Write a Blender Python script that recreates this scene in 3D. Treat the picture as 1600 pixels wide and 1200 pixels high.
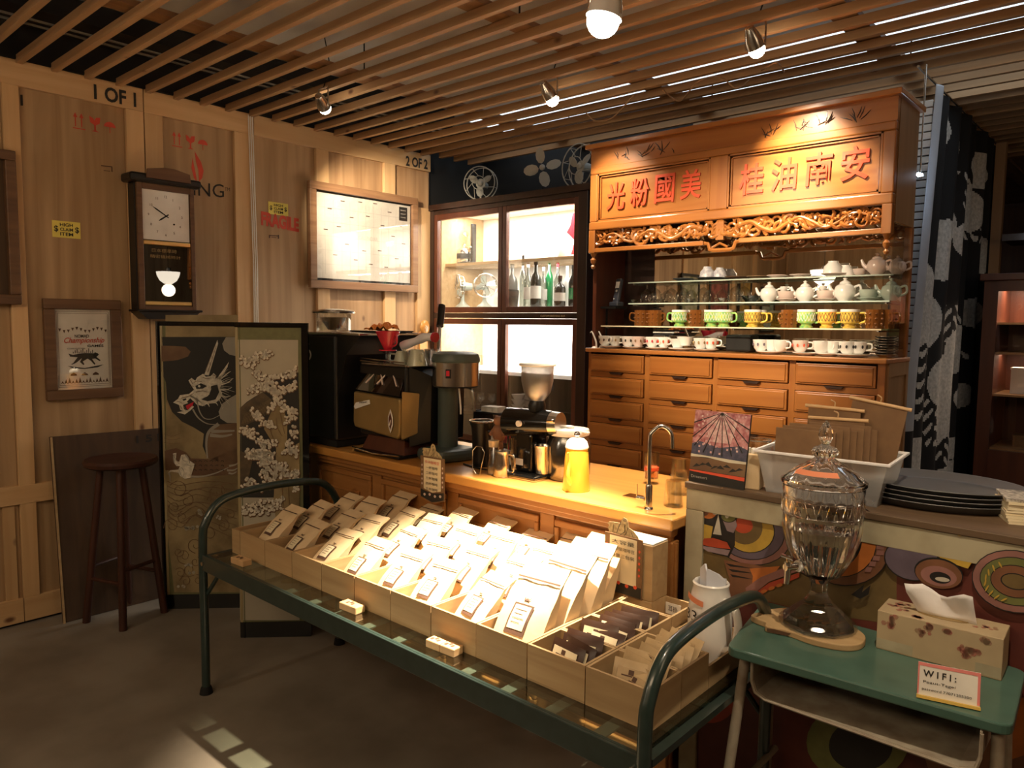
import bpy, bmesh, math, random
from mathutils import Vector, Matrix, Quaternion
R = random.Random(7)
PI = math.pi
C = bpy.context.scene.collection
for o in list(bpy.data.objects): bpy.data.objects.remove(o)

# ---------------------------------------------------------------- camera
cam = bpy.data.cameras.new('camera'); camo = bpy.data.objects.new('camera', cam); C.objects.link(camo)
RM = Matrix(((0.74343391, -0.06290595, 0.66584448), (0.66872538, 0.05413491, -0.74153609), (0.0106016, 0.99655018, 0.08231253)))
camo.matrix_world = Matrix.Translation((0, 0, 1.5)) @ RM.to_4x4()
FPX = 1164.32
cam.sensor_fit = 'HORIZONTAL'; cam.sensor_width = 36; cam.lens = 36 * FPX / 1600; cam.clip_start = .05
bpy.context.scene.camera = camo
def at(px, py, ax, val, cm=Vector((0, 0, 1.5))):
    """real-world point on the plane axis=val that was measured at this spot of the photograph"""
    d = RM @ Vector((px - 800, 600 - py, -FPX))
    return cm + d * ((val - cm[ax]) / d[ax])
def atp(px, py, p0, n):
    d = RM @ Vector((px - 800, 600 - py, -FPX)); c = Vector((0, 0, 1.5))
    return c + d * ((p0 - c).dot(n) / d.dot(n))

# ---------------------------------------------------------------- world, exposure
sc = bpy.context.scene
w = bpy.data.worlds.new('world'); sc.world = w; w.use_nodes = True
w.node_tree.nodes['Background'].inputs[0].default_value = (.9, .8, .65, 1)
w.node_tree.nodes['Background'].inputs[1].default_value = .02
sc.view_settings.view_transform = 'Standard'; sc.view_settings.look = 'None'
sc.view_settings.gamma = 1; sc.view_settings.use_curve_mapping = False
sc.view_settings.exposure = 0.0

WARM = (1, .72, .44); WARM2 = (1, .80, .56); COOL = (.82, .92, 1)
def lamp(kind, name, loc, energy, col, target=None, **kw):
    l = bpy.data.lights.new(name, kind); l.energy = energy; l.color = col
    for k, v in kw.items(): setattr(l, k, v)
    o = bpy.data.objects.new(name, l); C.objects.link(o); o.location = loc
    if target is not None: o.rotation_euler = (Vector(target) - Vector(loc)).to_track_quat('-Z', 'Y').to_euler()
    return o
# ceiling spotlights (their housings are built further down at the same places)
SPOTS = [  # head position, aim, watts, cone, blend
    ((-1.35, 1.90, 2.42), (-1.66, 1.70, .66), 1350, 43, .9),
    ((-1.33, 2.90, 2.60), (-1.27, 3.3, 2.10), 105, 72, .95),
    ((-2.37, 2.90, 2.60), (-2.22, 3.3, 2.02), 60, 72, .95),
    ((-3.36, 2.27, 2.60), (-4.15, 3.45, 1.95), 170, 64, .8),
    ((-1.45, 2.42, 2.72), (-1.42, 2.35, .9), 360, 46, .8),
    ((-.25, 1.25, 2.60), (-.62, 1.95, .8), 75, 60, .8),  # added out of view for glints on the dispenser and desk
    ((-1.75, 1.35, 2.60), (-1.62, 3.5, 1.55), 330, 38, .8),  # added out of view to brighten the crockery on the hutch
]
for i, (p, t, e, s, b) in enumerate(SPOTS):
    d = (Vector(t) - Vector(p)).normalized()
    lamp('SPOT', 'spot_beam', Vector(p) + d * .095, e, WARM2, t, spot_size=math.radians(s), spot_blend=b, shadow_soft_size=.02)
# room light of the unseen part of the cafe behind the camera
lamp('AREA', 'rear_room_light', (-1.2, -1.2, 2.6), 30, WARM, (-1.6, 1.5, .8), shape='RECTANGLE', size=2.0, size_y=.6)
lamp('AREA', 'side_room_light', (1.6, 1.2, 2.6), 12, WARM, (-.4, 2.2, .8), shape='RECTANGLE', size=.8, size_y=1.6)
#lamp('AREA', 'upper_glow', (-1.9, 1.0, 1.9), 9, WARM, (-1.9, 1.6, 2.7), shape='RECTANGLE', size=2.4, size_y=1.2)

# ---------------------------------------------------------------- materials
def new_mat(name):
    m = bpy.data.materials.new(name); m.use_nodes = True
    nt = m.node_tree; return m, nt, nt.nodes['Principled BSDF']
def N(nt, t, **kw):
    n = nt.nodes.new(t)
    for k, v in kw.items():
        if isinstance(k, str) and hasattr(n, k): setattr(n, k, v)
    return n
def ramp(nt, fac, stops):
    r = nt.nodes.new('ShaderNodeValToRGB'); nt.links.new(fac, r.inputs[0])
    e = r.color_ramp.elements
    e[0].position, e[0].color = stops[0][0], (*stops[0][1], 1)
    e[1].position, e[1].color = stops[-1][0], (*stops[-1][1], 1)
    for p, c in stops[1:-1]:
        x = e.new(p); x.color = (*c, 1)
    return r
def coords(nt, scale, rnd=True):
    tc = nt.nodes.new('ShaderNodeTexCoord'); mp = nt.nodes.new('ShaderNodeMapping'); mp.inputs['Scale'].default_value = scale
    nt.links.new(tc.outputs['Object'], mp.inputs['Vector'])
    if rnd:
        oi = nt.nodes.new('ShaderNodeObjectInfo'); mu = nt.nodes.new('ShaderNodeMath'); mu.operation = 'MULTIPLY'; mu.inputs[1].default_value = 37
        nt.links.new(oi.outputs['Random'], mu.inputs[0]); nt.links.new(mu.outputs[0], mp.inputs['Location'])
    return mp.outputs[0]
def wood(name, c1, c2, axis=2, rough=.5, fine=1.0, knots=None, bump=.15, coat=0, vary=.0):
    m, nt, b = new_mat(name)
    s = [26 * fine] * 3; s[axis] = 1.5 * fine
    v = coords(nt, s)
    n = N(nt, 'ShaderNodeTexNoise'); n.inputs['Scale'].default_value = 1.0; n.inputs['Detail'].default_value = 5; n.inputs['Distortion'].default_value = .6
    nt.links.new(v, n.inputs['Vector'])
    mid = tuple((a + d) / 2 for a, d in zip(c1, c2))
    r = ramp(nt, n.outputs[0], [(.3, c1), (.5, mid), (.7, c2)])
    out = r.outputs[0]
    if knots:
        s2 = [5.5] * 3; s2[axis] = 3.2
        v2 = coords(nt, s2); vo = N(nt, 'ShaderNodeTexVoronoi'); vo.inputs['Scale'].default_value = 1.0
        nt.links.new(v2, vo.inputs['Vector'])
        rr = ramp(nt, vo.outputs['Distance'], [(.045, (0, 0, 0)), (.10, (1, 1, 1))])
        mx = N(nt, 'ShaderNodeMix', data_type='RGBA'); nt.links.new(rr.outputs[0], mx.inputs[0])
        mx.inputs[6].default_value = (*knots, 1); nt.links.new(out, mx.inputs[7]); out = mx.outputs[2]
    if vary:
        oi = nt.nodes.new('ShaderNodeObjectInfo'); mr = N(nt, 'ShaderNodeMapRange'); mr.inputs[3].default_value = 1 - vary; mr.inputs[4].default_value = 1 + vary * .4
        nt.links.new(oi.outputs['Random'], mr.inputs[0])
        hs = N(nt, 'ShaderNodeHueSaturation'); nt.links.new(mr.outputs[0], hs.inputs['Value']); nt.links.new(out, hs.inputs['Color']); out = hs.outputs[0]
    nt.links.new(out, b.inputs['Base Color']); b.inputs['Roughness'].default_value = rough
    if coat: b.inputs['Coat Weight'].default_value = coat; b.inputs['Coat Roughness'].default_value = .15
    bp = N(nt, 'ShaderNodeBump'); bp.inputs['Strength'].default_value = bump; bp.inputs['Distance'].default_value = .002
    nt.links.new(n.outputs[0], bp.inputs['Height']); nt.links.new(bp.outputs[0], b.inputs['Normal'])
    return m
def plain(name, c, rough=.5, metal=0, c2=None, sc_=8, bump=0, coat=0, spec=None, alpha=None):
    m, nt, b = new_mat(name)
    v = coords(nt, (sc_, sc_, sc_)); n = N(nt, 'ShaderNodeTexNoise'); n.inputs['Scale'].default_value = 1; n.inputs['Detail'].default_value = 4
    nt.links.new(v, n.inputs['Vector'])
    c2 = c2 or tuple(x * .86 for x in c)
    r = ramp(nt, n.outputs[0], [(.35, c), (.65, c2)]); nt.links.new(r.outputs[0], b.inputs['Base Color'])
    b.inputs['Roughness'].default_value = rough; b.inputs['Metallic'].default_value = metal
    if coat: b.inputs['Coat Weight'].default_value = coat; b.inputs['Coat Roughness'].default_value = .08
    if spec is not None: b.inputs['Specular IOR Level'].default_value = spec
    if bump:
        bp = N(nt, 'ShaderNodeBump'); bp.inputs['Strength'].default_value = bump; bp.inputs['Distance'].default_value = .003
        nt.links.new(n.outputs[0], bp.inputs['Height']); nt.links.new(bp.outputs[0], b.inputs['Normal'])
    return m
def emit(name, c, s):
    m, nt, b = new_mat(name); b.inputs['Base Color'].default_value = (0, 0, 0, 1)
    b.inputs['Emission Color'].default_value = (*c, 1); b.inputs['Emission Strength'].default_value = s; return m
def pane(name, tint=(1, 1, 1), base=.04, rough=.0):
    """thin sheet of glass: lets light straight through, mirrors a little"""
    m, nt, b = new_mat(name); nt.nodes.remove(b); out = nt.nodes['Material Output']
    t = N(nt, 'ShaderNodeBsdfTransparent'); t.inputs[0].default_value = (*tint, 1)
    g = N(nt, 'ShaderNodeBsdfGlossy'); g.inputs['Roughness'].default_value = rough
    f = N(nt, 'ShaderNodeLayerWeight'); f.inputs[0].default_value = .35
    a = N(nt, 'ShaderNodeMath', operation='MULTIPLY_ADD'); nt.links.new(f.outputs['Facing'], a.inputs[0]); a.inputs[1].default_value = .35; a.inputs[2].default_value = base
    mx = N(nt, 'ShaderNodeMixShader'); nt.links.new(a.outputs[0], mx.inputs[0]); nt.links.new(t.outputs[0], mx.inputs[1]); nt.links.new(g.outputs[0], mx.inputs[2])
    nt.links.new(mx.outputs[0], out.inputs[0]); return m
def glass(name, tint=(1, 1, 1), rough=.0, ior=1.45):
    m, nt, b = new_mat(name); b.inputs['Base Color'].default_value = (*tint, 1); b.inputs['Transmission Weight'].default_value = 1
    b.inputs['Roughness'].default_value = rough; b.inputs['IOR'].default_value = ior; return m

M = {}
M['ply'] = wood('plywood', (.52, .35, .19), (.33, .20, .095), 2, .6, .55, knots=None, bump=.1, vary=.12)
M['ply_k'] = wood('knotty_plywood', (.50, .31, .16), (.30, .17, .08), 2, .6, .7, knots=(.12, .05, .02), vary=.12)
M['batten'] = wood('pine_batten', (.66, .44, .23), (.55, .34, .16), 2, .55, .8, knots=(.16, .07, .03), vary=.1)
M['batten_y'] = wood('pine_rail', (.66, .44, .23), (.55, .34, .16), 1, .55, .8, knots=(.16, .07, .03), vary=.1)
M['slat'] = wood('slat_pine', (.48, .29, .14), (.36, .20, .09), 0, .6, .8, knots=(.14, .06, .03), vary=.2)
M['joist'] = wood('joist_pine', (.30, .16, .07), (.20, .10, .04), 1, .6, .8, knots=(.05, .02, .01), vary=.2)
M['crate'] = wood('crate_wood', (.50, .35, .18), (.40, .26, .125), 0, .6, 1.2, bump=.1, vary=.15)
M['crate_y'] = wood('crate_wood_side', (.50, .35, .18), (.40, .26, .125), 1, .6, 1.2, bump=.1, vary=.15)
M['oak'] = wood('varnished_teak', (.40, .155, .035), (.31, .105, .02), 0, .32, .8, coat=.5, bump=.06)
M['oak_v'] = wood('varnished_teak_upright', (.40, .155, .035), (.30, .10, .02), 2, .32, .8, coat=.5, bump=.06)
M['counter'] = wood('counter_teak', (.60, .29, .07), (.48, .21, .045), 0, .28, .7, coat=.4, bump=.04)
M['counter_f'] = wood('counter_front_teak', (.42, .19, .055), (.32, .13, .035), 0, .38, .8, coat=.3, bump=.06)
M['frame'] = wood('dark_oak_frame', (.16, .08, .035), (.09, .042, .018), 1, .45, 1.2)
M['calframe'] = wood('brown_frame', (.30, .17, .085), (.20, .10, .05), 1, .4, 1.2)
M['darkwood'] = wood('dark_stained_wood', (.035, .013, .007), (.018, .007, .004), 2, .4, 1.0, coat=.2)
M['redwood'] = wood('red_brown_wood', (.11, .03, .013), (.07, .018, .008), 2, .4, 1.0, coat=.2)
M['board'] = wood('old_shaded_board', (.085, .045, .02), (.05, .026, .012), 2, .7, .8)  # old board, its brown darkened to stand for the folding screen's shade
M['black'] = plain('black_paint', (.006, .006, .006), .35)
M['blackm'] = plain('matt_black', (.004, .0038, .0035), .8)
M['blackg'] = plain('gloss_black', (.006, .006, .006), .12, coat=.6)
M['green'] = plain('dark_green_enamel', (.017, .034, .030), .3, c2=(.024, .044, .040), coat=.5, sc_=30)
M['desk'] = plain('green_desk_laminate', (.070, .145, .115), .3, c2=(.055, .12, .095), sc_=12, coat=.2)
M['towergreen'] = plain('dark_green_grey_powder_coat', (.055, .075, .065), .42)
M['steel'] = plain('brushed_steel', (.62, .60, .56), .22, 1)
M['chrome'] = plain('chrome', (.8, .8, .8), .06, 1)
M['brass'] = plain('brass', (.7, .5, .2), .3, 1)
M['grey'] = plain('grey_paint', (.30, .29, .26), .5)
M['fan'] = plain('old_fan_grey', (.42, .42, .38), .5)
M['legpaint'] = plain('cream_grey_steel_paint', (.36, .32, .25), .5, c2=(.25, .2, .15), sc_=20)
M['white'] = plain('white_glaze', (.82, .80, .76), .25, coat=.3)
M['whitep'] = plain('white_plaster', (.74, .71, .66), .8)
M['ceil'] = plain('grey_white_ceiling', (.50, .49, .46), .85, c2=(.42, .41, .38), sc_=1.5)
M['paper'] = plain('paper', (.78, .75, .68), .7)
M['tissue'] = plain('white_tissue', (.85, .83, .84), .8)
M['kraft'] = plain('kraft_paper', (.66, .50, .30), .7, c2=(.60, .44, .25), sc_=25, bump=.15)
M['kraftd'] = plain('brown_kraft_paper', (.21, .115, .05), .7, c2=(.17, .09, .04), sc_=20)
M['label'] = plain('cream_label', (.80, .70, .48), .6)
M['ink'] = plain('black_ink', (.02, .018, .015), .7)
M['inkbr'] = plain('dark_brown_ink', (.10, .05, .03), .7)
M['red'] = plain('red_ink', (.62, .07, .035), .6)
M['redlac'] = plain('red_lacquer', (.72, .085, .03), .35, coat=.3)
M['orange'] = plain('orange_cloth', (.85, .28, .06), .8)
M['plastred'] = plain('red_plastic', (.55, .03, .05), .25)
M['yellow'] = plain('yellow_sticker', (.80, .68, .14), .6)
M['kettle'] = plain('yellow_enamel', (.85, .50, .05), .25, coat=.5)
M['gold'] = plain('gold_painted_metal', (.36, .25, .10), .38, .5)
M['packet'] = plain('dark_brown_packet', (.045, .02, .012), .35, coat=.15)
M['packetk'] = plain('kraft_packet', (.42, .30, .16), .4, c2=(.5, .36, .2), sc_=20)
M['floor'] = plain('worn_concrete_floor', (.24, .21, .17), .55, c2=(.16, .135, .105), sc_=3, bump=.1)
M['pane'] = pane('window_glass'); M['pane_dark'] = pane('tabletop_glass', (.72, .8, .76), .10)
M['glass'] = glass('clear_glass'); M['glassw'] = pane('thin_clear_glass', (.93, .94, .93), .10)
M['water'] = glass('water', (1, 1, 1), 0, 1.33)
M['tea'] = glass('tea', (.8, .25, .05), 0, 1.33)
M['mirror'] = plain('mirror_silver', (.80, .76, .70), .015, 1, c2=(.80, .76, .70))
M['plastic'] = pane('cloudy_plastic', (.78, .76, .74), .25, .4)
M['amber'] = plain('amber_glass', (.16, .055, .012), .08, coat=.8)
M['greenmug'] = plain('green_printed_enamel', (.12, .42, .14), .2, c2=(.45, .55, .12), sc_=60, coat=.4)
M['yelmug'] = plain('yellow_printed_enamel', (.80, .55, .10), .2, c2=(.5, .3, .05), sc_=60, coat=.4)
M['oramug'] = plain('orange_printed_enamel', (.85, .33, .06), .2, c2=(.75, .6, .1), sc_=60, coat=.4)
M['pinkish'] = plain('pale_pink_porcelain', (.72, .58, .52), .25, coat=.3)
M['celadon'] = plain('celadon_porcelain', (.48, .58, .50), .25, coat=.3)
M['tray'] = plain('dark_grey_tray', (.10, .10, .105), .45)
M['bulb'] = emit('lit_lamp_face', (1, .85, .65), 25)
M['daystrip'] = emit('daylight_strip_lamp', (.78, .90, 1), 1.5)
M['whitelit'] = plain('white_laminate', (.85, .83, .79), .6)

# ---------------------------------------------------------------- geometry helpers
def B(x0, y0, z0, x1, y1, z1):
    v = [(x, y, z) for z in (z0, z1) for y in (y0, y1) for x in (x0, x1)]
    return v, [(0, 2, 3, 1), (4, 5, 7, 6), (0, 1, 5, 4), (2, 6, 7, 3), (0, 4, 6, 2), (1, 3, 7, 5)]
def BB(c, s): return B(c[0] - s[0] / 2, c[1] - s[1] / 2, c[2] - s[2] / 2, c[0] + s[0] / 2, c[1] + s[1] / 2, c[2] + s[2] / 2)
def LA(prof, c=(0, 0), n=24, ribs=0, ribamp=0):
    v, f = [], []; k = len(prof)
    for (r, z, *rb) in prof:
        for i in range(n):
            a = 2 * PI * i / n; rr = r * (1 + (rb[0] if rb else 0) * math.cos(ribs * a)) if ribs else r
            v.append((c[0] + rr * math.cos(a), c[1] + rr * math.sin(a), z))
    for j in range(k - 1):
        for i in range(n):
            a, b2 = j * n + i, j * n + (i + 1) % n
            f.append((a, b2, b2 + n, a + n))
    if prof[0][0] > 1e-6: f.append(tuple(reversed(range(n))))
    if prof[-1][0] > 1e-6: f.append(tuple(range((k - 1) * n, k * n)))
    return v, f
def TU(pts, r, n=8, cap=True):
    pts = [Vector(p) for p in pts]; v, f = [], []; m = len(pts)
    rs = r if isinstance(r, (list, tuple)) else [r] * m
    t = (pts[1] - pts[0]).normalized(); up = Vector((0, 0, 1)) if abs(t.z) < .9 else Vector((1, 0, 0))
    u = t.cross(up).normalized()
    for i, p in enumerate(pts):
        t = (pts[min(i + 1, m - 1)] - pts[max(i - 1, 0)]).normalized()
        u = (u - t * u.dot(t)).normalized(); w_ = t.cross(u)
        for j in range(n):
            a = 2 * PI * j / n; v.append(tuple(p + (u * math.cos(a) + w_ * math.sin(a)) * rs[i]))
    for i in range(m - 1):
        for j in range(n):
            a, b2 = i * n + j, i * n + (j + 1) % n; f.append((a, b2, b2 + n, a + n))
    if cap: f.append(tuple(reversed(range(n)))); f.append(tuple(range((m - 1) * n, m * n)))
    return v, f
def CY(p0, p1, r0, r1=None, n=16): return TU([p0, p1], [r0, r0 if r1 is None else r1], n)
def PR(pts, d):
    """prism: flat outline pts (3-D) pushed along d"""
    k = len(pts); d = Vector(d); v = [tuple(p) for p in pts] + [tuple(Vector(p) + d) for p in pts]
    f = [tuple(range(k)), tuple(reversed(range(k, 2 * k)))] + [(i, k + i, k + (i + 1) % k, (i + 1) % k) for i in range(k)]
    return v, f
def SP(c, r, n=12, m=8, s=(1, 1, 1)):
    v, f = LA([(max(r * math.sin(PI * j / m), 0), -r * math.cos(PI * j / m)) for j in range(m + 1)], n=n)
    return [(c[0] + x * s[0], c[1] + y * s[1], c[2] + z * s[2]) for x, y, z in v], f
def XF(sh, mat):
    v, f = sh; return [tuple(mat @ Vector(p)) for p in v], f
def ROT(deg, ax, piv=(0, 0, 0)):
    p = Vector(piv); return Matrix.Translation(p) @ Matrix.Rotation(math.radians(deg), 4, ax) @ Matrix.Translation(-p)
def bez(p, n=12):
    """smooth curve through points"""
    p = [Vector(q) for q in p]; out = []
    for i in range(len(p) - 1):
        a, b_, c, d = p[max(i - 1, 0)], p[i], p[i + 1], p[min(i + 2, len(p) - 1)]
        for k in range(n):
            t = k / n; out.append(.5 * ((2 * b_) + (c - a) * t + (2 * a - 5 * b_ + 4 * c - d) * t * t + (3 * b_ - a - 3 * c + d) * t ** 3))
    out.append(p[-1]); return out
def O(name, shapes, m, parent=None, smooth=None, bevel=0, loc=None, fix=True, mesh=None):
    """ONE mesh object out of one or more shapes; m = material key or list [(shape group, key)]"""
    if mesh is None:
        if isinstance(shapes, tuple): shapes = [shapes]
        vs, fs = [], []
        for v, f in shapes:
            k = len(vs); vs += v; fs += [tuple(i + k for i in q) for q in f]
        me = bpy.data.meshes.new(name); me.from_pydata([tuple(x) for x in vs], [], fs)
        if fix:
            bm = bmesh.new(); bm.from_mesh(me); bmesh.ops.recalc_face_normals(bm, faces=bm.faces); bm.to_mesh(me); bm.free()
        me.update()
    else: me = mesh
    o = bpy.data.objects.new(name, me); C.objects.link(o)
    if m is not None: me.materials.append(M[m] if isinstance(m, str) else m)
    if parent is not None: o.parent = parent
    if loc: o.location = loc
    if smooth:
        for p in me.polygons: p.use_smooth = True
        me.set_sharp_from_angle(angle=math.radians(smooth if smooth is not True else 40))
    if bevel:
        b = o.modifiers.new('bevel', 'BEVEL'); b.width = bevel; b.segments = 2; b.limit_method = 'ANGLE'
    return o
def T(name, label, cat, loc=(0, 0, 0), rz=0, group=None):
    o = bpy.data.objects.new(name, None); C.objects.link(o); o.empty_display_size = .05
    o.location = loc; o.rotation_euler = (0, 0, math.radians(rz)); o['label'] = label; o['category'] = cat
    if group: o['group'] = group
    return o
def tag(o, label, cat, group=None):
    o['label'] = label; o['category'] = cat
    if group: o['group'] = group
    return o
def struct(o): o['kind'] = 'structure'; return o
def dup(root, loc=None, rz=None, label=None, group=None):
    r = root.copy(); C.objects.link(r)
    if loc is not None: r.location = loc
    if rz is not None: r.rotation_euler = (0, 0, math.radians(rz))
    if label: r['label'] = label
    if group: r['group'] = group
    for ch in list(root.children):
        c = ch.copy(); C.objects.link(c); c.parent = r
        for g in ch.children:
            d = g.copy(); C.objects.link(d); d.parent = c
    return r
_txt = {}
def TX(name, body, m, parent, org, xd, yd, w=None, h=None, depth=.001, shear=0, bold=0):
    """raised or printed lettering: baseline starts at org, runs along xd, rises along yd"""
    key = (body, shear, bold)
    if key not in _txt:
        cu = bpy.data.curves.new('txt', 'FONT'); cu.body = body; cu.shear = shear; cu.offset = bold; cu.resolution_u = 3
        ob = bpy.data.objects.new('txt', cu); C.objects.link(ob); bpy.context.view_layer.update()
        me = bpy.data.meshes.new_from_object(ob.evaluated_get(bpy.context.evaluated_depsgraph_get()))
        _txt[key] = ([v.co.copy() for v in me.vertices], [tuple(p.vertices) for p in me.polygons])
        bpy.data.objects.remove(ob)
    vs, fs = _txt[key]
    x0 = min(v.x for v in vs); x1 = max(v.x for v in vs); y0 = min(v.y for v in vs); y1 = max(v.y for v in vs)
    sx = (w / (x1 - x0)) if w else None; sy = (h / (y1 - y0)) if h else None
    sx = sx or sy; sy = sy or sx
    xd = Vector(xd).normalized(); yd = Vector(yd).normalized(); nz = xd.cross(yd).normalized(); org = Vector(org)
    P_ = [org + xd * ((v.x - x0) * sx) + yd * ((v.y - y0) * sy) + nz * depth for v in vs]
    if depth > .0021:   # carved or raised letters get sides
        k = len(P_); Q_ = [p - nz * depth for p in P_]
        from collections import Counter
        ed = Counter()
        for f in fs:
            for a, b_ in zip(f, f[1:] + f[:1]): ed[(a, b_)] += 1
        side = [(b_, a, a + k, b_ + k) for (a, b_) in ed if (b_, a) not in ed]
        return O(name, (P_ + Q_, list(fs) + side), m, parent, fix=False)
    return O(name, (P_, list(fs)), m, parent, fix=False)
# ================================================================ room shell
XW = -4.16
def Y_(px, py=400, X=XW): return at(px, py, 0, X).y
def Z_(px, py, X=XW): return at(px, py, 0, X).z
floor = struct(O('floor', B(-4.6, -3.4, -.1, 3.0, 9.6, 0), 'floor'))
ceiling = struct(O('ceiling', B(-4.6, -3.4, 2.96, 3.0, 9.6, 3.06), 'ceil'))
wall_left = struct(O('wall_left', B(-4.32, -3.4, 0, XW - .016, 3.72, 2.96), 'ply'))
wall_left2 = struct(O('wall_left_far', B(-4.32, 3.722, 0, -4.18, 9.6, 2.96), 'blackm'))
wall_rear = struct(O('wall_rear', B(-4.6, -3.3, 0, 3.0, -3.15, 2.96), 'ply'))
wall_right = struct(O('wall_right', B(2.6, -3.15, 0, 2.75, 9.6, 2.96), 'ply'))
wall_back = struct(O('wall_back', B(-4.6, 4.28, 0, -2.35, 4.42, 2.96), 'blackm'))
wall_back2 = struct(O('wall_back_far', B(-2.35, 9.3, 0, 3.0, 9.45, 2.96), 'redwood'))
for k in range(11):
    y = -3.0
    if k % 3 == 0: pass
    O('batten', BB((-4.2 + k * .62, -3.13, 1.4), (.1, .03, 2.8)), 'batten', wall_rear)
for k in range(12): O('batten', BB((2.585, -2.9 + k * .75, 1.4), (.03, .1, 2.8)), 'batten', wall_right)
# left wall: framed crate panels
rail_z0 = (Z_(257.5, 183.8) + Z_(598.7, 254.7)) / 2
bat = [(Y_(12), Y_(38)), (Y_(201), Y_(228)), (Y_(229.5), Y_(257)), (Y_(367), Y_(395)), (Y_(493), Y_(512)), (Y_(598), Y_(615))]
for a, b_ in bat: O('batten', B(XW - .016, a, 0.13, XW + .022, b_, rail_z0), 'batten', wall_left, bevel=.002)
O('batten', B(XW - .016, Y_(649, 400), .13, XW + .022, 3.70, Z_(655, 325)), 'batten', wall_left)
for a, b_ in [(-3.15, bat[1][1]), (bat[1][1] + .004, Y_(396.5)), (Y_(396.5) + .003, 3.70)]:
    O('top_rail', B(XW - .016, a, rail_z0, XW + .022, b_, 2.70), 'batten_y', wall_left, bevel=.002)
for a, b_ in [(-3.15, bat[0][0] - .003), (bat[0][0], bat[1][1])]:
    O('bottom_rail', B(XW - .016, a, .012, XW + .022, b_, .13), 'batten_y', wall_left, bevel=.002)
O('middle_rail', B(XW - .0155, -3.1, Z_(36, 786), XW + .024, 1.25, Z_(36, 757)), 'batten_y', wall_left, bevel=.002)
for i, y in enumerate([-2.7, -2.1, -1.5, -.9, -.3, .3]): O('batten', B(XW - .016, y, .13, XW + .02, y + .09, rail_z0), 'batten', wall_left)
edges = [-3.1, -2.1, -.9, .3, bat[0][0], bat[1][0], bat[2][0], bat[3][0], bat[4][0], bat[5][0], 3.7]
for i in range(len(edges) - 1):
    O('plywood_panel', B(XW - .0155, edges[i] + .002, .012, XW, edges[i + 1] - .002, 2.69), 'ply_k' if i in (8, 9) else 'ply', wall_left)
for y in (.70, .98, 1.22): O('plank_strip', B(XW - .015, y, .13, XW + .012, y + .05, Z_(36, 787)), 'batten', wall_left)
tr = struct(O('baseboard_left', B(XW - .014, -3.1, 0, XW + .004, 3.7, .012), 'blackm'))

# ---- slatted ceiling
y = 1.126; SL = []
ys = [1.126 + .1463 * i for i in range(-28, 36)]
for yy in ys:
    if yy < -.6 and int(round((yy - 1.126) / .1463)) % 2: continue
    x1 = 2.58 if yy < 4.2 else 2.58
    x0 = XW + .022 if yy < 3.7 else (-4.1 if yy < 4.1 else -2.3)
    o = O('slat', B(0, -.0135, 0, x1 - x0, .0135, .036), 'slat', ceiling, loc=(x0, yy, 2.683 + R.uniform(-.002, .002)))
    o.rotation_euler = (R.uniform(-.02, .02), 0, R.uniform(-.001, .001))
for x in (-3.19, -2.135, -1.08, -.02, 1.03, 2.08):
    O('joist', B(x - .05, -3.1, 2.722, x + .05, 9.2, 2.745), 'joist', ceiling)
    for k in range(4): O('hanger_rod', CY((x, -1 + k * 1.7, 2.745), (x, -1 + k * 1.7, 2.96), .004, n=6), 'blackm', ceiling)
# dark service strip over the slats along the left wall
O('duct_cover', B(XW + .001, -3.1, 2.702, XW + .03, 3.68, 2.955), 'blackm', ceiling); O('duct_cover', B(XW + .03, -3.1, 2.86, -3.87, 3.68, 2.955), 'blackm', ceiling)
for k in range(2): O('metal_strip', B(-4.08 + k * .07, -3.1, 2.852, -4.065 + k * .07, 3.68, 2.859), 'grey', ceiling)
O('light_panel', B(-3.9, 3.85, 2.93, 2.4, 4.46, 2.955), 'daystrip', ceiling)
for k in range(46): O('ceiling_plank', B(-2.3, 4.48 + k * .1, 2.75, 2.58, 4.576 + k * .1, 2.765), 'joist', ceiling)

# ---- prints on the left wall (each flat mark sits on its own board)
XP = XW + .0012; XB = XW + .0235
EY, EZ, EX = Vector((0, 1, 0)), Vector((0, 0, 1)), Vector((1, 0, 0))
def yz(px, py, X): p = at(px, py, 0, X); return Vector((X, p.y, p.z))
def flat(name, polys, m, parent, n=(1, 0, 0), th=.0006):
    return O(name, [PR(p, Vector(n) * th) for p in polys], m, parent)
def word(name, body, m, parent, p0, p1, h, X, **kw):
    a = yz(*p0, X); b_ = yz(*p1, X); return TX(name, body, m, parent, a, b_ - a, EZ, w=(b_ - a).length, h=h, **kw)
word('stencil_print', '1 OF 1', 'ink', wall_left, (147, 155), (213, 168), .075, XB, bold=.03)
word('stencil_print', '2 OF 2', 'ink', wall_left, (634, 259), (668, 265), .07, XB, bold=.03)
word('stencil_print', 'I', 'ink', wall_left, (32, 165), (36, 165), .05, XP)
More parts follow.
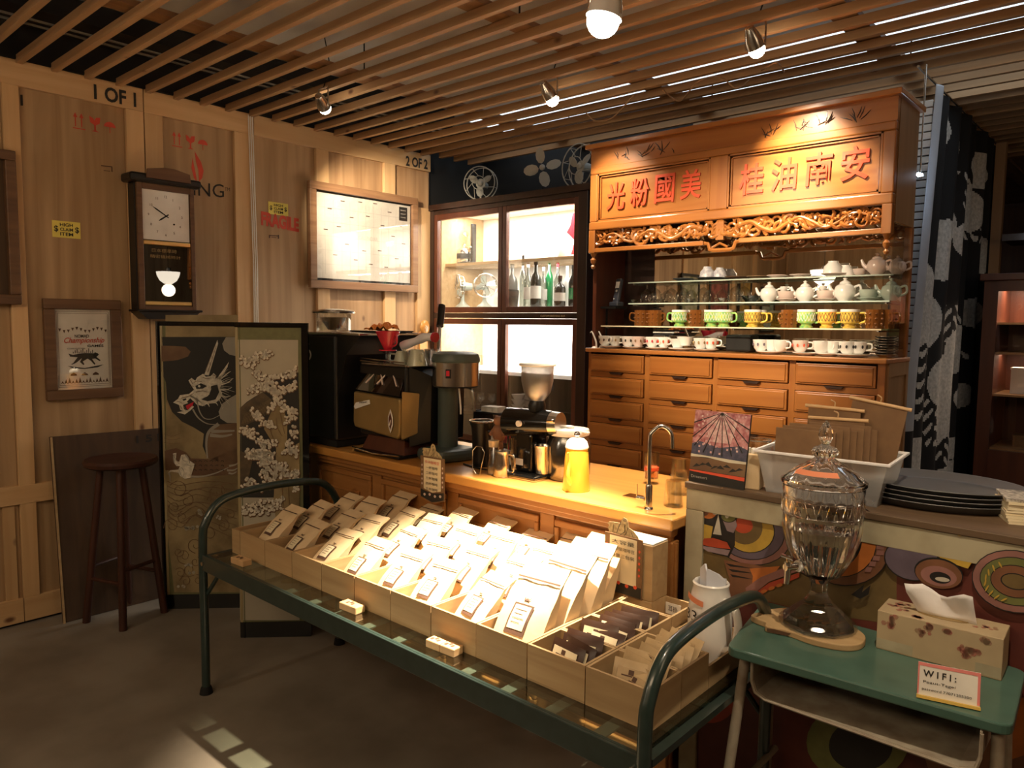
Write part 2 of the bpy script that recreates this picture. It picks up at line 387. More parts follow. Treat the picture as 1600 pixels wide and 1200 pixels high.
def care_marks(x0, y0, x1, y1, nm='handling_symbols'):
    a = yz(x0, y1, XP); b_ = yz(x1, y0 + 4, XP); W_ = b_.y - a.y; H_ = .075
    def q(u, v): return Vector((XP, a.y + u * W_, a.z + v * H_))
    ps = []
    for u in (.06, .2):
        ps.append([q(u - .012, .15), q(u + .012, .15), q(u + .012, .8), q(u - .012, .8)])
        ps.append([q(u - .05, .75), q(u + .05, .75), q(u, 1.05)])
    ps.append([q(0, 0), q(.28, 0), q(.28, .06), q(0, .06)])
    ps.append([q(.38, 1), q(.46, .9), q(.5, .75), q(.54, .95), q(.64, 1), q(.62, .6), q(.53, .45), q(.53, .1), q(.6, .02), q(.42, .02), q(.49, .1), q(.49, .45), q(.40, .6)])
    ps.append([q(.72 + .14 + .14 * math.cos(t * PI / 8), .5 + .35 * math.sin(t * PI / 8)) for t in range(9)])
    ps.append([q(.852, .1), q(.868, .1), q(.868, .5), q(.852, .5)])
    return flat(nm, ps, 'red', wall_left)
care_marks(114, 176, 180, 200); care_marks(269, 208, 324, 228)
fl0 = [(303, 236), (312, 252), (318, 268), (315, 283), (308, 285), (301, 280), (299, 268), (303, 256), (301, 246)]
flat('flame_print', [[yz(x, y, XP) for x, y in q] for q in ([(301, 246), (299, 262), (303, 278), (308, 285), (306, 272), (303, 258)], [(304, 236), (306, 252), (310, 266), (311, 284), (316, 278), (318, 267), (314, 253), (308, 243)])], 'red', wall_left)
word('crate_print', 'RING', 'ink', wall_left, (284, 304), (350, 309), .075, XP)
word('crate_print', 'TM', 'ink', wall_left, (351, 298), (359, 299), .02, XP)
word('stencil_print', 'FRAGILE', 'red', wall_left, (408, 352), (467, 363), .085, XP, bold=.05)
flat('box_stamp', [[yz(x, y, XP) for x, y in q] for q in ([(420, 367), (436, 368), (436, 369.5), (420, 368.5)], [(420, 367), (422, 367), (422, 372), (420, 372)], [(434, 367), (436, 367), (436, 373), (434, 373)], [(424, 370), (432, 371), (432, 372), (424, 371)])], 'inkbr', wall_left)
flat('box_stamp', [[yz(x, y, XP) for x, y in q] for q in ([(158, 258), (175, 260), (175, 261.5), (158, 259.5)], [(162, 266), (172, 267), (172, 268), (162, 267)], [(174, 260), (175.5, 260), (176, 269), (174, 268)])], 'inkbr', wall_left)
for (x0, y0, x1, y1, lab) in ((82, 343, 125, 370, 'yellow HIGH CLAIM ITEM sticker on dim plywood above the framed poster'), (419.5, 314, 450, 334, 'yellow HIGH CLAIM ITEM sticker above the red FRAGILE stencil')):
    a = yz(x0, y1, XP); b_ = yz(x1, y0, XP); W_ = b_.y - a.y; H_ = abs(yz(x0, y0, XP).z - yz(x0, y1, XP).z) * .97
    o = tag(O('claim_sticker', B(XW + .0002, 0, 0, XP + .0006, W_, H_), 'yellow', loc=(0, a.y, a.z)), lab, 'sticker')
    for i, t in enumerate(('HIGH', 'CLAIM', 'ITEM')):
        TX('lettering', t, 'ink', o, (XP + .0008, W_ * .27, H_ * (.68 - .28 * i)), EY, EZ, w=W_ * .46, h=H_ * .2, bold=.02)
    for u in (.06, .80): TX('lettering', '$', 'ink', o, (XP + .0008, W_ * u, H_ * .3), EY, EZ, h=H_ * .4, bold=.02)

# ---- picture frames on the left wall
def frame_yz(t, y0, z0, y1, z1, wd, dep, m, X0, bev=.004):
    """four mitred-looking rails of a picture frame hung on an X wall; local coordinates start at the wall"""
    O('frame_rail', B(X0, y0, z0, X0 + dep, y1, z0 + wd), m, t, bevel=bev); O('frame_rail', B(X0, y0, z1 - wd, X0 + dep, y1, z1), m, t, bevel=bev)
    O('frame_rail', B(X0, y0, z0 + wd, X0 + dep, y0 + wd, z1 - wd), m, t, bevel=bev); O('frame_rail', B(X0, y1 - wd, z0 + wd, X0 + dep, y1, z1 - wd), m, t, bevel=bev)
t = T('framed_poster', 'small wood framed poster of a running wolf reading Championship Games', 'poster', (XW + .001, 1.36, 1.34))
y0, y1, z0, z1 = 1.184 - 1.36, 1.541 - 1.36, 1.09 - 1.34, 1.593 - 1.34
frame_yz(t, y0, z0, y1, z1, .05, .03, 'frame', 0)
o = O('poster_sheet', B(0.001, y0 + .05, z0 + .05, .010, y1 - .05, z1 - .05), 'paper', t)
def pq(u, v, X=.0105): return Vector((X, y0 + .05 + u * (y1 - y0 - .1), z0 + .05 + v * (z1 - z0 - .1)))
PW = y1 - y0 - .1
def ptx(s, m, u0, u1, v, h, **k): TX('lettering', s, m, t, pq(u0, v, .0107), EY, EZ, w=(u1 - u0) * PW, h=h, **k)
ptx('NOMAD', 'ink', .34, .60, .645, .016, bold=.02); ptx('Championship', 'red', .15, .88, .56, .036, shear=.4, bold=.015); ptx('GAMES', 'ink', .56, .86, .525, .013, bold=.02)
ptx('COMING SOON', 'ink', .2, .52, .50, .007)
wolf = [(.22, .45), (.25, .41), (.38, .40), (.30, .33), (.26, .315), (.28, .31), (.36, .335), (.46, .39), (.42, .34), (.48, .30), (.50, .31), (.47, .345), (.56, .38), (.62, .35), (.68, .30), (.70, .31), (.64, .375), (.70, .38), (.78, .345), (.80, .355), (.72, .40), (.76, .42), (.77, .435), (.70, .46), (.68, .445), (.52, .45), (.40, .445), (.30, .43)]
flat('wolf_print', [[pq(u, v) for u, v in wolf], [pq(.20, .295), pq(.5, .262), pq(.85, .30), pq(.75, .268), pq(.5, .25), pq(.3, .262)]] + [[pq(.3 + .035 * k, .45), pq(.312 + .035 * k, .45), pq(.312 + .035 * k, .47 + .02 * (k % 3)), pq(.3 + .035 * k, .47 + .02 * (k % 3))] for k in range(11)], 'ink', t)
flat('bunting_print', [[pq(.06 + k * .075, .76 - .02 * math.sin(k * 1.2)), pq(.11 + k * .075, .76 - .02 * math.sin(k * 1.2)), pq(.085 + k * .075, .72 - .02 * math.sin(k * 1.2))] for k in range(12)], 'inkbr', t)
bd = [(.03, .03), (.97, .03), (.97, .97), (.03, .97), (.03, .03)]
bars = []
for d in (0, .022):
    for (a, b_), (c, e) in zip(bd[:-1], bd[1:]):
        a2, b2, c2, e2 = [x + d * (1 if x < .5 else -1) for x in (a, b_, c, e)]
        if abs(a2 - c2) > .1: bars.append([pq(min(a2, c2), b2), pq(max(a2, c2), b2), pq(max(a2, c2), b2 + .004), pq(min(a2, c2), b2 + .004)])
        else: bars.append([pq(a2, min(b2, e2)), pq(a2 + .005, min(b2, e2)), pq(a2 + .005, max(b2, e2)), pq(a2, max(b2, e2))])
for k in range(14): bars.append([pq(.07 + k * .062, .07), pq(.10 + k * .062, .11 + .02 * (k % 3)), pq(.13 + k * .062, .07), pq(.10 + k * .062, .085)])
for u in (.3, .5, .7): bars.append([pq(u - .06, .17), pq(u + .06, .17), pq(u + .05, .19), pq(u, .21), pq(u - .05, .19)])
flat('ornament_print', bars, 'inkbr', t)
O('glass', B(.012, y0 + .05, z0 + .05, .0135, y1 - .05, z1 - .05), 'pane', t)

for k, (yy, zz, hh, ww, m_) in enumerate(((-.35, 1.75, .62, .42, 'M_gn'), (-1.05, 1.7, .7, .5, 'M_mar'), (-1.75, 1.85, .5, .36, 'M_yel'), (-2.45, 1.7, .6, .44, 'M_cel'))):
    M[m_] = plain(('green', 'maroon', 'ochre', 'teal')[k] + '_poster_print', ((.16, .17, .05), (.10, .022, .016), (.5, .33, .08), (.2, .4, .33))[k], .5, sc_=12, c2=((.4, .38, .3), (.3, .1, .08), (.25, .15, .05), (.6, .65, .55))[k])
    t = T('side_poster', ('green', 'maroon', 'ochre', 'teal')[k] + ' framed poster on the plywood wall beyond the entrance side', 'poster', (XW + .023, yy, zz)); frame_yz(t, -ww / 2, -hh / 2, ww / 2, hh / 2, .03, .02, 'ink', 0); O('poster_sheet', B(.001, -ww / 2 + .03, -hh / 2 + .03, .008, ww / 2 - .03, hh / 2 - .03), m_, t)

t = T('large_dark_picture', 'tall dark brown picture frame cut off beside the yellow sticker panel', 'picture', (XW + .001, .8, 1.9))
frame_yz(t, -.32, -.34, .285, .37, .045, .045, 'frame', .023); O('picture_sheet', B(.024, -.28, -.3, .035, .24, .33), 'board', t)

t = T('calendar_board', 'large brown framed white year planner hanging on the plywood wall', 'calendar', (XW + .023, 3.109, 2.04))
y0, y1, z0, z1 = 2.665 - 3.109, 3.553 - 3.109, 1.705 - 2.04, 2.372 - 2.04
frame_yz(t, y0, z0, y1, z1, .05, .035, 'calframe', 0)
O('backing', B(0, y0 + .05, z0 + .05, .008, y1 - .05, z1 - .05), 'ink', t)
o = O('planner_sheet', B(.0082, y0 + .058, z0 + .066, .012, y1 - .058, z1 - .062), 'paper', t)
def cq(u, v, X=.0124): return Vector((X, y0 + .058 + u * (y1 - y0 - .116), z0 + .066 + v * (z1 - z0 - .128)))
M['pgrey'] = plain('grey_print', (.52, .51, .48), .7)
g = []
for k in range(1, 12):
    g.append([cq(k / 12, .05), cq(k / 12 + .0015, .05), cq(k / 12 + .0015, .93), cq(k / 12, .93)])
for k in range(1, 6): g.append([cq(.03, k / 6), cq(.97, k / 6), cq(.97, k / 6 + .003), cq(.03, k / 6 + .003)])
flat('planner_grid', g, 'pgrey', t)
g = []
for i, (u, v) in enumerate([(.24, .93), (.42, .95), (.58, .96), (.11, .82), (.74, .88), (.33, .75), (.50, .79), (.66, .70), (.86, .72), (.07, .57), (.20, .62), (.28, .42), (.46, .36), (.63, .38), (.16, .28), (.37, .24), (.53, .20), (.70, .18), (.82, .30), (.90, .50), (.78, .58)]):
    g.append([cq(u, v), cq(u + .042, v), cq(u + .042, v + .011), cq(u, v + .011)])
flat('planner_marks', g, 'inkbr', t)
TX('lettering', 'CALENDAR', 'pgrey', t, cq(.42, .5, .0128), EY, EZ, w=.16, h=.025)
flat('planner_badge', [[cq(.87, .80), cq(.965, .80), cq(.965, .975), cq(.87, .975)]], 'ink', t, th=.001)
for i, s in enumerate(('BEAN', 'ABOUT', 'COFFEE')): TX('lettering', s, 'paper', t, cq(.885, .925 - .045 * i, .0142), EY, EZ, w=.045, h=.008)
O('glass', B(.016, y0 + .05, z0 + .05, .0175, y1 - .05, z1 - .05), 'pane', t)

# ---- wall clock
XF_ = -4.035
ca = at(262, 400, 0, XF_)
t = T('wall_clock', 'old pendulum wall clock with black case and square white dial', 'clock', (XW + .023, ca.y, 1.53))
def cl(px, py, X): p = at(px, py, 0, X); return p.y - ca.y, p.z - 1.53
yl, zb = cl(219, 484, XF_); yr, zt = cl(303, 292, XF_); dX = XF_ - XW - .023
zb, zt = cl(262, 484, XF_)[1], cl(262, 290, XF_)[1]
O('case', [B(0, yl - .005, zb, dX - .02, yr, zt)], 'black', t, bevel=.003)
for a, b_ in ((yl, yl + .028), (yr - .022, yr)): O('door_stile', B(dX - .02, a, zb, dX, b_, zt), 'frame', t, bevel=.003)
O('door_rail', B(dX - .02, yl + .028, zt - .03, dX, yr - .022, zt), 'frame', t)
O('door_rail', B(dX - .02, yl + .028, zb, dX, yr - .022, zb + .02), 'frame', t)
O('top_cap', [B(0, yl - .04, zt, dX + .03, yr + .03, zt + .045)], 'black', t, bevel=.012)
zc = zt + .02
O('crest', PR([(dX + .031, yl + .035, zc), (dX + .031, yr - .035, zc), (dX + .031, yr - .04, zc + .045), (dX + .031, (yl + yr) / 2 + .03, zc + .062), (dX + .031, (yl + yr) / 2 - .02, zc + .062), (dX + .031, yl + .04, zc + .045)], (.012, 0, 0)), 'frame', t)
O('base_cap', [B(0, yl - .02, zb - .012, dX + .03, yr + .02, zb)], 'black', t, bevel=.004)
O('base_taper', PR([(0, yl - .01, zb - .012), (0, yr + .01, zb - .012), (0, yr - .03, zb - .05), (0, yl + .03, zb - .05)], (dX + .015, 0, 0)), 'black', t)
zd = cl(262, 376, XF_)[1]
O('dial', B(dX - .019, yl + .03, zd, dX - .012, yr - .026, zt - .03), 'white', t)
cy, cz = (yl + yr) / 2 + .002, (zd + zt - .03) / 2; r_ = .095
for h_ in range(12):
    a = PI / 2 - h_ * PI / 6; s_ = str(h_ or 12)
    TX('numeral', s_, 'inkbr', t, (dX - .0115, cy + r_ * math.cos(a) * .92 - .008, cz + r_ * math.sin(a) * 1.05 - .006), EY, EZ, h=.013)
def hand(L, a, wd): 
    u = Vector((0, math.cos(a), math.sin(a))); p = Vector((0, -math.sin(a), math.cos(a))); c = Vector((dX - .0108, cy, cz))
    return PR([c - u * .015 + p * wd, c + u * L * .7 + p * wd * 1.4, c + u * L, c + u * L * .7 - p * wd * 1.4, c - u * .015 - p * wd], (.001, 0, 0))
O('minute_hand', hand(.085, PI - .56, .0025), 'ink', t); O('hour_hand', hand(.05, PI + .62, .003), 'ink', t)
O('winding_hole', CY((dX - .0115, cy + .04, cz - .04), (dX - .0100, cy + .04, cz - .04), .005), 'ink', t)
O('brass_band', B(dX - .018, yl + .028, zd - .03, dX - .004, yr - .022, zd - .004), 'brass', t, bevel=.006)
O('brass_band', B(dX - .018, yl + .028, zb + .02, dX - .004, yr - .022, zb + .045), 'brass', t, bevel=.006)
pc = (zb + zd) / 2
O('pendulum', [CY((dX - .035, cy - .012, pc - .005), (dX - .028, cy - .012, pc - .005), .034, n=28), CY((dX - .033, cy - .012, pc), (dX - .033, cy - .012, zd - .03), .003, n=6)], 'brass', t, smooth=True)
M['doorglass'] = pane('dark_clock_glass', (.35, .3, .25), .12)
O('door_glass', B(dX - .008, yl + .028, zb + .02, dX - .006, yr - .022, zd - .03), 'doorglass', t)
TX('lettering', '日本標準時', 'gold', t, (dX - .0055, yl + .07, zd - .065), EY, EZ, w=.13, h=.02)
TX('lettering', '精密機械時計', 'gold', t, (dX - .0055, yl + .06, zd - .095), EY, EZ, w=.16, h=.018)

# ---- conduit cables on the wall and in the ceiling
o = tag(O('white_cable', [TU([(XW + .03, Y_(390 + 3 * i), 0.9), (XW + .03, Y_(392 + 3 * i), 1.8), (XW + .03, Y_(388 + 3 * i), 2.69)], .0035, 6) for i in range(3)], 'white', smooth=True), 'white cables running up the plywood joint beside the FRAGILE stencil', 'cable')
wp = [(870, 225, 2.66), (900, 226, 2.6), (950, 212, 2.66)]
def cable(name, pts, lab, m='white', r=.0035, grp=None):
    o = O(name, TU(bez(pts, 8), r, 6), m, smooth=True); return tag(o, lab, 'cable', grp)
cable('looping_cable', [(-2.6, 3.5, 2.69), (-2.5, 3.45, 2.62), (-2.35, 3.4, 2.60), (-2.2, 3.38, 2.69)], 'pale cable looping under the slats above the black fan shelf', 'slat')
cable('looping_cable', [at(1035, 140, 2, 2.68), at(1062, 158, 2, 2.64), at(1090, 128, 2, 2.62), at(1125, 120, 2, 2.68), at(1150, 138, 2, 2.63), at(1170, 125, 2, 2.69)], 'pale cable looping twice under slats over the carved signboard', 'slat')
cable('looping_cable', [at(1190, 110, 2, 2.68), at(1200, 104, 2, 2.63), at(1215, 98, 2, 2.63), at(1225, 112, 2, 2.66)], 'short cable bow beside the spotlight nearest the signboard', 'slat')

# ---- folding screen with the dragon painting
A0, A1, B0 = Vector((-3.832, 1.611, 0)), Vector((-3.40, 2.06, 0)), Vector((-3.227, 1.694, 0))
B1 = Vector((-3.0, 1.93, 0)); ZT = 1.487
t = T('folding_screen', 'folding screen painted with a dragon and foaming waves, black lacquer edge', 'screen', (-3.4, 1.8, 0)); O3 = Vector((-3.4, 1.8, 0))
def leaf(a, b_, frame_l, frame_r):
    d = (b_ - a); L = d.length; u = d.normalized(); n = Vector((u.y, -u.x, 0)); a = a - O3
    def bx(s0, s1, z0, z1, t0, t1): return PR([a + u * s0 + EZ * z0 + n * t0, a + u * s1 + EZ * z0 + n * t0, a + u * s1 + EZ * z1 + n * t0, a + u * s0 + EZ * z1 + n * t0], n * (t1 - t0))
    O('panel_board', bx(0.004, L - .004, .02, ZT - .02, -.02, 0), 'M_olive', t)
    O('frame_edge', bx(0, L, ZT - .022, ZT, -.022, .004), 'blackg', t); O('frame_edge', bx(0, L, 0, .075, -.022, .004), 'blackg', t)
    if frame_l: O('frame_edge', bx(0, .012, .075, ZT - .022, -.022, .003), frame_l, t)
    if frame_r: O('frame_edge', bx(L - .03, L, .075, ZT - .022, -.022, .004), frame_r, t)
    return a + O3, u, n, L
M['M_olive'] = plain('olive_silk', (.15, .15, .065), .7, sc_=40)
M['silkgold'] = plain('aged_gold_silk', (.34, .26, .13), .7, c2=(.17, .12, .055), sc_=7)
M['silkcream'] = plain('cream_silk', (.42, .38, .29), .7, c2=(.34, .31, .24), sc_=4)
M['foam'] = plain('white_foam_paint', (.74, .69, .57), .7, c2=(.50, .46, .38), sc_=60)
M['foamgrey'] = plain('grey_cloud_paint', (.36, .33, .27), .7)
M['brownp'] = plain('brown_paint', (.12, .06, .03), .7, c2=(.2, .12, .06), sc_=6)
M['M_drk'] = plain('dark_umber_paint', (.05, .035, .02), .7, c2=(.10, .07, .035), sc_=30); M['goldedge'] = plain('gold_edging', (.35, .28, .14), .5)
la = leaf(A0, A1, 'goldedge', None); leaf(A1, B0, None, None); lb = leaf(B0, B1, 'goldedge', 'blackg')
O('frame_edge', B(-.02, -.012, 0, 0.0, .012, ZT), 'blackg', t, loc=A0 - O3 - Vector((.004, 0, 0)))
def art(lf, name, polys, m, k):
    p0, u, n, L = lf; p0 = p0 + n * (.0012 * k)
    return O(name, [PR([atp(x, y, p0, n) - O3 for x, y in q], n * .0006) for q in polys], m, t)
def art(lf, name, polys, m, k, _a=art):
    o = _a(lf, name, polys, m, k)
    if len(polys) > 3: o['kind'] = 'stuff'
    return o
def z6(q): return [(240 + x / 5.219, 490 + y / 5.219) for x, y in q]
def z7(q): return [(240 + x / 4.615, 700 + y / 4.615) for x, y in q]
def disc(x, y, r, n=10): return [(x + r * math.cos(2 * PI * i / n), y + r * math.sin(2 * PI * i / n)) for i in range(n)]
def stroke(pts, w0, w1=None, n=5):
    """tapered brush stroke as quads around a smooth path"""
    c = bez([(x, y, 0) for x, y in pts], n); w1 = w0 if w1 is None else w1; L_, R_ = [], []
    for i, p in enumerate(c):
        tt = (c[min(i + 1, len(c) - 1)] - c[max(i - 1, 0)]).normalized(); k = i / (len(c) - 1); ww = (w0 * (1 - k) + w1 * k) / 2
        L_.append((p.x - tt.y * ww, p.y + tt.x * ww)); R_.append((p.x + tt.y * ww, p.y - tt.x * ww))
    return L_ + R_[::-1]
art(la, 'painting_ground', [z7([(85, -960), (608, -960), (620, 1040), (150, 1040), (95, 560)])], 'silkgold', 1)
art(la, 'night_sky', [z6([(62, 190), (672, 190), (686, 1260), (640, 1180), (560, 1190), (440, 1180), (400, 1080), (410, 980), (330, 930), (230, 880), (150, 800), (110, 700), (100, 560), (62, 470)])], 'ink', 2)
art(la, 'cloud', [z6([(64, 262), (180, 265), (260, 270), (303, 310), (280, 350), (200, 378), (150, 385), (66, 390)])], 'brownp', 3)
art(la, 'cloud', [z6([(590, 192), (668, 192), (670, 346), (620, 335), (575, 300), (560, 245)]), z6([(682, 655), (620, 690), (560, 735), (530, 800), (545, 855), (600, 892), (685, 893)])], 'foamgrey', 3)
head = [(160, 725), (200, 695), (215, 665), (290, 655), (330, 620), (300, 575), (285, 545), (310, 525), (340, 548), (355, 520), (405, 490), (425, 515), (465, 510), (490, 485), (512, 508), (500, 530), (545, 520), (560, 560), (540, 610), (560, 650), (540, 700), (500, 730), (440, 735), (400, 755), (350, 740), (300, 690), (270, 720), (330, 760), (300, 790), (255, 822), (190, 805), (245, 795), (218, 785), (208, 745)]
art(la, 'dragon_head', [z6(head)], 'foam', 4)
art(la, 'dragon_horn', [z6([(412, 500), (520, 215), (527, 245), (450, 505)]), z6([(520, 525), (615, 392), (600, 440), (550, 530)])] + [z6(stroke(s, 12, 2)) for s in ([(540, 540), (600, 490), (630, 470)], [(550, 580), (610, 560), (645, 530)], [(545, 620), (600, 620), (640, 600)], [(540, 670), (590, 680), (630, 670)], [(500, 720), (515, 735), (525, 750)], [(440, 735), (450, 745), (455, 760)])], 'foam', 4)
art(la, 'dragon_detail', [z6(q) for q in ([(470, 590), (520, 580), (535, 640), (505, 700), (440, 715), (390, 700), (455, 660)], [(340, 590), (385, 568), (435, 590), (400, 612), (350, 615)], [(235, 700), (262, 690), (270, 700), (245, 712)], [(240, 745), (330, 712), (322, 745), (275, 790), (248, 780)])], 'ink', 5)
def curl(x, y, r, turns=1.4, ph=0, s=1):
    return [(x + s * r * (1 - .8 * k / 9) * math.cos(ph + k / 9 * turns * 2 * PI), y + r * (1 - .8 * k / 9) * math.sin(ph + k / 9 * turns * 2 * PI)) for k in range(10)]
mane = []
for k in range(26):
    a = -1.1 + 2.3 * k / 25; x0_, y0_ = 520 + 20 * math.sin(k), 600 + 60 * math.sin(a * 1.4); L = 60 + 70 * abs(math.sin(k * 1.7))
    mane.append(z6(stroke([(x0_, y0_), (x0_ + L * .5 * math.cos(a), y0_ + L * .5 * math.sin(a) - 6), (min(x0_ + L * math.cos(a), 665), y0_ + L * math.sin(a))], 5, 1, 3)))
art(la, 'dragon_mane', mane, 'foam', 4)
sh = [z6(stroke(q, 5, 2, 3)) for q in ([(225, 690), (290, 672), (330, 645)], [(330, 560), (360, 548), (400, 560)], [(345, 640), (400, 630), (440, 640)], [(300, 600), (320, 590), (335, 600)], [(400, 520), (430, 530), (470, 525)], [(215, 750), (230, 775), (235, 790)], [(250, 760), (258, 780), (262, 795)], [(300, 540), (312, 560), (318, 575)], [(420, 470), (455, 380), (500, 260)], [(440, 480), (475, 380), (510, 260)], [(190, 715), (215, 720), (235, 735)], [(480, 500), (500, 505), (520, 530)])]
art(la, 'dragon_lines', sh, 'brownp', 6)
art(la, 'claw_lines', [z7(stroke(q, 5, 2, 3)) for q in ([(150, 60), (165, 90), (185, 115)], [(205, 60), (215, 90), (250, 100)], [(200, 140), (220, 170), (215, 205)], [(240, 120), (270, 130), (285, 125)], [(185, 160), (195, 190), (210, 210)])] + [z7(stroke(q, 14, 4, 3)) for q in ([(150, 45), (145, 75), (150, 110)], [(110, 180), (118, 205), (120, 240)], [(230, 50), (250, 75), (262, 110)])], 'foamgrey', 6)
art(la, 'scale_lines', [z7(stroke(curl(300 + 40 * (k % 6), 100 + 32 * (k // 6), 14, .5, 3.4), 3, 2, 2)) for k in range(18)], 'ink', 5)
art(la, 'dragon_tongue', [z6([(262, 752), (330, 718), (318, 750), (275, 784)])], 'plastred', 6)
art(la, 'dragon_eye', [z6(disc(372, 592, 10))] + [z6(stroke(s, 9, 3)) for s in ([(345, 560), (395, 545), (440, 575)], [(330, 650), (370, 685), (440, 670), (470, 610)])], 'foam', 6)
art(la, 'dragon_body', [z6([(520, 905), (450, 960), (425, 1060), (445, 1180), (700, 1250), (692, 890)]), z7([(80, 20), (160, 0), (230, 30), (270, 75), (420, 80), (600, -10), (605, 190), (440, 200), (280, 215), (150, 160), (85, 160)])], 'brownp', 3)
art(la, 'dragon_whisker', [z6(stroke(s, 14, 4)) for s in ([(300, 672), (350, 705), (372, 790), (410, 850), (470, 860), (540, 828)], [(320, 780), (365, 850), (440, 898), (540, 905)], [(345, 690), (380, 720), (420, 755)])] + [z6(stroke(s, 30, 12)) for s in ([(530, 900), (450, 965), (430, 1060), (440, 1180)], [(470, 960), (560, 960), (660, 955)], [(460, 990), (560, 1000), (640, 985)])] + [z7(stroke(s, 16, 5)) for s in ([(540, 180), (570, 185), (600, 170)], [(530, 160), (575, 160), (605, 145)], [(545, 130), (590, 120), (610, 105)], [(250, 205), (350, 205), (450, 180), (540, 140)])], 'foamgrey', 4)
art(la, 'dragon_claw', [z7(q) for q in ([(140, 40), (165, 35), (160, 90), (185, 100), (200, 50), (225, 45), (260, 90), (295, 115), (290, 140), (265, 215), (225, 222), (190, 200), (180, 180), (130, 170), (105, 180), (120, 160), (180, 155), (190, 130), (165, 130), (150, 110)],)], 'foam', 5)
rr = random.Random(3); wl = []
for (x, y, r) in [(470, 320, 80), (430, 380, 50), (540, 300, 60), (180, 300, 70), (240, 380, 60), (150, 430, 60), (210, 500, 50), (330, 470, 40), (300, 700, 60), (220, 780, 60), (180, 750, 40), (130, 560, 60), (500, 560, 50), (400, 620, 60), (550, 480, 40), (260, 880, 50), (190, 900, 40), (300, 820, 40), (230, 960, 45), (320, 950, 40)]:
    wl.append(z7(stroke(curl(x, y, r, 1.3, rr.uniform(0, 6)), 5, 2, 2)))
for k in range(9): wl.append(z7(stroke([(100, 240 + 35 * k), (180 + 20 * math.sin(k), 270 + 38 * k), (300, 250 + 30 * k + 20 * math.sin(k * 2)), (420, 240 + 42 * k), (600, 260 + 50 * k)], 4, 3, 3)))
for k in range(3): wl.append(z6(stroke([(85, 980 + 35 * k), (150, 1000 + 30 * k), (220, 975 + 40 * k)], 3, 2, 3)))
art(la, 'wave_lines', wl, 'brownp', 3)
fo = []
for (x, y) in [(320, 460), (350, 475), (230, 575), (270, 570), (300, 575), (460, 500), (250, 840), (200, 1000), (280, 900)]:
    for k in range(4): fo.append(z7(disc(x + rr.uniform(-22, 22), y + rr.uniform(-10, 10), rr.uniform(7, 14), 8)))
art(la, 'foam_spots', fo, 'silkcream', 4)
# wave leaf
art(lb, 'painting_ground', [z6([(688, 212), (1178, 215), (1190, 2500), (705, 2500)])], 'silkcream', 1)
art(lb, 'dark_wave', [z6([(705, 770), (760, 720), (820, 680), (890, 640), (935, 560), (1000, 520), (1080, 500), (1180, 480), (1190, 1150), (1150, 1500), (706, 1500), (706, 780)])], 'ink', 2)
art(lb, 'wave_back', [z6([(705, 770), (820, 680), (890, 640), (960, 700), (930, 780), (860, 860), (705, 930)]), z7([(622, 20), (720, 60), (690, 200), (625, 290)]), z7([(800, 260), (850, 200), (880, 240), (840, 310)])], 'M_drk', 3)
art(lb, 'water_column', [z6([(1010, 690), (1060, 760), (1090, 900), (1090, 1020), (1060, 1130), (1190, 1050), (1190, 2200), (1040, 2200), (980, 1500), (1000, 1100), (900, 940), (960, 800)])], 'silkgold', 3)
fo, fd = [], []
paths = [[(700, 380), (780, 400), (850, 350), (940, 330)], [(820, 470), (900, 520), (960, 600), (1020, 650)], [(800, 620), (880, 590), (960, 600)], [(940, 550), (1080, 500), (1180, 460)], [(1000, 640), (1100, 600), (1180, 580)], [(960, 770), (1030, 700), (1080, 800)], [(1080, 870), (1150, 800), (1185, 830)], [(730, 950), (800, 970), (880, 1060), (980, 1050)], [(820, 800), (880, 880), (960, 900)], [(1080, 1080), (1150, 960), (1185, 940)], [(770, 1150), (870, 1150), (960, 1160)], [(880, 1080), (900, 1200), (930, 1300)]]
for p in paths:
    for q in bez([(x, y, 0) for x, y in p], 5):
        for k in range(5):
            x, y, r = q.x + rr.uniform(-34, 34), q.y + rr.uniform(-34, 34), rr.uniform(7, 14)
            if 700 < x < 1172: fd.append(z6(disc(x + 3, y + 5, r + 4, 8))); fo.append(z6(disc(x, y, r, 8)))
for p in [[(640, 280), (700, 240), (760, 290)], [(780, 120), (840, 90), (860, 180)], [(700, 420), (800, 400), (920, 370)], [(1000, 200), (1040, 180), (1030, 300)], [(880, 150), (930, 130), (950, 200)], [(690, 20), (740, 60), (800, 30)], [(660, 450), (760, 460), (900, 430)], [(960, 20), (1000, 10), (1040, 40)], [(800, 180), (830, 240), (900, 200)]]:
    for q in bez([(x, y, 0) for x, y in p], 4):
        for k in range(5):
            x, y, r = q.x + rr.uniform(-34, 34), q.y + rr.uniform(-26, 26), rr.uniform(7, 13)
            if 628 < x < 1045: fd.append(z7(disc(x + 3, y + 5, r + 4, 8))); fo.append(z7(disc(x, y, r, 8)))
art(lb, 'foam_shadow', fd, 'brownp', 4); art(lb, 'foam_curls', fo, 'foam', 5)
art(lb, 'back_hatching', [z6(stroke([(720 + 14 * k, 900 - 5 * k), (740 + 14 * k, 840 - 6 * k), (765 + 14 * k, 800 - 8 * k)], 3, 1, 2)) for k in range(16)], 'silkgold', 4)
art(lb, 'current_lines', [z6(stroke(s, 5, 3)) for s in ([(1000, 850), (1010, 930), (1050, 1000)], [(1030, 800), (1050, 900), (1070, 980)], [(950, 900), (960, 980), (1000, 1060)], [(1120, 1250), (1100, 1400), (1110, 1600)], [(1060, 1200), (1050, 1400), (1060, 1600)])], 'brownp', 5)

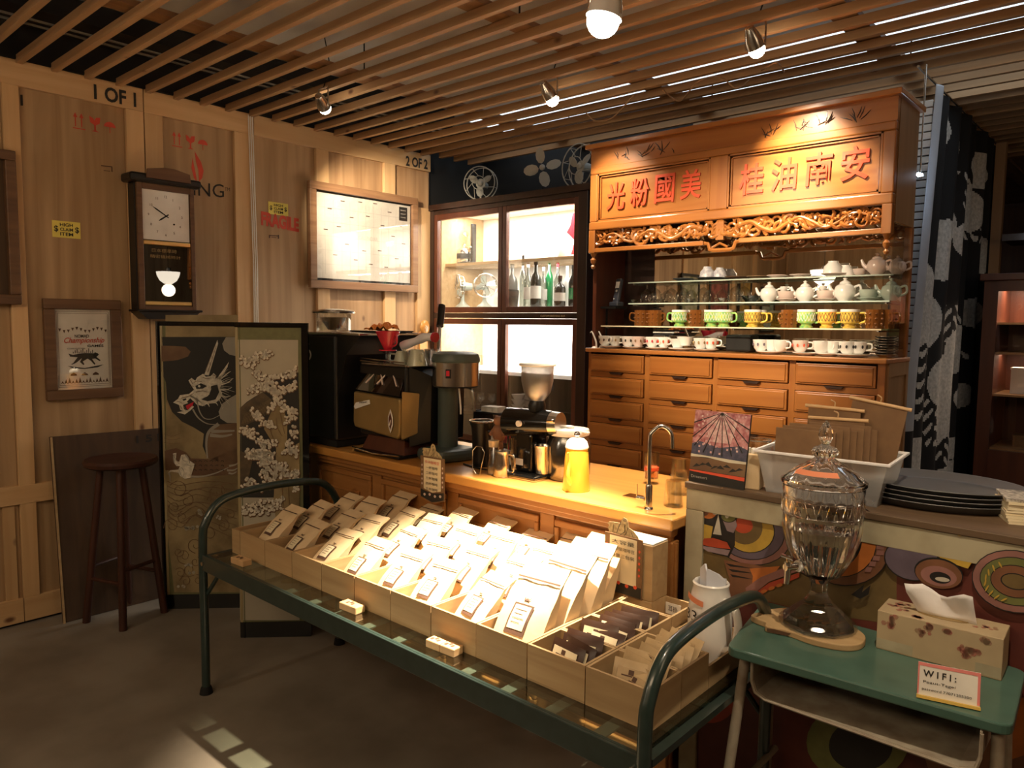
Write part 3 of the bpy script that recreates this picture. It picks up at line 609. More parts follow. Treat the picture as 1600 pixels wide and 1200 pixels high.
# ---- board leaning on the left wall, bar stool
t = T('leaning_board', 'dark plywood board leaning against the wall behind the bar stool', 'board', (-4.005, 1.45, 0))
a = Vector((-3.99, 1.18, 0)); b_ = Vector((-3.99, 1.80, 0)); 
O('sheet', PR([(-.02, -.27, 0), (-.02, .33, 0), (-.11, .33, .905), (-.11, -.27, .915)], (.016, 0, .002)), 'board', t)
O('edge_strip', PR([(0, -.272, 0), (0, -.262, 0), (-.088, -.262, .915), (-.088, -.272, .915)], (.003, 0, 0)), 'crate', t)
TX('stencil_print', '1 5 B', 'ink', t, (-.085, .13, .84), EY, (-.1, 0, 1), w=.15, h=.04, bold=.03)
TX('stencil_print', 'X8', 'ink', t, (-.045, -.15, .40), EY, (-.1, 0, 1), w=.11, h=.10, bold=.03)
sc_c = at(200, 705, 2, .80)
t = T('bar_stool', 'dark round wooden bar stool standing in front of the leaning board', 'stool', (-3.87, 1.42, 0))
M['stoolwood'] = wood('shaded_stool_wood', (.06, .018, .009), (.035, .010, .005), 2, .45)  # shade beside the folding screen is put into this wood colour
O('seat', LA([(.0, .775), (.15, .775), (.165, .785), (.168, .80), (.16, .812), (.12, .808), (0, .806)], n=32), 'stoolwood', t, smooth=True)
for i in range(4):
    a = PI / 4 + i * PI / 2 + .35
    O('leg', TU([(.09 * math.cos(a), .09 * math.sin(a), .776), (.175 * math.cos(a), .175 * math.sin(a), 0)], [.017, .019], 10), 'stoolwood', t, smooth=True)
for i in range(4):
    a = PI / 4 + i * PI / 2 + .35; b_ = a + PI / 2; h_ = .22 + .06 * (i % 2); q = .09 + .085 * (1 - h_ / .776)
    O('rung', CY((q * math.cos(a), q * math.sin(a), h_), (q * math.cos(b_), q * math.sin(b_), h_), .010, n=8), 'stoolwood', t, smooth=True)
# ================================================================ glazed cabinet in the far corner
t = T('display_cabinet', 'tall dark glazed cabinet with two brightly lit compartments in the corner', 'cabinet', (-3.43, 3.7, 0))
def bx(x0, y0, z0, x1, y1, z1): return B(x0 + 3.43, y0 - 3.7, z0, x1 + 3.43, y1 - 3.7, z1)
O('side_panel', bx(-4.14, 3.74, 0, -4.10, 4.24, 2.30), 'darkwood', t); O('side_panel', bx(-2.76, 3.74, 0, -2.72, 4.24, 2.30), 'darkwood', t)
O('top_board', bx(-4.14, 3.68, 2.30, -2.70, 4.26, 2.34), 'darkwood', t)
O('back_board', bx(-4.10, 4.20, 1.15, -2.76, 4.24, 2.30), 'whitelit', t); O('back_board', bx(-4.10, 4.20, 0, -2.76, 4.24, 1.149), 'darkwood', t)
O('lining', bx(-4.10, 3.76, 1.14, -4.085, 4.20, 2.30), 'crate', t); O('lining', bx(-2.775, 3.76, 1.14, -2.76, 4.20, 2.30), 'whitelit', t)
O('lining', bx(-4.085, 3.76, 2.285, -2.775, 4.20, 2.30), 'whitelit', t)
O('shelf', bx(-4.085, 3.80, 1.905, -2.775, 4.20, 1.925), 'crate', t); O('shelf', bx(-4.085, 3.76, 1.585, -2.775, 4.20, 1.605), 'whitelit', t)
O('shelf', bx(-4.085, 3.76, 1.14, -2.775, 4.20, 1.165), 'whitelit', t); O('shelf', bx(-4.085, 3.76, .84, -2.775, 4.20, .86), 'darkwood', t)
def sash(x0, x1, z0, z1):
    o = O('door', [bx(x0, 3.70, z0, x0 + .035, 3.735, z1), bx(x1 - .035, 3.70, z0, x1, 3.735, z1), bx(x0 + .035, 3.70, z0, x1 - .035, 3.735, z0 + .04), bx(x0 + .035, 3.70, z1 - .04, x1 - .035, 3.735, z1)], 'redwood', t, bevel=.003)
    O('pane', bx(x0 + .035, 3.712, z0 + .04, x1 - .035, 3.716, z1 - .04), 'pane', o)
sash(-4.10, -3.427, 1.565, 2.27); sash(-3.423, -2.79, 1.565, 2.27); sash(-4.10, -3.427, .66, 1.525); sash(-3.423, -2.79, .66, 1.525)
for x in (-4.14, -2.79): O('stile', bx(x, 3.695, 0, x + (.04 if x < -3 else .07), 3.74, 2.30), 'darkwood', t, bevel=.003)
O('rail', bx(-4.10, 3.70, 1.527, -2.79, 3.738, 1.563), 'darkwood', t); O('rail', bx(-4.10, 3.70, 2.27, -2.79, 3.738, 2.30), 'darkwood', t)
O('plinth', bx(-4.10, 3.70, 0, -2.79, 3.738, .655), 'darkwood', t)
TX('lettering', 'CUSTOM BREWING BAR', 'label', t, Vector((-3.08 + 3.43, -.0015, 1.538)), EX, EZ, w=.20, h=.012)
for z, e in ((2.278, 26), (1.895, 7), (1.575, 30)):
    o = lamp('AREA', 'cabinet_strip_light', (-3.43, 3.93, z), e, (1, .93, .82), (-3.43, 3.95, 0), shape='RECTANGLE', size=1.2, size_y=.12)
# soffit ledge and its old fans
def fan(name, px, py, r, lab, ry, blades_only=False):
    c = at(px, py, 1, 3.86); t = T(name, lab, 'fan', (c.x, 3.86, 2.34), ry); h = c.z - 2.34
    if not blades_only:
        O('base', LA([(.05, 0), (.055, .01), (.03, .02), (.012, .03)], n=20), 'fan', t, smooth=True); O('neck', CY((0, 0, .03), (0, 0.03, h), .008, n=8), 'fan', t)
        for k, (rr_, yy) in enumerate(((r, -.03), (r, .03), (r * .4, -.045))):
            O('guard_ring', TU([(rr_ * math.cos(a * PI / 16), yy, h + rr_ * math.sin(a * PI / 16)) for a in range(33)], .004 if k < 2 else .0025, 6, False), 'fan', t, smooth=True)
        O('guard_wire', [TU([(r * .4 * math.cos(a), -.045, h + r * .4 * math.sin(a)), (r * math.cos(a + .5), -.03, h + r * math.sin(a + .5)), (r * math.cos(a + .5), .03, h + r * math.sin(a + .5))], .0022, 5) for a in [i * PI / 4 for i in range(8)]], 'fan', t)
        O('motor', CY((0, 0.0, h), (0, .10, h), .035, .025, 18), 'fan', t, smooth=True)
    else: O('rod', CY((0, .0, 0), (0, .02, h), .004, n=8), 'blackm', t)
    O('hub', SP((0, -.012, h), .02, s=(1, .7, 1)), 'fan', t, smooth=True)
    rb = r * (.82 if not blades_only else 1)
    for k in range(4 if blades_only else 3):
        a = k * 2 * PI / (4 if blades_only else 3) + (.2 if blades_only else .5); pts = []
        for i in range(10):
            ph = 2 * PI * i / 10; u, v = rb * .6 + rb * .4 * math.cos(ph), rb * .26 * math.sin(ph)
            pts.append((u * math.cos(a) - v * math.sin(a), -.012 + v * .35, h + u * math.sin(a) + v * math.cos(a)))
        O('blade', PR(pts, (0, .003, 0)), 'fan', t)
fan('desk_fan', 751, 287, .115, 'small round caged desk fan on top of the glazed cabinet', 25)
fan('fan_blades', 848, 262, .13, 'bare four-bladed grey fan rotor without cage above the cabinet', 25, True)
fan('desk_fan', 907, 260, .135, 'wire caged desk fan half hidden behind the carved signboard', -8)

# ================================================================ carved signboard hutch over the medicine drawers
HX0, HX1, HY = -2.412, -.905, 3.3
t = T('apothecary_hutch', 'orange teak apothecary hutch with carved red-lettered signboard and mirror back', 'hutch', (-1.66, HY, 0))
def hb(x0, y0, z0, x1, y1, z1): return B(x0 + 1.66, y0 - HY, z0, x1 + 1.66, y1 - HY, z1)
O('side_panel', hb(HX0, 3.34, 1.366, HX0 + .022, 3.62, 2.42), 'redwood', t)
M['sidepan'] = wood('pale_teak_side', (.36, .20, .09), (.28, .15, .06), 2, .5, .6)
O('side_panel', hb(HX1 - .022, 3.34, 1.93, HX1, 3.62, 2.42), 'sidepan', t)
O('back_post', hb(HX1 - .03, 3.60, 1.366, HX1, 3.63, 1.93), 'oak_v', t)
O('mirror', hb(-2.19, 3.605, 1.37, HX1 - .031, 3.612, 2.02), 'mirror', t)
O('side_mirror', hb(HX1 - .012, 3.36, 1.37, HX1 - .006, 3.598, 1.928), 'glassw', t)
O('back_panel', hb(HX0 + .022, 3.614, 1.37, HX1 - .03, 3.63, 2.42), 'darkwood', t)
O('top_board', hb(HX0 - .02, 3.27, 2.42, HX1 + .02, 3.64, 2.445), 'oak', t, bevel=.004)
O('frieze_board', hb(HX0, 3.30, 2.325, HX1, 3.33, 2.42), 'oak', t)
O('signboard_rail', hb(HX0, 3.295, 2.288, HX1, 3.33, 2.325), 'oak', t, bevel=.006)
O('signboard_rail', hb(HX0, 3.29, 1.995, HX1, 3.33, 2.04), 'oak', t, bevel=.006)
xs = (-2.365, -1.715, -1.625, -.955)
for x0, x1 in ((HX0, xs[0]), (xs[1], xs[2]), (xs[3], HX1)): O('signboard_stile', hb(x0, 3.295, 2.04, x1, 3.33, 2.288), 'oak_v', t, bevel=.005)
for i, (x0, x1, s) in enumerate(((xs[0], xs[1], '光粉國美'), (xs[2], xs[3], '桂油南安'))):
    z0, z1 = 2.04, 2.288
    mo = []
    for d, yy, wd in ((0, 3.298, .008), (.012, 3.305, .006)):
        mo += [hb(x0 + d, yy, z0 + d, x1 - d, 3.325, z0 + d + wd), hb(x0 + d, yy, z1 - d - wd, x1 - d, 3.325, z1 - d), hb(x0 + d, yy, z0 + d, x0 + d + wd, 3.325, z1 - d), hb(x1 - d - wd, yy, z0 + d, x1 - d, 3.325, z1 - d)]
    O('panel_moulding', mo, 'redwood' if False else 'oak', t)
    O('sign_panel', hb(x0 + .018, 3.314, z0 + .018, x1 - .018, 3.328, z1 - .018), 'oak', t)
    n = 4; cw = (x1 - x0 - .07) / n
    for k, ch in enumerate(s):
        TX('carved_letter', ch, 'redlac', t, Vector((x0 + .035 + cw * (k + .12) + 1.66, 3.313 - HY, z0 + .055 + .004 * k)), (1, 0, 0), (.04, 0, 1), w=cw * .76, h=.140, depth=.007, bold=.013)
# engraved bamboo on the frieze
rr = random.Random(5); g = []
for x0 in (-2.20, -2.08, -1.95, -1.42, -1.28, -1.20, -1.08):
    for k in range(7):
        a = rr.uniform(.3, 2.8); L = rr.uniform(.025, .055); x, z = x0 + rr.uniform(-.04, .04), 2.335 + rr.uniform(0, .03)
        p = [(x + 1.66, 3.2985 - HY, z), (x + 1.66 + L * .5 * math.cos(a) + .003, 3.2985 - HY, z + L * .5 * math.sin(a)), (x + 1.66 + L * math.cos(a), 3.2985 - HY, z + L * math.sin(a))]
        g.append(TU(p, [.0012, .0024, .0006], 5))
O('bamboo_engraving', g, 'darkwood', t)
# pierced dragon fretwork
rr = random.Random(11); g = []; zf0, zf1 = 1.903, 1.995
def fx(x, z, y=3.312): return (x + 1.66, y - HY, z)
def scroll(x, z, r, ph, turns, s, w_=.007):
    pts = [fx(x + s * r * (1 - .75 * k / 12) * math.cos(ph + turns * 2 * PI * k / 12), min(max(z + r * (1 - .75 * k / 12) * math.sin(ph + turns * 2 * PI * k / 12), zf0 + .002), zf1 + .002), 3.312 + .006 * math.sin(k)) for k in range(13)]
    return TU(pts, [w_ * (1.15 - .5 * k / 12) for k in range(13)], 7)
for k in range(64):
    x = HX0 + .05 + k * (HX1 - HX0 - .1) / 63
    g.append(scroll(x + rr.uniform(-.01, .01), 1.95 + rr.uniform(-.015, .015), rr.uniform(.022, .042), rr.uniform(0, 6), rr.uniform(.7, 1.3), rr.choice((-1, 1)), rr.uniform(.006, .010)))
for k in range(110):
    x = HX0 + .04 + rr.uniform(0, HX1 - HX0 - .08); z = rr.uniform(zf0 + .01, zf1 - .01); a = rr.uniform(0, PI); L = rr.uniform(.02, .05)
    g.append(TU([fx(x, z), fx(x + L * .5 * math.cos(a), min(max(z + L * .6 * math.sin(a), zf0), zf1)), fx(x + L * math.cos(a + .4), min(max(z + L * math.sin(a + .4), zf0), zf1))], [.007, .009, .003], 6))
for s in (-1, 1):   # the two long dragons facing the pagoda
    cx = -1.66; pts = [fx(cx + s * (.10 + .055 * k), 1.948 + .026 * math.sin(k * 1.45 + .6), 3.308) for k in range(12)]
    g.append(TU(bez(pts, 5), [.012 * (1 - .6 * i / 55) for i in range(56)], 8)); g.append(SP(pts[0], .016, 8, 6, (1, 1, 1)))
    g[-1] = SP((pts[0][0], pts[0][1], pts[0][2]), .017, 8, 6)
for k, (w_, z) in enumerate(((.055, 1.915), (.045, 1.938), (.036, 1.96), (.024, 1.98))): g.append(PR([fx(-1.66 - w_, z), fx(-1.66 + w_, z), fx(-1.66 + w_ * .6, z + .012), fx(-1.66 - w_ * .6, z + .012)], (0, .02, 0)))
g.append(B(-.02, 3.304 - HY, 1.90, .02, 3.322 - HY, 1.985))
O('dragon_fretwork', g, 'oak', t, smooth=True)
O('fretwork_rail', hb(HX0 + .02, 3.295, 1.878, -1.74, 3.325, 1.900), 'oak', t, bevel=.003); O('fretwork_rail', hb(-1.56, 3.295, 1.878, HX1 - .02, 3.325, 1.900), 'oak', t, bevel=.003)
O('fretwork_rail', [TU([fx(-1.745, 1.889), fx(-1.72, 1.885), fx(-1.71, 1.858), fx(-1.69, 1.852), fx(-1.61, 1.852), fx(-1.59, 1.858), fx(-1.58, 1.885), fx(-1.555, 1.889)], .010, 6), TU([fx(-1.70, 1.865), fx(-1.66, 1.885), fx(-1.62, 1.865)], .006, 6)], 'oak', t, smooth=True)
for x in (HX0 + .02, HX1 - .02):
    O('carved_stile', hb(x - .02, 3.29, 1.875, x + .02, 3.33, 1.995), 'oak_v', t, bevel=.003)
    O('drop_finial', LA([(.0, 1.79), (.009, 1.795), (.012, 1.805), (.006, 1.815), (.014, 1.828), (.016, 1.84), (.007, 1.852), (.012, 1.862), (.018, 1.875)], (x + 1.66, .01), 16), 'oak', t, smooth=True)
for i, (z, y0, x0) in enumerate(((1.487, 3.335, -2.35), (1.608, 3.43, -2.24), (1.722, 3.47, -2.27))):
    M['shelfglass'] = M.get('shelfglass') or pane('green_shelf_glass', (.85, .92, .88), .12)
    o = O('glass_shelf', hb(x0, y0, z - .004, HX1 - .03, 3.60, z + .002), 'shelfglass', t)
    O('shelf_edge', hb(x0, y0 - .002, z - .004, HX1 - .03, y0, z + .002), 'celadon' if i else 'label', o)
    for x in (x0 + .02, -1.6, HX1 - .05): O('shelf_pin', hb(x - .004, y0 + .02, z - .012, x + .004, 3.60, z - .005), 'steel', o)

t = T('drawer_chest', 'long orange teak apothecary chest with rows of small drawers', 'chest', (-1.66, HY, 0))
O('carcass', [hb(HX0, 3.335, 0, HX0 + .02, 3.63, 1.345), hb(HX0, 3.61, 0, HX1, 3.63, 1.345), hb(HX0 + .02, 3.335, .0, HX1 - .02, 3.6, .05)], 'oak_v', t)
O('side_panel', hb(HX1 - .02, 3.335, 0, HX1, 3.63, 1.345), 'sidepan', t)
O('side_frame', [hb(HX1, 3.335, 0, HX1 + .008, 3.365, 1.345), hb(HX1, 3.60, 0, HX1 + .008, 3.63, 1.345), hb(HX1, 3.365, 1.29, HX1 + .008, 3.60, 1.345)], 'sidepan', t)
O('top_board', hb(HX0 - .005, 3.285, 1.345, HX1 + .01, 3.64, 1.366), 'oak', t, bevel=.004)
cols = [(-2.392, -2.058), (-2.022, -1.676), (-1.645, -1.307), (-1.272, -.938)]
zr = [1.335 - .1243 * i for i in range(9)]
for a, b_ in ((HX0, cols[0][0] - .004), (cols[0][1] + .004, cols[1][0] - .004), (cols[1][1] + .004, cols[2][0] - .004), (cols[2][1] + .004, cols[3][0] - .004), (cols[3][1] + .004, HX1)):
    O('front_stile', hb(a, 3.312, .05, b_, 3.336, 1.345), 'oak_v', t)
for c, (a, b_) in enumerate(cols):
    for k in range(9):
        z1, z0 = zr[k], zr[k] - .092
        O('front_rail', hb(a - .004, 3.313, z0 - .0300, b_ + .004, 3.336, z0 - .0025), 'oak', t)
        d = O('drawer', [hb(a, 3.302, z0, b_, 3.34, z1), hb(a + .01, 3.297, z0 + .008, b_ - .01, 3.302, z1 - .008)], 'oak', t, bevel=.003)
        m_ = (a + b_) / 2
        O('finger_pull', PR([(m_ - .042 + 1.66, 3.2965 - HY, z0 - .002), (m_ + .042 + 1.66, 3.2965 - HY, z0 - .002), (m_ + .03 + 1.66, 3.2965 - HY, z0 - .013), (m_ - .03 + 1.66, 3.2965 - HY, z0 - .013)], (0, .016, 0)), 'darkwood', d)

# ================================================================ service counter
CX1 = at(1071.5, 800, 1, 2.075).x - .022
t = T('service_counter', 'orange wood service counter with panelled front behind the coffee bags', 'counter', (-2.3, 2.03, 0))
def cb(x0, y0, z0, x1, y1, z1): return B(x0 + 2.3, y0 - 2.03, z0, x1 + 2.3, y1 - 2.03, z1)
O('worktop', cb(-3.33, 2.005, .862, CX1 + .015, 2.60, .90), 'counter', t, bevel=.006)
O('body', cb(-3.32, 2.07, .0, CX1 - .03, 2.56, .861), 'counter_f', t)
O('cornice', [cb(-3.325, 2.03, .835, CX1, 2.07, .861), cb(-3.32, 2.045, .815, CX1 - .01, 2.07, .835)], 'counter_f', t, bevel=.004)
O('corner_post', cb(CX1 - .05, 2.045, 0, CX1 - .005, 2.09, .815), 'counter_f', t, bevel=.004)
for k in range(4):
    x1 = CX1 - .065 - .495 * k; x0 = x1 - .42
    O('pilaster', cb(x1 + .004, 2.058, .04, x1 + .068, 2.072, .812), 'counter_f', t, bevel=.003)
    O('panel_moulding', [cb(x0, 2.05, .775, x1, 2.07, .80), cb(x0, 2.05, .08, x1, 2.07, .10), cb(x0, 2.05, .10, x0 + .02, 2.07, .775), cb(x1 - .02, 2.05, .10, x1, 2.07, .775)], 'counter_f', t, bevel=.005)
    O('panel_field', cb(x0 + .02, 2.062, .10, x1 - .02, 2.072, .775), 'counter_f', t)
    O('inner_moulding', [cb(x0 + .09, 2.052, .70, x1 - .09, 2.063, .712), cb(x1 - .10, 2.052, .3, x1 - .09, 2.063, .70), cb(x0 + .09, 2.052, .3, x0 + .10, 2.063, .70)], 'counter_f', t, bevel=.003)

# ================================================================ painted bar
BY = 2.075; BX0 = at(1071.5, 800, 1, BY).x; BZ = at(1071, 752, 1, BY).z
t = T('painted_bar', 'bar front painted with abstract faces in a chipped cream frame', 'bar', (-.4, BY, 0))
def pb(x0, y0, z0, x1, y1, z1): return B(x0 + .4, y0 - BY, z0, x1 + .4, y1 - BY, z1)
M['cream'] = plain('chipped_cream_paint', (.42, .38, .26), .6, c2=(.30, .26, .17), sc_=9)
M['bartop'] = wood('worn_bar_top', (.16, .10, .055), (.09, .055, .03), 0, .6)
O('bar_body', pb(BX0, BY + .02, 0, .95, BY + .50, BZ - .02), 'darkwood', t)
O('bar_top', pb(BX0 - .005, BY - .005, BZ - .02, .95, BY + .52, BZ), 'bartop', t, bevel=.003)
O('frame_rail', pb(BX0, BY, BZ - .085, .95, BY + .02, BZ - .021), 'cream', t, bevel=.002)
xl = at(1097, 850, 1, BY).x
O('frame_stile', pb(BX0, BY, 0, xl, BY + .02, BZ - .086), 'cream', t, bevel=.002)
for px in (1129, 1360, 1500): 
    p = at(px, 764 + (px - 1129) * .19, 1, BY); O('frame_nail', CY((p.x + .4, -.004, p.z), (p.x + .4, .002, p.z), .005, n=8), 'brass', t)
M['b_maroon'] = plain('maroon_paint', (.10, .022, .016), .55, c2=(.13, .03, .02), sc_=14)
O('painted_ground', pb(xl, BY + .012, 0, .95, BY + .02, BZ - .086), 'b_maroon', t)
cm_ = {'or': (.55, .17, .03), 'ye': (.52, .34, .05), 'ol': (.15, .10, .035), 'pu': (.13, .10, .14), 'pi': (.30, .14, .12), 'gr': (.20, .17, .145), 'wh': (.60, .56, .46), 'rd': (.45, .06, .02), 'bk': (.012, .010, .010), 'br': (.20, .085, .04), 'lv': (.30, .22, .24), 'gn': (.16, .17, .05)}
for k, v in cm_.items(): M['b_' + k] = plain('bar_paint_' + k, v, .55, c2=tuple(x * .75 for x in v), sc_=18)
K = [0]
def bart(name, q, col, sc=None):
    if sc: q = [(1060 + x / 2.963, 740 + y / 2.963) for x, y in q]
    K[0] += 1; y = BY + .0118 - .00022 * K[0]
    q2 = [at(px, py, 1, y) for px, py in q]
    return O(name, PR([(p.x + .4, p.y - BY, p.z) for p in q2], (0, -.0002, 0)), 'b_' + col, t)
def ell(cx, cy, rx, ry, rot=0, n=26, a0=0, a1=360):
    r0 = math.radians(rot); out = []
    for i in range(n + (a1 - a0 < 360)):
        a = math.radians(a0 + (a1 - a0) * i / n); x, y = rx * math.cos(a), ry * math.sin(a)
        out.append((cx + x * math.cos(r0) - y * math.sin(r0), cy + x * math.sin(r0) + y * math.cos(r0)))
    return out
# second zoom frame: origin (1060,740), 2.963 px per photo px
bart('painted_shape', [(75, 85), (290, 130), (450, 160), (900, 250), (1010, 300), (1010, 700), (600, 640), (75, 500)], 'ol', 1)
bart('painted_ring', ell(340, 275, 190, 150, 10), 'bk', 1); bart('painted_ring', ell(340, 275, 185, 146, 10), 'pi', 1)
bart('painted_ring', ell(335, 270, 160, 130, 10), 'bk', 1); bart('painted_ring', ell(335, 270, 155, 126, 10), 'pu', 1)
bart('painted_ring', ell(330, 265, 118, 103, 10), 'bk', 1); bart('painted_ring', ell(330, 265, 113, 99, 10), 'ye', 1)
bart('painted_ring', ell(310, 250, 80, 78, 10), 'ol', 1); bart('painted_ring', ell(300, 240, 45, 36, 10), 'rd', 1)
bart('painted_face', [(85, 190), (130, 100), (250, 120), (275, 180), (262, 260), (262, 330), (235, 388), (160, 370), (120, 340), (90, 280)], 'bk', 1)
bart('painted_face', [(130, 105), (248, 122), (270, 178), (200, 172), (160, 150)], 'gr', 1)
bart('painted_face', [(85, 225), (160, 245), (150, 300), (105, 310)], 'ye', 1)
bart('painted_face', [(78, 190), (120, 215), (170, 220), (165, 255), (100, 240)], 'b_maroon'[2:], 1) if False else None
bart('painted_eye', ell(140, 175, 38, 34), 'or', 1); bart('painted_eye', ell(122, 172, 20, 24), 'br', 1); bart('painted_eye', ell(170, 178, 14, 13), 'wh', 1); bart('painted_eye', ell(173, 180, 5, 6), 'bk', 1)
bart('painted_cheek', [(205, 215), (262, 205), (272, 240), (255, 275), (225, 265)], 'lv', 1)
bart('painted_eye', ell(232, 200, 37, 27, 5), 'bk', 1); bart('painted_eye', ell(232, 200, 33, 23, 5), 'gn', 1); bart('painted_eye', ell(225, 195, 9, 12), 'wh', 1)
bart('painted_brow', [(180, 190), (215, 170), (270, 175), (272, 185), (220, 180), (190, 198)], 'bk', 1)
bart('painted_nose', [(185, 190), (192, 230), (200, 285), (160, 280)], 'wh', 1); bart('painted_nose', [(160, 282), (200, 287), (190, 296), (165, 290)], 'bk', 1)
bart('painted_lips', [(100, 328), (120, 300), (160, 298), (185, 305), (225, 318), (242, 350), (170, 342)], 'rd', 1); bart('painted_lips', [(105, 333), (240, 355), (228, 380), (135, 360), (112, 345)], 'lv', 1)
bart('painted_band', [(210, 400), (470, 440), (470, 470), (330, 540), (290, 600), (100, 560), (240, 500)], 'br', 1)
for q in ([(220, 415), (350, 440), (240, 430)], [(230, 440), (355, 462), (250, 455)], [(240, 465), (350, 490), (250, 478)]): bart('painted_flame', q, 'bk', 1)
bart('painted_flame', [(330, 440), (470, 428), (440, 470), (340, 520), (345, 475)], 'or', 1)
bart('painted_band', [(310, 530), (380, 480), (480, 440), (560, 420), (560, 450), (420, 500), (320, 580)], 'pi', 1); bart('painted_band', [(320, 580), (420, 505), (560, 458), (560, 480), (430, 530), (330, 600)], 'rd', 1)
for i in range(4): bart('painted_bead', ell(395 + 36 * i, 545 - 14 * i, 15, 8, -18), 'or', 1)
bart('painted_ring', ell(770, 330, 215, 190, 8), 'bk', 1); bart('painted_ring', ell(770, 330, 210, 186, 8), 'br', 1); bart('painted_ring', ell(755, 320, 165, 160, 8), 'bk', 1)
bart('painted_ring', ell(755, 320, 160, 156, 8), 'or', 1); bart('painted_ring', ell(745, 310, 105, 125, 8), 'bk', 1)
for k in range(8): bart('painted_tile', [(918 + (k > 3) * 2 - max(0, k - 4) * 16, 250 + 26 * k), (952 - max(0, k - 4) * 18, 252 + 26 * k), (950 - max(0, k - 4) * 20, 274 + 26 * k), (916 - max(0, k - 4) * 18, 272 + 26 * k)], 'pi', 1)
bart('painted_shape', ell(1080, 400, 130, 95, 15), 'bk', 1); bart('painted_shape', ell(1080, 400, 125, 90, 15), 'pu', 1)
bart('painted_shape', [(1150, 310), (1340, 340), (1380, 380), (1340, 440), (1220, 400), (1180, 350)], 'ye', 1)
bart('painted_ring', ell(1205, 460, 115, 70, 12), 'bk', 1); bart('painted_ring', ell(1205, 465, 110, 66, 12), 'br', 1); bart('painted_eye', ell(1205, 475, 85, 45, 12), 'pi', 1)
bart('painted_eye', ell(1212, 482, 50, 26, 12), 'bk', 1); bart('painted_eye', ell(1222, 490, 34, 10, 8), 'wh', 1)
for rx, ry, c in ((205, 145, 'bk'), (200, 140, 'pi'), (168, 112, 'bk'), (164, 108, 'gn'), (118, 76, 'bk'), (114, 72, 'br'), (70, 38, 'bk'), (64, 33, 'ol')): bart('painted_ring', ell(1560, 500, rx, ry, 12), c, 1)
for k in range(9): bart('painted_stitch', ell(1560 - 140 * math.cos(math.radians(-60 + 16 * k)), 500 - 90 * math.sin(math.radians(60 - 16 * k)), 16, 4, 60 + 12 * k), 'ye', 1)
bart('painted_flame', [(800, 560), (860, 515), (850, 550), (890, 515), (880, 560), (840, 580)], 'bk', 1)
bart('painted_ring', ell(1110, 1075, 48, 55), 'rd'); bart('painted_ring', ell(1112, 1070, 34, 36), 'bk'); bart('painted_ring', ell(1112, 1066, 26, 24), 'br')
bart('painted_ring', ell(1340, 1160, 80, 62), 'gn'); bart('painted_ring', ell(1345, 1165, 50, 40), 'bk'); bart('painted_shape', [(1420, 1100), (1500, 1060), (1600, 1090), (1600, 1200), (1450, 1200)], 'br'); bart('painted_shape', [(1200, 1060), (1260, 1020), (1270, 1060)], 'or'); bart('painted_shape', [(1560, 1100), (1600, 1090), (1600, 1180), (1570, 1190)], 'or')

# ================================================================ curtain, far cabinet, shutter
t = T('floral_curtain', 'black curtain with large grey oval flower pattern beside the hutch', 'curtain', (-.97, 3.86, 0))
rr = random.Random(21)
ov = []
for cx_, cy_, rx_, ry_ in ((1470, 192, 8, 30), (1487, 225, 5, 14), (1526, 265, 14, 30), (1512, 326, 16, 40), (1469, 390, 13, 50), (1481, 350, 6, 28), (1493, 375, 9, 28), (1437, 478, 13, 70), (1452, 505, 12, 48), (1517, 490, 12, 24), (1490, 547, 15, 40), (1462, 598, 8, 38), (1473, 585, 8, 30), (1468, 640, 11, 50), (1428, 722, 14, 36), (1484, 702, 9, 17), (1476, 745, 18, 22), (1500, 620, 10, 20), (1530, 400, 8, 30)):
    a, b_ = at(cx_ - rx_, cy_, 0, -.97), at(cx_ + rx_, cy_, 0, -.97); c_ = at(cx_, cy_, 0, -.97); z0_, z1_ = at(cx_, cy_ + ry_, 0, -.97).z, at(cx_, cy_ - ry_, 0, -.97).z
    ov.append((c_.y - 3.86, c_.z, (b_.y - a.y) / 2, (z1_ - z0_) / 2))
tw = [(.9, 2.35, 1.2, 2.0), (.75, 1.62, 1.1, 1.3), (.55, 1.0, 1.0, .7), (.2, 1.4, .35, 1.0)]
nu, nz = 260, 300; vs, fs, mi = [], [], []
for j in range(nz + 1):
    z = .12 + (2.665 - .12) * j / nz
    for i in range(nu + 1):
        s = i / nu; vs.append((.022 * math.sin(s * 46) * (1.1 - .3 * j / nz) + .012 * math.sin(s * 17 + 1), s * 1.9 + (1 - s) * .24 * max(0, (z - 1.2) / 1.45), z))
for j in range(nz):
    for i in range(nu):
        a = j * (nu + 1) + i; fs.append((a, a + 1, a + nu + 2, a + nu + 1)); s = i / nu * 1.9; z = .12 + 2.545 * j / nz; m_ = 0
        for k, (cs, cz, rs, rz) in enumerate(ov):
            d = math.hypot((s - cs) / rs, (z - cz) / rz)
            if d < 1: m_ = 1 if (k % 3 or d > .5) else 2
        if s < .10 and z > 1.0: m_ = 3
        if not m_:
            for (s0, z0, s1, z1) in tw:
                k_ = (z - z0) / (z1 - z0)
                if 0 < k_ < 1 and abs(s - (s0 + (s1 - s0) * k_ + .05 * math.sin(k_ * 9))) < .2 and math.sin(s * 40) * math.sin(z * 80 + 3 * math.sin(s * 30)) > .25: m_ = 1
        mi.append(m_)
M['curt0'] = plain('black_curtain_cloth', (.008, .008, .009), .9); M['curt1'] = plain('grey_flower_print', (.60, .59, .56), .9, c2=(.40, .40, .38), sc_=60); M['curt2'] = plain('pale_flower_centre', (.40, .395, .385), .9, c2=(.55, .55, .52), sc_=60)
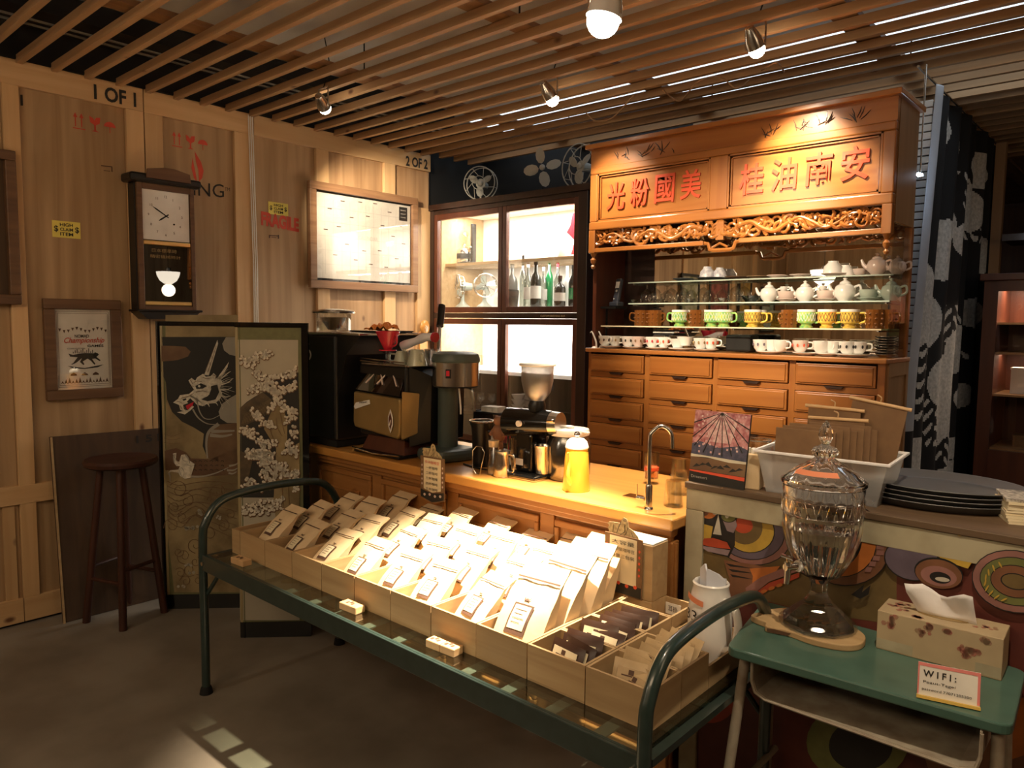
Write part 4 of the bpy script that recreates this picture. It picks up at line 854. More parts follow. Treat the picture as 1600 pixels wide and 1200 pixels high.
o = O('cloth', (vs, fs), 'curt0', t, fix=False); o.data.materials.append(M['curt1']); o.data.materials.append(M['curt2']); M['curt3'] = plain('pale_blue_grey_lining', (.40, .42, .46), .85); o.data.materials.append(M['curt3'])
for p, k in zip(o.data.polygons, mi): p.material_index = k; p.use_smooth = True
so = o.modifiers.new('thick', 'SOLIDIFY'); so.thickness = .002
O('curtain_rail', CY((0, -.05, 2.675), (0, 2.0, 2.675), .006, n=8), 'steel', t)
#O('lining_edge', (lambda c: (c[0], c[1]))(PR([(-.02, -.01, .9), (.02, -.03, .9), (.03, -.03, 2.66), (-.02, -.01, 2.66)], (.0, -.004, 0))), 'tissue', t)
t = T('roller_shutter', 'strip of white ribbed roller shutter seen between hutch and curtain', 'shutter', (at(1455, 220, 1, 4.30).x - .35, 4.30, 0))
for k in range(66): O('shutter_slat', BB((0, 0, .03 + .04 * k), (.7, .012, .034)), 'white', t, bevel=.003)
p = at(1436, 273, 1, 3.80)
t = T('small_spot_lamp', 'tiny bluish-white lamp glowing at the edge of the curtain', 'lamp', (p.x, 3.80, p.z))
M['blueled'] = emit('blue_white_lamp_face', (.6, .8, 1), 60)
O('lamp_face', SP((0, -.01, 0), .009), 'blueled', t, smooth=True); O('housing', CY((0, -.006, 0), (0, .03, 0), .014), 'steel', t); O('stem', CY((0, .02, 0), (0, .02, 2.68 - p.z), .004), 'steel', t)
lamp('POINT', 'curtain_lamp_glow', (p.x + .03, 3.82, p.z), 1.0, (.65, .8, 1), shadow_soft_size=.02)

t = T('vitrine_cabinet', 'dark wooden vitrine with a glowing top shelf at the far right', 'cabinet', (-.2, 5.0, 0))
VX = -.865 + .2; VZ = 1.765
O('side_panel', B(VX, 0, 0, VX + .07, .45, VZ), 'redwood', t); O('side_panel', B(.9, 0, 0, .95, .45, VZ), 'redwood', t)
O('top_board', B(VX - .02, -.03, VZ, .97, .47, VZ + .04), 'redwood', t, bevel=.004); O('back_board', B(VX + .07, .42, 0, .9, .45, VZ), 'redwood', t)
O('front_rail', B(VX + .07, -.01, VZ - .06, .9, .02, VZ), 'redwood', t); O('lower_door', B(VX + .07, -.01, 0, .9, .02, .80), 'redwood', t)
for z in (.81, 1.12, 1.36, 1.53): O('shelf', B(VX + .07, .03, z - .012, .9, .42, z), 'sidepan', t)
O('glass', B(VX + .07, .0, .80, .9, .004, VZ - .06), 'pane', t)
lamp('AREA', 'vitrine_light', (-.2 - .35, 5.2, VZ - .02), 7, (1, .72, .5), (-.55, 5.2, 0), shape='RECTANGLE', size=.5, size_y=.1)
lamp('AREA', 'vitrine_light', (-.2 - .35, 5.2, 1.34), 1.6, (1, .72, .5), (-.55, 5.2, 0), shape='RECTANGLE', size=.5, size_y=.1)
for i, (x, z, w_, h_, m_, lab) in enumerate([(-.60, 1.53, .09, .06, 'b_maroon', 'small red box on the glowing top shelf of the vitrine'), (-.58, 1.36, .16, .05, 'blackm', 'flat dark tin on the second shelf of the vitrine'), (-.66, 1.12, .14, .15, 'whitep', 'white carton on the third shelf of the vitrine'), (-.50, 1.12, .15, .09, 'paper', 'low pale carton beside the white carton in the vitrine'), (-.64, .81, .12, .07, 'kraftd', 'brown box on the bottom shelf of the vitrine'), (-.48, .81, .10, .10, 'grey', 'grey tin on the bottom shelf of the vitrine'), (-.34, 1.12, .1, .12, 'pinkish', 'pinkish carton on the third shelf of the vitrine')]):
    t2 = T('stored_box', lab, 'box', (x, 5.2, z)); O('carton', B(-w_ / 2, -.06, 0, w_ / 2, .06, h_ - .012), m_, t2); O('lid', B(-w_ / 2 - .003, -.063, h_ - .012, w_ / 2 + .003, .063, h_), m_, t2)
# shelf bracket with old chairs over the vitrine
t = T('high_shelf', 'dark high shelf carrying old furniture parts over the vitrine', 'shelf', (-.1, 5.35, 2.02))
O('board', B(-.75, 0, 0, 1.0, .35, .04), 'darkwood', t); struct(O('trim_1', B(-.94, 5.52, 0, -.885, 5.58, 2.64), 'sidepan'))
t = T('bentwood_chair', 'dark bentwood chair standing on the high shelf in the gloom', 'chair', (-.42, 5.52, 2.06))
for sx in (-.17, .17):
    O('leg', TU(bez([(sx, -.12, 0), (sx * .9, -.10, .2), (sx, -.1, .26)], 5), .013, 8), 'redwood', t, smooth=True); O('leg', TU(bez([(sx * 1.1, .12, 0), (sx, .1, .25), (sx * .8, .13, .5)], 5), .013, 8), 'redwood', t, smooth=True)
O('seat', LA([(0, .26), (.2, .26), (.2, .285), (0, .285)], n=24), 'redwood', t); O('backrest', TU(bez([(-.136, .13, .5), (0, .14, .58), (.136, .13, .5)], 6), .013, 8), 'redwood', t, smooth=True)
# ================================================================ iron bed used as display table
t = T('iron_bed_frame', 'dark green iron bed frame with glass top carrying the coffee crates', 'bed', (-1.82, 1.335, 0))
def eb(x0, y0, z0, x1, y1, z1): return B(x0 + 1.82, y0 - 1.335, z0, x1 + 1.82, y1 - 1.335, z1)
def ev(x, y, z): return (x + 1.82, y - 1.335, z)
XL, XR, YB = -2.835, -.805, 1.972
for x in (XL, XR):
    O('end_hoop', TU(bez([ev(x, 1.335, .012), ev(x, 1.335, .30), ev(x, 1.335, .62), ev(x, 1.35, .70), ev(x, 1.40, .765), ev(x, 1.48, .79), ev(x, 1.65, .80), ev(x, 1.82, .79), ev(x, 1.90, .765), ev(x, 1.955, .70), ev(x, YB, .62), ev(x, YB, .3), ev(x, YB, .012)], 7), .0165, 14), 'green', t, smooth=True)
    for y in (1.335, YB): O('foot', LA([(.018, .03), (.022, .02), (.026, 0)], (x + 1.82, y - 1.335), 16), 'blackm', t, smooth=True)
    O('end_bar', eb(x - .012, 1.35, .545, x + .012, YB - .01, .563), 'green', t)
    s = 1 if x < -2 else -1
    O('brace', TU([ev(x, 1.345, .40), ev(x + s * .13, 1.345, .535)], .008, 8), 'green', t); O('brace', TU([ev(x, YB, .40), ev(x + s * .13, YB, .535)], .008, 8), 'green', t)
O('side_rail', [eb(XL + .01, 1.325, .510, XR - .01, 1.333, .573), eb(XL + .01, 1.333, .567, XR - .01, 1.343, .573)], 'green', t, bevel=.002)
O('side_rail', [eb(XL + .01, YB + .003, .510, XR - .01, YB + .010, .565)], 'green', t, bevel=.002)
for x in (XL + .02, XR - .02): O('rail_bolt', CY(ev(x, 1.318, .54), ev(x, 1.326, .54), .008, n=10), 'steel', t)
for k in range(13): O('cross_strip', eb(XL + .09 + k * .148, 1.334, .545, XL + .125 + k * .148, YB, .549), 'grey', t)
for y in (1.50, 1.66, 1.82): O('long_strip', eb(XL + .02, y, .540, XR - .02, y + .035, .5445), 'green', t)
O('glass_top', eb(XL + .02, 1.345, .558, XR - .02, 1.985, .566), 'pane_dark', t)
O('under_sheet', eb(XL + 1.05, 1.44, .529, XR - .02, YB - .02, .535), 'blackm', t)

CZ = .566
def crate(name, lab, x0, x1, y0, y1, h=.097, grp='wooden crates on the iron bed', divs=()):
    x0 += .0015; x1 -= .0015; y0 += .001; y1 -= .001; w_, d_ = x1 - x0, y1 - y0
    t = T(name, lab, 'crate', ((x0 + x1) / 2, (y0 + y1) / 2, CZ), 0, grp); th = .007; a, b_ = w_ / 2, d_ / 2
    O('bottom', B(-a, -b_, 0, a, b_, .006), 'crate', t)
    O('front_board', B(-a, -b_, .006, a, -b_ + th, h), 'crate', t); O('back_board', B(-a, b_ - th, .006, a, b_, h), 'crate', t)
    O('side_board', B(-a, -b_ + th, .006, -a + th, b_ - th, h), 'crate_y', t); O('side_board', B(a - th, -b_ + th, .006, a, b_ - th, h), 'crate_y', t)
    for y in divs: O('divider', B(-a + th, y - (y0 + y1) / 2 - .003, .006, a - th, y - (y0 + y1) / 2 + .003, h - .012), 'crate', t)
    return t
PX, PY, CX0, CY0 = .188, .14, -.85, 1.435
def cx(c): return CX0 - PX * c, CX0 - PX * (c + 1)      # column c: right edge, left edge
od = ['first', 'second', 'third', 'fourth', 'fifth', 'sixth', 'seventh', 'eighth', 'ninth', 'tenth']
for r in range(2): crate('packet_crate', ['front corner crate of kraft sachets under the bent green bed hoop', 'crate of fanned kraft sachets between the corner crate and the mug'][r], cx(0)[1], cx(0)[0], CY0 + PY * r, CY0 + PY * (r + 1))
crate('packet_crate', 'empty crate section behind the white stein mug', cx(0)[1], cx(0)[0], CY0 + PY * 2, CY0 + PY * 4 - .001, h=.06)
for r in range(4): crate('packet_crate', ['front crate holding brown drip packets next to the biggest kraft bag', 'second crate of brown drip packets behind the front one', 'third crate back with two brown packets standing', 'nearly empty rear crate with a small price card'][r], cx(1)[1], cx(1)[0], CY0 + PY * r, CY0 + PY * (r + 1))
for c in range(2, 10): crate('bag_crate', f'long wooden crate of upright coffee bags, {od[c-2]} bag crate counted from the mug end', cx(c)[1], cx(c)[0], CY0, CY0 + PY * 4, divs=[CY0 + PY * 2])
crate('narrow_crate', 'narrow empty crate at the screen end of the iron bed', -2.795, cx(9)[1], CY0, CY0 + PY * 3.2)

# ---- coffee bags
M['kraftb'] = plain('kraft_bag_paper', (.72, .56, .35), .62, c2=(.66, .50, .30), sc_=22, bump=.35)
def bag_mesh(w_, h_, d_, seed, curl=-.018):
    r = random.Random(seed); nu = 6; rows = [(0, d_, 1), (.15, d_ * 1.1, 1.02), (.35, d_ * 1.05, 1.02), (.52, d_ * .8, 1.0), (.66, d_ * .4, .98), (.76, .010, .97), (.84, .006, .97), (.92, .006, .97), (1, .006, .96)]
    v, f = [], []
    for k, (q, dd, ww) in enumerate(rows):
        bend = -curl * max(0, q - .8) / .2
        for side in (0, 1):
            for i in range(nu + 1):
                u = i / nu * 2 - 1; bul = (1 - u * u * .45) if dd > .02 else 1
                y = (-dd / 2 if side == 0 else dd / 2) * bul + r.uniform(-.0016, .0016) + bend
                v.append((u * w_ / 2 * ww * (1 if side == 0 else -1), y, q * h_ + (0 if k < len(rows) - 1 else 0)))
    m_ = 2 * (nu + 1)
    for k in range(len(rows) - 1):
        for i in range(m_): a = k * m_ + i; b2 = k * m_ + (i + 1) % m_; f.append((a, b2, b2 + m_, a + m_))
    f.append(tuple(range(m_))[::-1]); f.append(tuple(range((len(rows) - 1) * m_, len(rows) * m_)))
    return v, f
def frontq(u, q, w_, h_, d_, curl=-.018, off=.0012):
    """point on the front face of a bag"""
    rows = [(0, d_, 1), (.15, d_ * 1.1, 1.02), (.35, d_ * 1.05, 1.02), (.52, d_ * .8, 1.0), (.66, d_ * .4, .98), (.76, .010, .97), (1, .006, .97)]
    for (a, da, _), (b_, db, _) in zip(rows[:-1], rows[1:]):
        if q <= b_: dd = da + (db - da) * (q - a) / (b_ - a); break
    bul = (1 - u * u * .45) if dd > .02 else 1
    return Vector((u * w_ / 2, -dd / 2 * bul - off - .0016 - curl * max(0, q - .8) / .2, q * h_))
def patch(u0, q0, u1, q1, g, off, n=4):
    v = [frontq(u0 + (u1 - u0) * i / n, q0 + (q1 - q0) * j / n, *g[:3], off=off) for j in range(n + 1) for i in range(n + 1)]
    f = [(j * (n + 1) + i, j * (n + 1) + i + 1, (j + 1) * (n + 1) + i + 1, (j + 1) * (n + 1) + i) for j in range(n) for i in range(n)]
    return v, f
def make_bag(w_, h_, d_, seed, lean, lab, loc):
    t = T('coffee_bag', lab, 'bag', loc, 0, 'kraft coffee bags in the crates'); g = (w_, h_, d_)
    RX = Matrix.Rotation(math.radians(-lean), 4, 'X')
    def P_(sh): return XF(sh, RX)
    O('bag_body', P_(bag_mesh(w_, h_, d_, seed)), 'kraftb', t, smooth=50)
    O('tin_tie', P_(patch(-.93, .795, .93, .815, g, .0025)), 'inkbr', t, fix=False)
    lb = O('label', P_(patch(-.42, .20, .42, .52, g, .002)), 'inkbr', t, fix=False); O('label_face', P_(patch(-.34, .25, .34, .50, g, .0032)), 'label', lb, fix=False)
    ln = [patch(-.24, .45 - .045 * k, .24 - .1 * (k % 2), .456 - .045 * k, g, .0042, 2) for k in range(4)]
    O('label_lines', [P_(x) for x in ln], 'inkbr', lb, fix=False)
    bf = [(-.16, .60), (-.05, .575), (0, .59), (.05, .575), (.16, .60), (.10, .565), (.12, .55), (.03, .56), (0, .55), (-.03, .56), (-.12, .55), (-.10, .565)]
    O('moth_print', P_(([frontq(u, q, *g, off=.003) for u, q in bf], [tuple(range(len(bf)))])), 'inkbr', t, fix=False)
    return t
protos = [make_bag(.118, .205, .055, s, 40 + 3 * s, 'x', (0, 0, 0)) for s in (1, 2, 3)]
big = make_bag(.158, .275, .085, 9, 33, 'x', (0, 0, 0))
rr = random.Random(4); used = set()
for c in range(3, 10):
    for r in range(4):
        if (c, r) in ((9, 0),): pass
        k = rr.randrange(3); a, b_ = cx(c); x = (a + b_) / 2 + rr.uniform(-.012, .012); y = CY0 + .045 + PY * r + rr.uniform(-.004, .012)
        if c == 9 and r == 0: x -= .01; y += .02
        if c == 9 and r == 3: continue
        z = CZ + .018 + rr.uniform(0, .02) + (.03 if r == 3 else .012 * r)
        lab = f'kraft coffee bag standing {od[r]} from the front in the {od[c-2]} bag crate from the mug'
        o = protos[k]
        if k in used: o = dup(protos[k])
        used.add(k); o.location = (x, y, z); o.rotation_euler = (0, 0, math.radians(rr.uniform(-7, 7))); o['label'] = lab
for i, (x, y, z, rz, lab) in enumerate([(-1.315, 1.485, CZ + .012, 4, 'largest kraft coffee bag in front beside the brown packets'), (-1.318, 1.60, CZ + .03, -3, 'large kraft coffee bag directly behind the largest front bag'), (-1.305, 1.70, CZ + .04, 3, 'large kraft coffee bag third in the row of large bags'), (-1.325, 1.785, CZ + .035, -2, 'rearmost large kraft bag leaning at the counter')]):
    o = big if i == 0 else dup(big)
    o.location = (x, y, z); o.rotation_euler = (0, 0, math.radians(rz)); o['label'] = lab
# ---- drip packets
def pillow(w_, h_, d_, n=6):
    v, f = [], []
    for s in (-1, 1):
        for j in range(n + 1):
            for i in range(n + 1):
                u, q = i / n * 2 - 1, j / n * 2 - 1; v.append((u * w_ / 2, s * (d_ / 2) * max(0, (1 - u ** 4) * (1 - q ** 4)) ** .7 + s * .0004, (q + 1) * h_ / 2))
    m_ = (n + 1) ** 2
    for s in (0, 1):
        for j in range(n):
            for i in range(n):
                a = s * m_ + j * (n + 1) + i; q = (a, a + 1, a + n + 2, a + n + 1); f.append(q if s == 0 else q[::-1])
    return v, f
def packet(lab, m_, loc, lean, rz, grp, seed):
    t = T('drip_packet', lab, 'packet', loc, rz, grp); RX = Matrix.Rotation(math.radians(-lean), 4, 'X')
    O('pouch', XF(pillow(.115, .10, .018), RX), m_, t, smooth=60)
    lb = O('label', XF(B(-.042, -.0102, .025, .042, -.0094, .082), RX), 'label' if m_ == 'packet' else 'packetk', t)
    O('label_print', [XF(B(-.03, -.0108, .062 - .012 * k, .02 + .008 * (k % 2), -.0102, .065 - .012 * k), RX) for k in range(3)] + [XF(B(-.012, -.0108, .066, .002, -.0102, .078), RX)], 'inkbr', lb)
    return t
a, b_ = cx(1); xm = (a + b_) / 2; n_ = 0
for r in range(3):
    for k in range([4, 5, 2][r]):
        n_ += 1; p = ['foremost', 'second', 'third', 'fourth', 'fifth'][k]
        packet(f'dark brown drip coffee packet with cream label, {p} in the {["front", "middle", "rear"][r]} brown packet crate', 'packet', (xm + rr.uniform(-.018, .018), CY0 + .03 + PY * r + .019 * k * (1 if r < 2 else 2), CZ + .012 + .004 * k), rr.uniform(20, 34), rr.uniform(-14, 12), 'brown drip packets', n_)
a, b_ = cx(0); xm = (a + b_) / 2
for r in range(2):
    for k in range(5):
        p = ['foremost', 'second', 'third', 'fourth', 'fifth'][k]
        packet(f'kraft sachet, {p} in the {["corner crate under the hoop", "crate in front of the mug"][r]}', 'packetk', (xm - .01 + rr.uniform(-.015, .02), CY0 + .026 + PY * r + .02 * k, CZ + .012 + .006 * k), rr.uniform(20, 38), rr.uniform(-18, 10) - 10 * r, 'kraft sachets', n_)
# ---- domino-like wooden tags, price cards
for px, py, n2, lab in ((375, 878, 1, 'small wooden number block on the glass near the screen'), (548, 950, 1, 'small wooden number block on the glass at mid length'), (692, 1012, 2, 'pair of joined wooden number blocks on the glass near the large bags')):
    p = at(px, py, 2, .575); t = T('number_block', lab, 'block', (p.x, p.y + .005, CZ), 3)
    for k in range(n2):
        w_ = .085 if n2 == 1 else .056; x = (k - (n2 - 1) / 2) * w_; bl = O('block', B(x - w_ / 2 + .0005, -.02, 0, x + w_ / 2 - .0005, .02, .024), 'batten', t, bevel=.003)
        O('ink_marks', [BB((x - .015 + .012 * i, -.004 + .007 * (i % 2), .0246), (.008, .012, .0008)) for i in range(3)], 'inkbr', bl)
for px, py, s, lab in ((702, 817, '豆', 'price card half hidden behind the rear bags nearest the screen'), (742, 828, '林¦¦', 'white price card with two characters behind the rear bags'), (799, 842, '巴西', 'white price card standing beside the kettle end of the rear bags'), (862, 862, '哥倫', 'white price card next to the rear large bag')):
    p = at(px, py, 1, 1.985); o = tag(O('price_card', B(-.026, 0, 0, .026, .002, .05), 'paper', loc=(p.x, 1.985, CZ + .085)), lab, 'card')
    TX('lettering', s, 'ink', o, (-.018, -.0006, .014), EX, EZ, w=.034, h=.024)
p = at(1037, 938, 1, 1.975); o = tag(O('price_card', B(-.026, 0, 0, .026, .002, .035), 'paper', loc=(xm - .16, 1.975, CZ + .05)), 'cream price card inside the nearly empty rear crate', 'card'); TX('lettering', '耳掛', 'ink', o, (-.016, -.0006, .01), EX, EZ, w=.032, h=.018)

# ---- stein mug with napkins
mx_, my_ = -.932, 1.875
mz = CZ + .008
t = T('stein_mug', 'white stein mug numbered 33 with orange sticker, holding napkins', 'mug', (mx_, my_, mz))
mr = .058
O('mug_body', LA([(0, 0), (mr + .004, 0), (mr + .006, .01), (mr + .004, .05), (mr + .001, .15), (mr - .006, .185), (mr - .010, .20), (mr - .008, .212), (mr - .012, .216), (mr - .016, .21), (mr - .014, .195), (mr - .008, .15), (mr - .006, .02), (0, .012)], n=40), 'white', t, smooth=50)
u = Vector((.93, -.36, 0)); 
O('handle', TU(bez([tuple(u * (mr - .002) + EZ * .175), tuple(u * (mr + .035) + EZ * .17), tuple(u * (mr + .05) + EZ * .12), tuple(u * (mr + .035) + EZ * .06), tuple(u * (mr) + EZ * .04)], 6), .011, 10), 'white', t, smooth=True)
def wrap(name, body, m_, a0, z0, h_, w_, r, par):
    o = TX(name, body, m_, par, (0, 0, 0), EX, EZ, w=w_, h=h_, depth=0)
    bm = bmesh.new(); bm.from_mesh(o.data); bmesh.ops.triangulate(bm, faces=bm.faces)
    bmesh.ops.subdivide_edges(bm, edges=bm.edges, cuts=1); bm.to_mesh(o.data); bm.free()
    for v in o.data.vertices:
        a = a0 + v.co.x / r; v.co = (r * math.cos(a), r * math.sin(a), z0 + v.co.z)
    return o
wrap('lettering', '433', 'ink', math.radians(-163), .115, .030, .074, mr + .0062, t)
wrap('small_print', '- - - - - -', 'pgrey', math.radians(-142), .096, .002, .04, mr + .0062, t); wrap('small_print', '- - - -', 'pgrey', math.radians(-142), .060, .003, .045, mr + .0062, t)
v, f = [], []
for i in range(13):
    a = math.radians(-150 + 68 * i / 12); zc_ = .184 - .012 * i / 12
    for q in (0, .015): v.append(((mr + .0035 - q * .1) * math.cos(a), (mr + .0035 - q * .1) * math.sin(a), zc_ + q - .012))
M['sticker'] = plain('orange_paper_label', (.75, .25, .12), .6)
O('orange_sticker', (v, [(2 * i, 2 * i + 2, 2 * i + 3, 2 * i + 1) for i in range(12)]), 'sticker', t, fix=False)
M['napkin'] = plain('pale_blue_white_napkin', (.66, .68, .76), .8)
t = T('folded_napkins', 'two folded pale napkins standing in the stein mug', 'napkin', (mx_, my_, mz + .02))
O('napkin', PR([(-.032, 0, 0), (-.002, -.02, 0), (-.004, -.022, .225), (-.016, -.012, .245), (-.036, .002, .225)], (.004, .003, 0)), 'napkin', t); O('napkin', PR([(-.002, -.02, 0), (.03, .0, 0), (.036, .004, .205), (.020, -.006, .222), (-.004, -.022, .235)], (.004, .004, 0)), 'napkin', t)
O('napkin', PR([(-.02, .015, 0), (.02, .015, 0), (.034, .02, .205), (-.02, .02, .20)], (0, .003, 0)), 'napkin', t)

# ================================================================ school desk
t = T('school_desk', 'old school desk with green top and cream steel legs', 'desk', (-.5, 1.86, 0))
dq = [(-.800, 1.700), (-.205, 1.745), (-.225, 2.068), (-.862, 2.068)]
def rnd(q, r=.03, n=5):
    out = []
    for i in range(len(q)):
        a, b_, c = Vector(q[i - 1]), Vector(q[i]), Vector(q[(i + 1) % len(q)]); p = b_ + (a - b_).normalized() * r; s = b_ + (c - b_).normalized() * r
        for k in range(n + 1):
            k /= n; out.append((1 - k) ** 2 * p + 2 * k * (1 - k) * b_ + k * k * s)
    return out
O('desk_top', PR([(p.x + .5, p.y - 1.86, .676) for p in rnd(dq)], (0, 0, .024)), 'desk', t, bevel=.004)
tp = [(-.745, .672), (-.745, .62), (-.735, .592), (-.71, .582), (-.29, .582), (-.262, .592), (-.255, .62), (-.255, .672)]
v, f = [], []
for y in (1.735, 2.03):
    for (x, z) in tp + [(x + (.004 if x > -.5 else -.004) * 0 + (-.004 if x > -.5 else .004), z + .004) for x, z in tp[::-1]]: v.append((x + .5, y - 1.86, z))
k = len(tp) * 2; f = [(i, (i + 1) % k, (i + 1) % k + k, i + k) for i in range(k)] + [tuple(range(k))[::-1], tuple(range(k, 2 * k))]
O('book_tray', (v, f), 'legpaint', t); O('tray_lip', TU([(x + .5, 1.733 - 1.86, z) for x, z in tp], .004, 6), 'legpaint', t, smooth=True)
for (x, y, dx, dy) in ((-.775, 1.765, -.03, -.11), (-.235, 1.79, .03, -.11), (-.80, 1.985, -.02, .05), (-.25, 1.985, .02, .05)):
    O('leg', TU([(x + .5, y - 1.86, .675), (x + .5 + dx, y - 1.86 + dy, .0)], .013, 12), 'legpaint', t, smooth=True); O('foot_cap', TU([(x + .5 + dx, y - 1.86 + dy, .03), (x + .5 + dx * 1.01, y - 1.86 + dy * 1.01, 0)], .016, 10), 'blackm', t)
for x in (-.79, -.24): O('leg_brace', TU([(x + .5, 1.70 - 1.86, .30), (x + .5, 2.02 - 1.86, .30)], .009, 8), 'legpaint', t)
# ---- wood slab, drinks dispenser
t = T('wood_slab', 'live-edge wooden slab under the glass drinks dispenser', 'board', (-.68, 1.94, .70))
sl = [(-.145, -.03), (-.142, -.045), (-.12, -.056), (-.095, -.062), (-.085, -.085), (-.06, -.082), (-.03, -.075), (.04, -.085), (.10, -.07), (.13, -.04), (.135, .0), (.12, .04), (.07, .08), (0, .10), (-.06, .095), (-.11, .06)]
sl = [(p.x, p.y) for p in bez([(x, y, 0) for x, y in sl + sl[:1]], 4)[:-1]]
O('slab', PR([(x, y, 0) for x, y in sl], (0, 0, .017)), 'crate', t, bevel=.003)
M['bark'] = plain('dark_bark', (.12, .06, .03), .9, bump=.4, sc_=60)
O('bark_patch', PR([(-.08, -.0862, .003), (-.03, -.0785, .003), (-.02, -.078, .012), (-.06, -.0845, .014), (-.08, -.087, .012)], (0, -.001, 0)), 'bark', t)
DX, DY, DZ = -.668, 1.955, .7172
t = T('drinks_dispenser', 'large cut-glass water dispenser with pointed lid on a wooden slab', 'dispenser', (DX, DY, DZ))
def dz(z): return z - DZ
O('foot', LA([(0, 0), (.088, 0), (.093, .006), (.092, .012), (.062, .040), (.040, .058), (.026, .078), (.021, .095), (.022, .115), (.030, .128), (0, .128)], n=8), 'glass', t, smooth=25)
O('foot_rim', LA([(.078, .0005), (.094, .0005), (.099, .008), (.092, .0155)], n=48, ribs=48, ribamp=1) if False else LA([(.088, .0002, .0), (.0955, .002, .012), (.0955, .010, .012), (.090, .013, 0)], n=96, ribs=32), 'glassw', t, smooth=True)
ob_ = [(.030, .128), (.050, .138, .02), (.062, .160, .035), (.078, .195, .038), (.090, .235, .035), (.096, .265, .022), (.0975, .30, 0), (.0985, .302, .004), (.0985, .325, .006), (.098, .345, .004), (.0985, .352, 0), (.1005, .362, 0), (.1005, .372, 0)]
ib_ = [(.096, .372, 0), (.095, .352, 0), (.094, .30, 0), (.0925, .265, 0), (.086, .235, 0), (.074, .195, 0), (.058, .163, 0), (.045, .146, 0), (0, .142, 0)]
O('bowl', LA([(a[0], a[1], a[2] if len(a) > 2 else 0) for a in ob_ + ib_], n=144, ribs=24), 'glass', t, smooth=40, fix=True)
O('water', LA([(0, .1435), (.0445, .1475), (.0572, .164), (.0732, .1955), (.0852, .2355), (.0915, .262), (0, .262)], n=48), 'water', t, smooth=40)
g = []
for k in range(32):
    a = 2 * PI * k / 32
    for s in (-1, 1):
        p = [(.1003 * math.cos(a + s * q * .098), .1003 * math.sin(a + s * q * .098), .304 + .034 * q) for q in (0, .5, 1)]; g.append(TU(p, .0011, 4, False))
O('diamond_band', g, 'glass', t)
for z in (.302, .340): O('band_ring', TU([(.1 * math.cos(a * PI / 24), .1 * math.sin(a * PI / 24), z) for a in range(49)], .0016, 6, False), 'glass', t, smooth=True)
O('lid', LA([(.101, .374, 0), (.1045, .378, 0), (.1045, .386, 0), (.099, .390, 0), (.075, .410, .03), (.050, .425, .04), (.030, .438, .05), (.024, .444, 0), (.030, .452, .05), (.032, .461, .06), (.026, .470, .05), (.014, .476, 0), (.010, .480, 0), (.014, .49, .06), (.0165, .503, .08), (.013, .52, .08), (.006, .535, .05), (0, .541, 0), (0, .44, 0), (.045, .422, 0), (.072, .406, 0), (.095, .386, 0), (.094, .376, 0)], n=96, ribs=16), 'glass', t, smooth=35)
v, f = [], []
for i in range(11):
    a = math.radians(-130 + 85 * i / 10)
    for q in (.082, .068): v.append((q * math.cos(a), q * math.sin(a), .4065 if q > .08 else .4175))
O('orange_label', (v, [(2 * i, 2 * i + 1, 2 * i + 3, 2 * i + 2) for i in range(10)]), 'sticker', t, fix=False)
ta = math.radians(-118); u = Vector((math.cos(ta), math.sin(ta), 0)); wv = Vector((-u.y, u.x, 0))
O('tap_body', [TU([u * .068 + EZ * .165, u * .112 + EZ * .165], [.010, .009], 12), TU([u * .104 + EZ * .178, u * .104 + EZ * .138, u * .106 + EZ * .122], [.009, .008, .0065], 12)], 'chrome', t, smooth=True)
O('tap_washer', TU([u * .0655 + EZ * .165, u * .073 + EZ * .165], .015, 16), 'white', t, smooth=True)
O('tap_lever', [TU([u * .104 + EZ * .178, u * .104 + EZ * .190], .004, 8), TU([u * .104 + EZ * .190 - wv * .022, u * .104 + EZ * .192 + wv * .022], .005, 8)], 'chrome', t, smooth=True)

# ---- tissue box and wifi sign
M['tbox'] = plain('beige_printed_card', (.46, .36, .22), .6, c2=(.40, .31, .19), sc_=10)
M['tflower'] = plain('rose_and_brown_flower_print', (.36, .12, .09), .6, c2=(.30, .20, .12), sc_=60)
t = T('tissue_box', 'long floral cardboard tissue box on the green desk', 'box', (-.392, 2.01, .70), 2)
O('carton', B(-.132, -.055, 0, .132, .053, .098), 'tbox', t, bevel=.002)
rr2 = random.Random(9)
def flower(cx_, cz_, R_, face):
    qs = []
    for k in range(9):
        a, d = rr2.uniform(0, 6.28), rr2.uniform(0, R_); n = 6; x0_, z0_ = cx_ + d * math.cos(a), cz_ + d * math.sin(a) * .8; r0 = rr2.uniform(.004, .008)
        pts = [(x0_ + r0 * math.cos(i * 2 * PI / n), z0_ + r0 * math.sin(i * 2 * PI / n)) for i in range(n)]
        if face == 'f': qs.append(PR([(x, -.0553, max(.002, min(.096, z))) for x, z in pts], (0, -.0003, 0)))
        else: qs.append(PR([(x, max(-.053, min(.05, z)), .0983) for x, z in pts], (0, 0, .0003)))
    return qs
O('flower_print', sum([flower(x, z, r, 'f') for x, z, r in ((-.10, .07, .018), (-.10, .085, .02), (-.03, .07, .014), (-.02, .085, .014), (.06, .04, .022), (.065, .05, .02), (.10, .085, .01), (.07, .055, .015), (.02, .085, .012))], []) + sum([flower(x, y, r, 't') for x, y, r in ((-.10, 0, .03), (-.09, .02, .025), (.09, 0, .03), (.04, .03, .012), (-.05, -.04, .012))], []), 'tflower', t)
O('text_band', [B(-.131, -.0555, .004, -.05, -.0553, .028)] + [B(.08, -.0555, .004, .131, -.0553, .03)], 'gold' if False else 'cream', t)
O('top_slot', PR([(x * 1.0, y, .0986) for x, y in [(.055 * math.cos(i * PI / 8), .018 * math.sin(i * PI / 8)) for i in range(16)]], (0, 0, .0004)), 'gold', t)
v, f = [], []
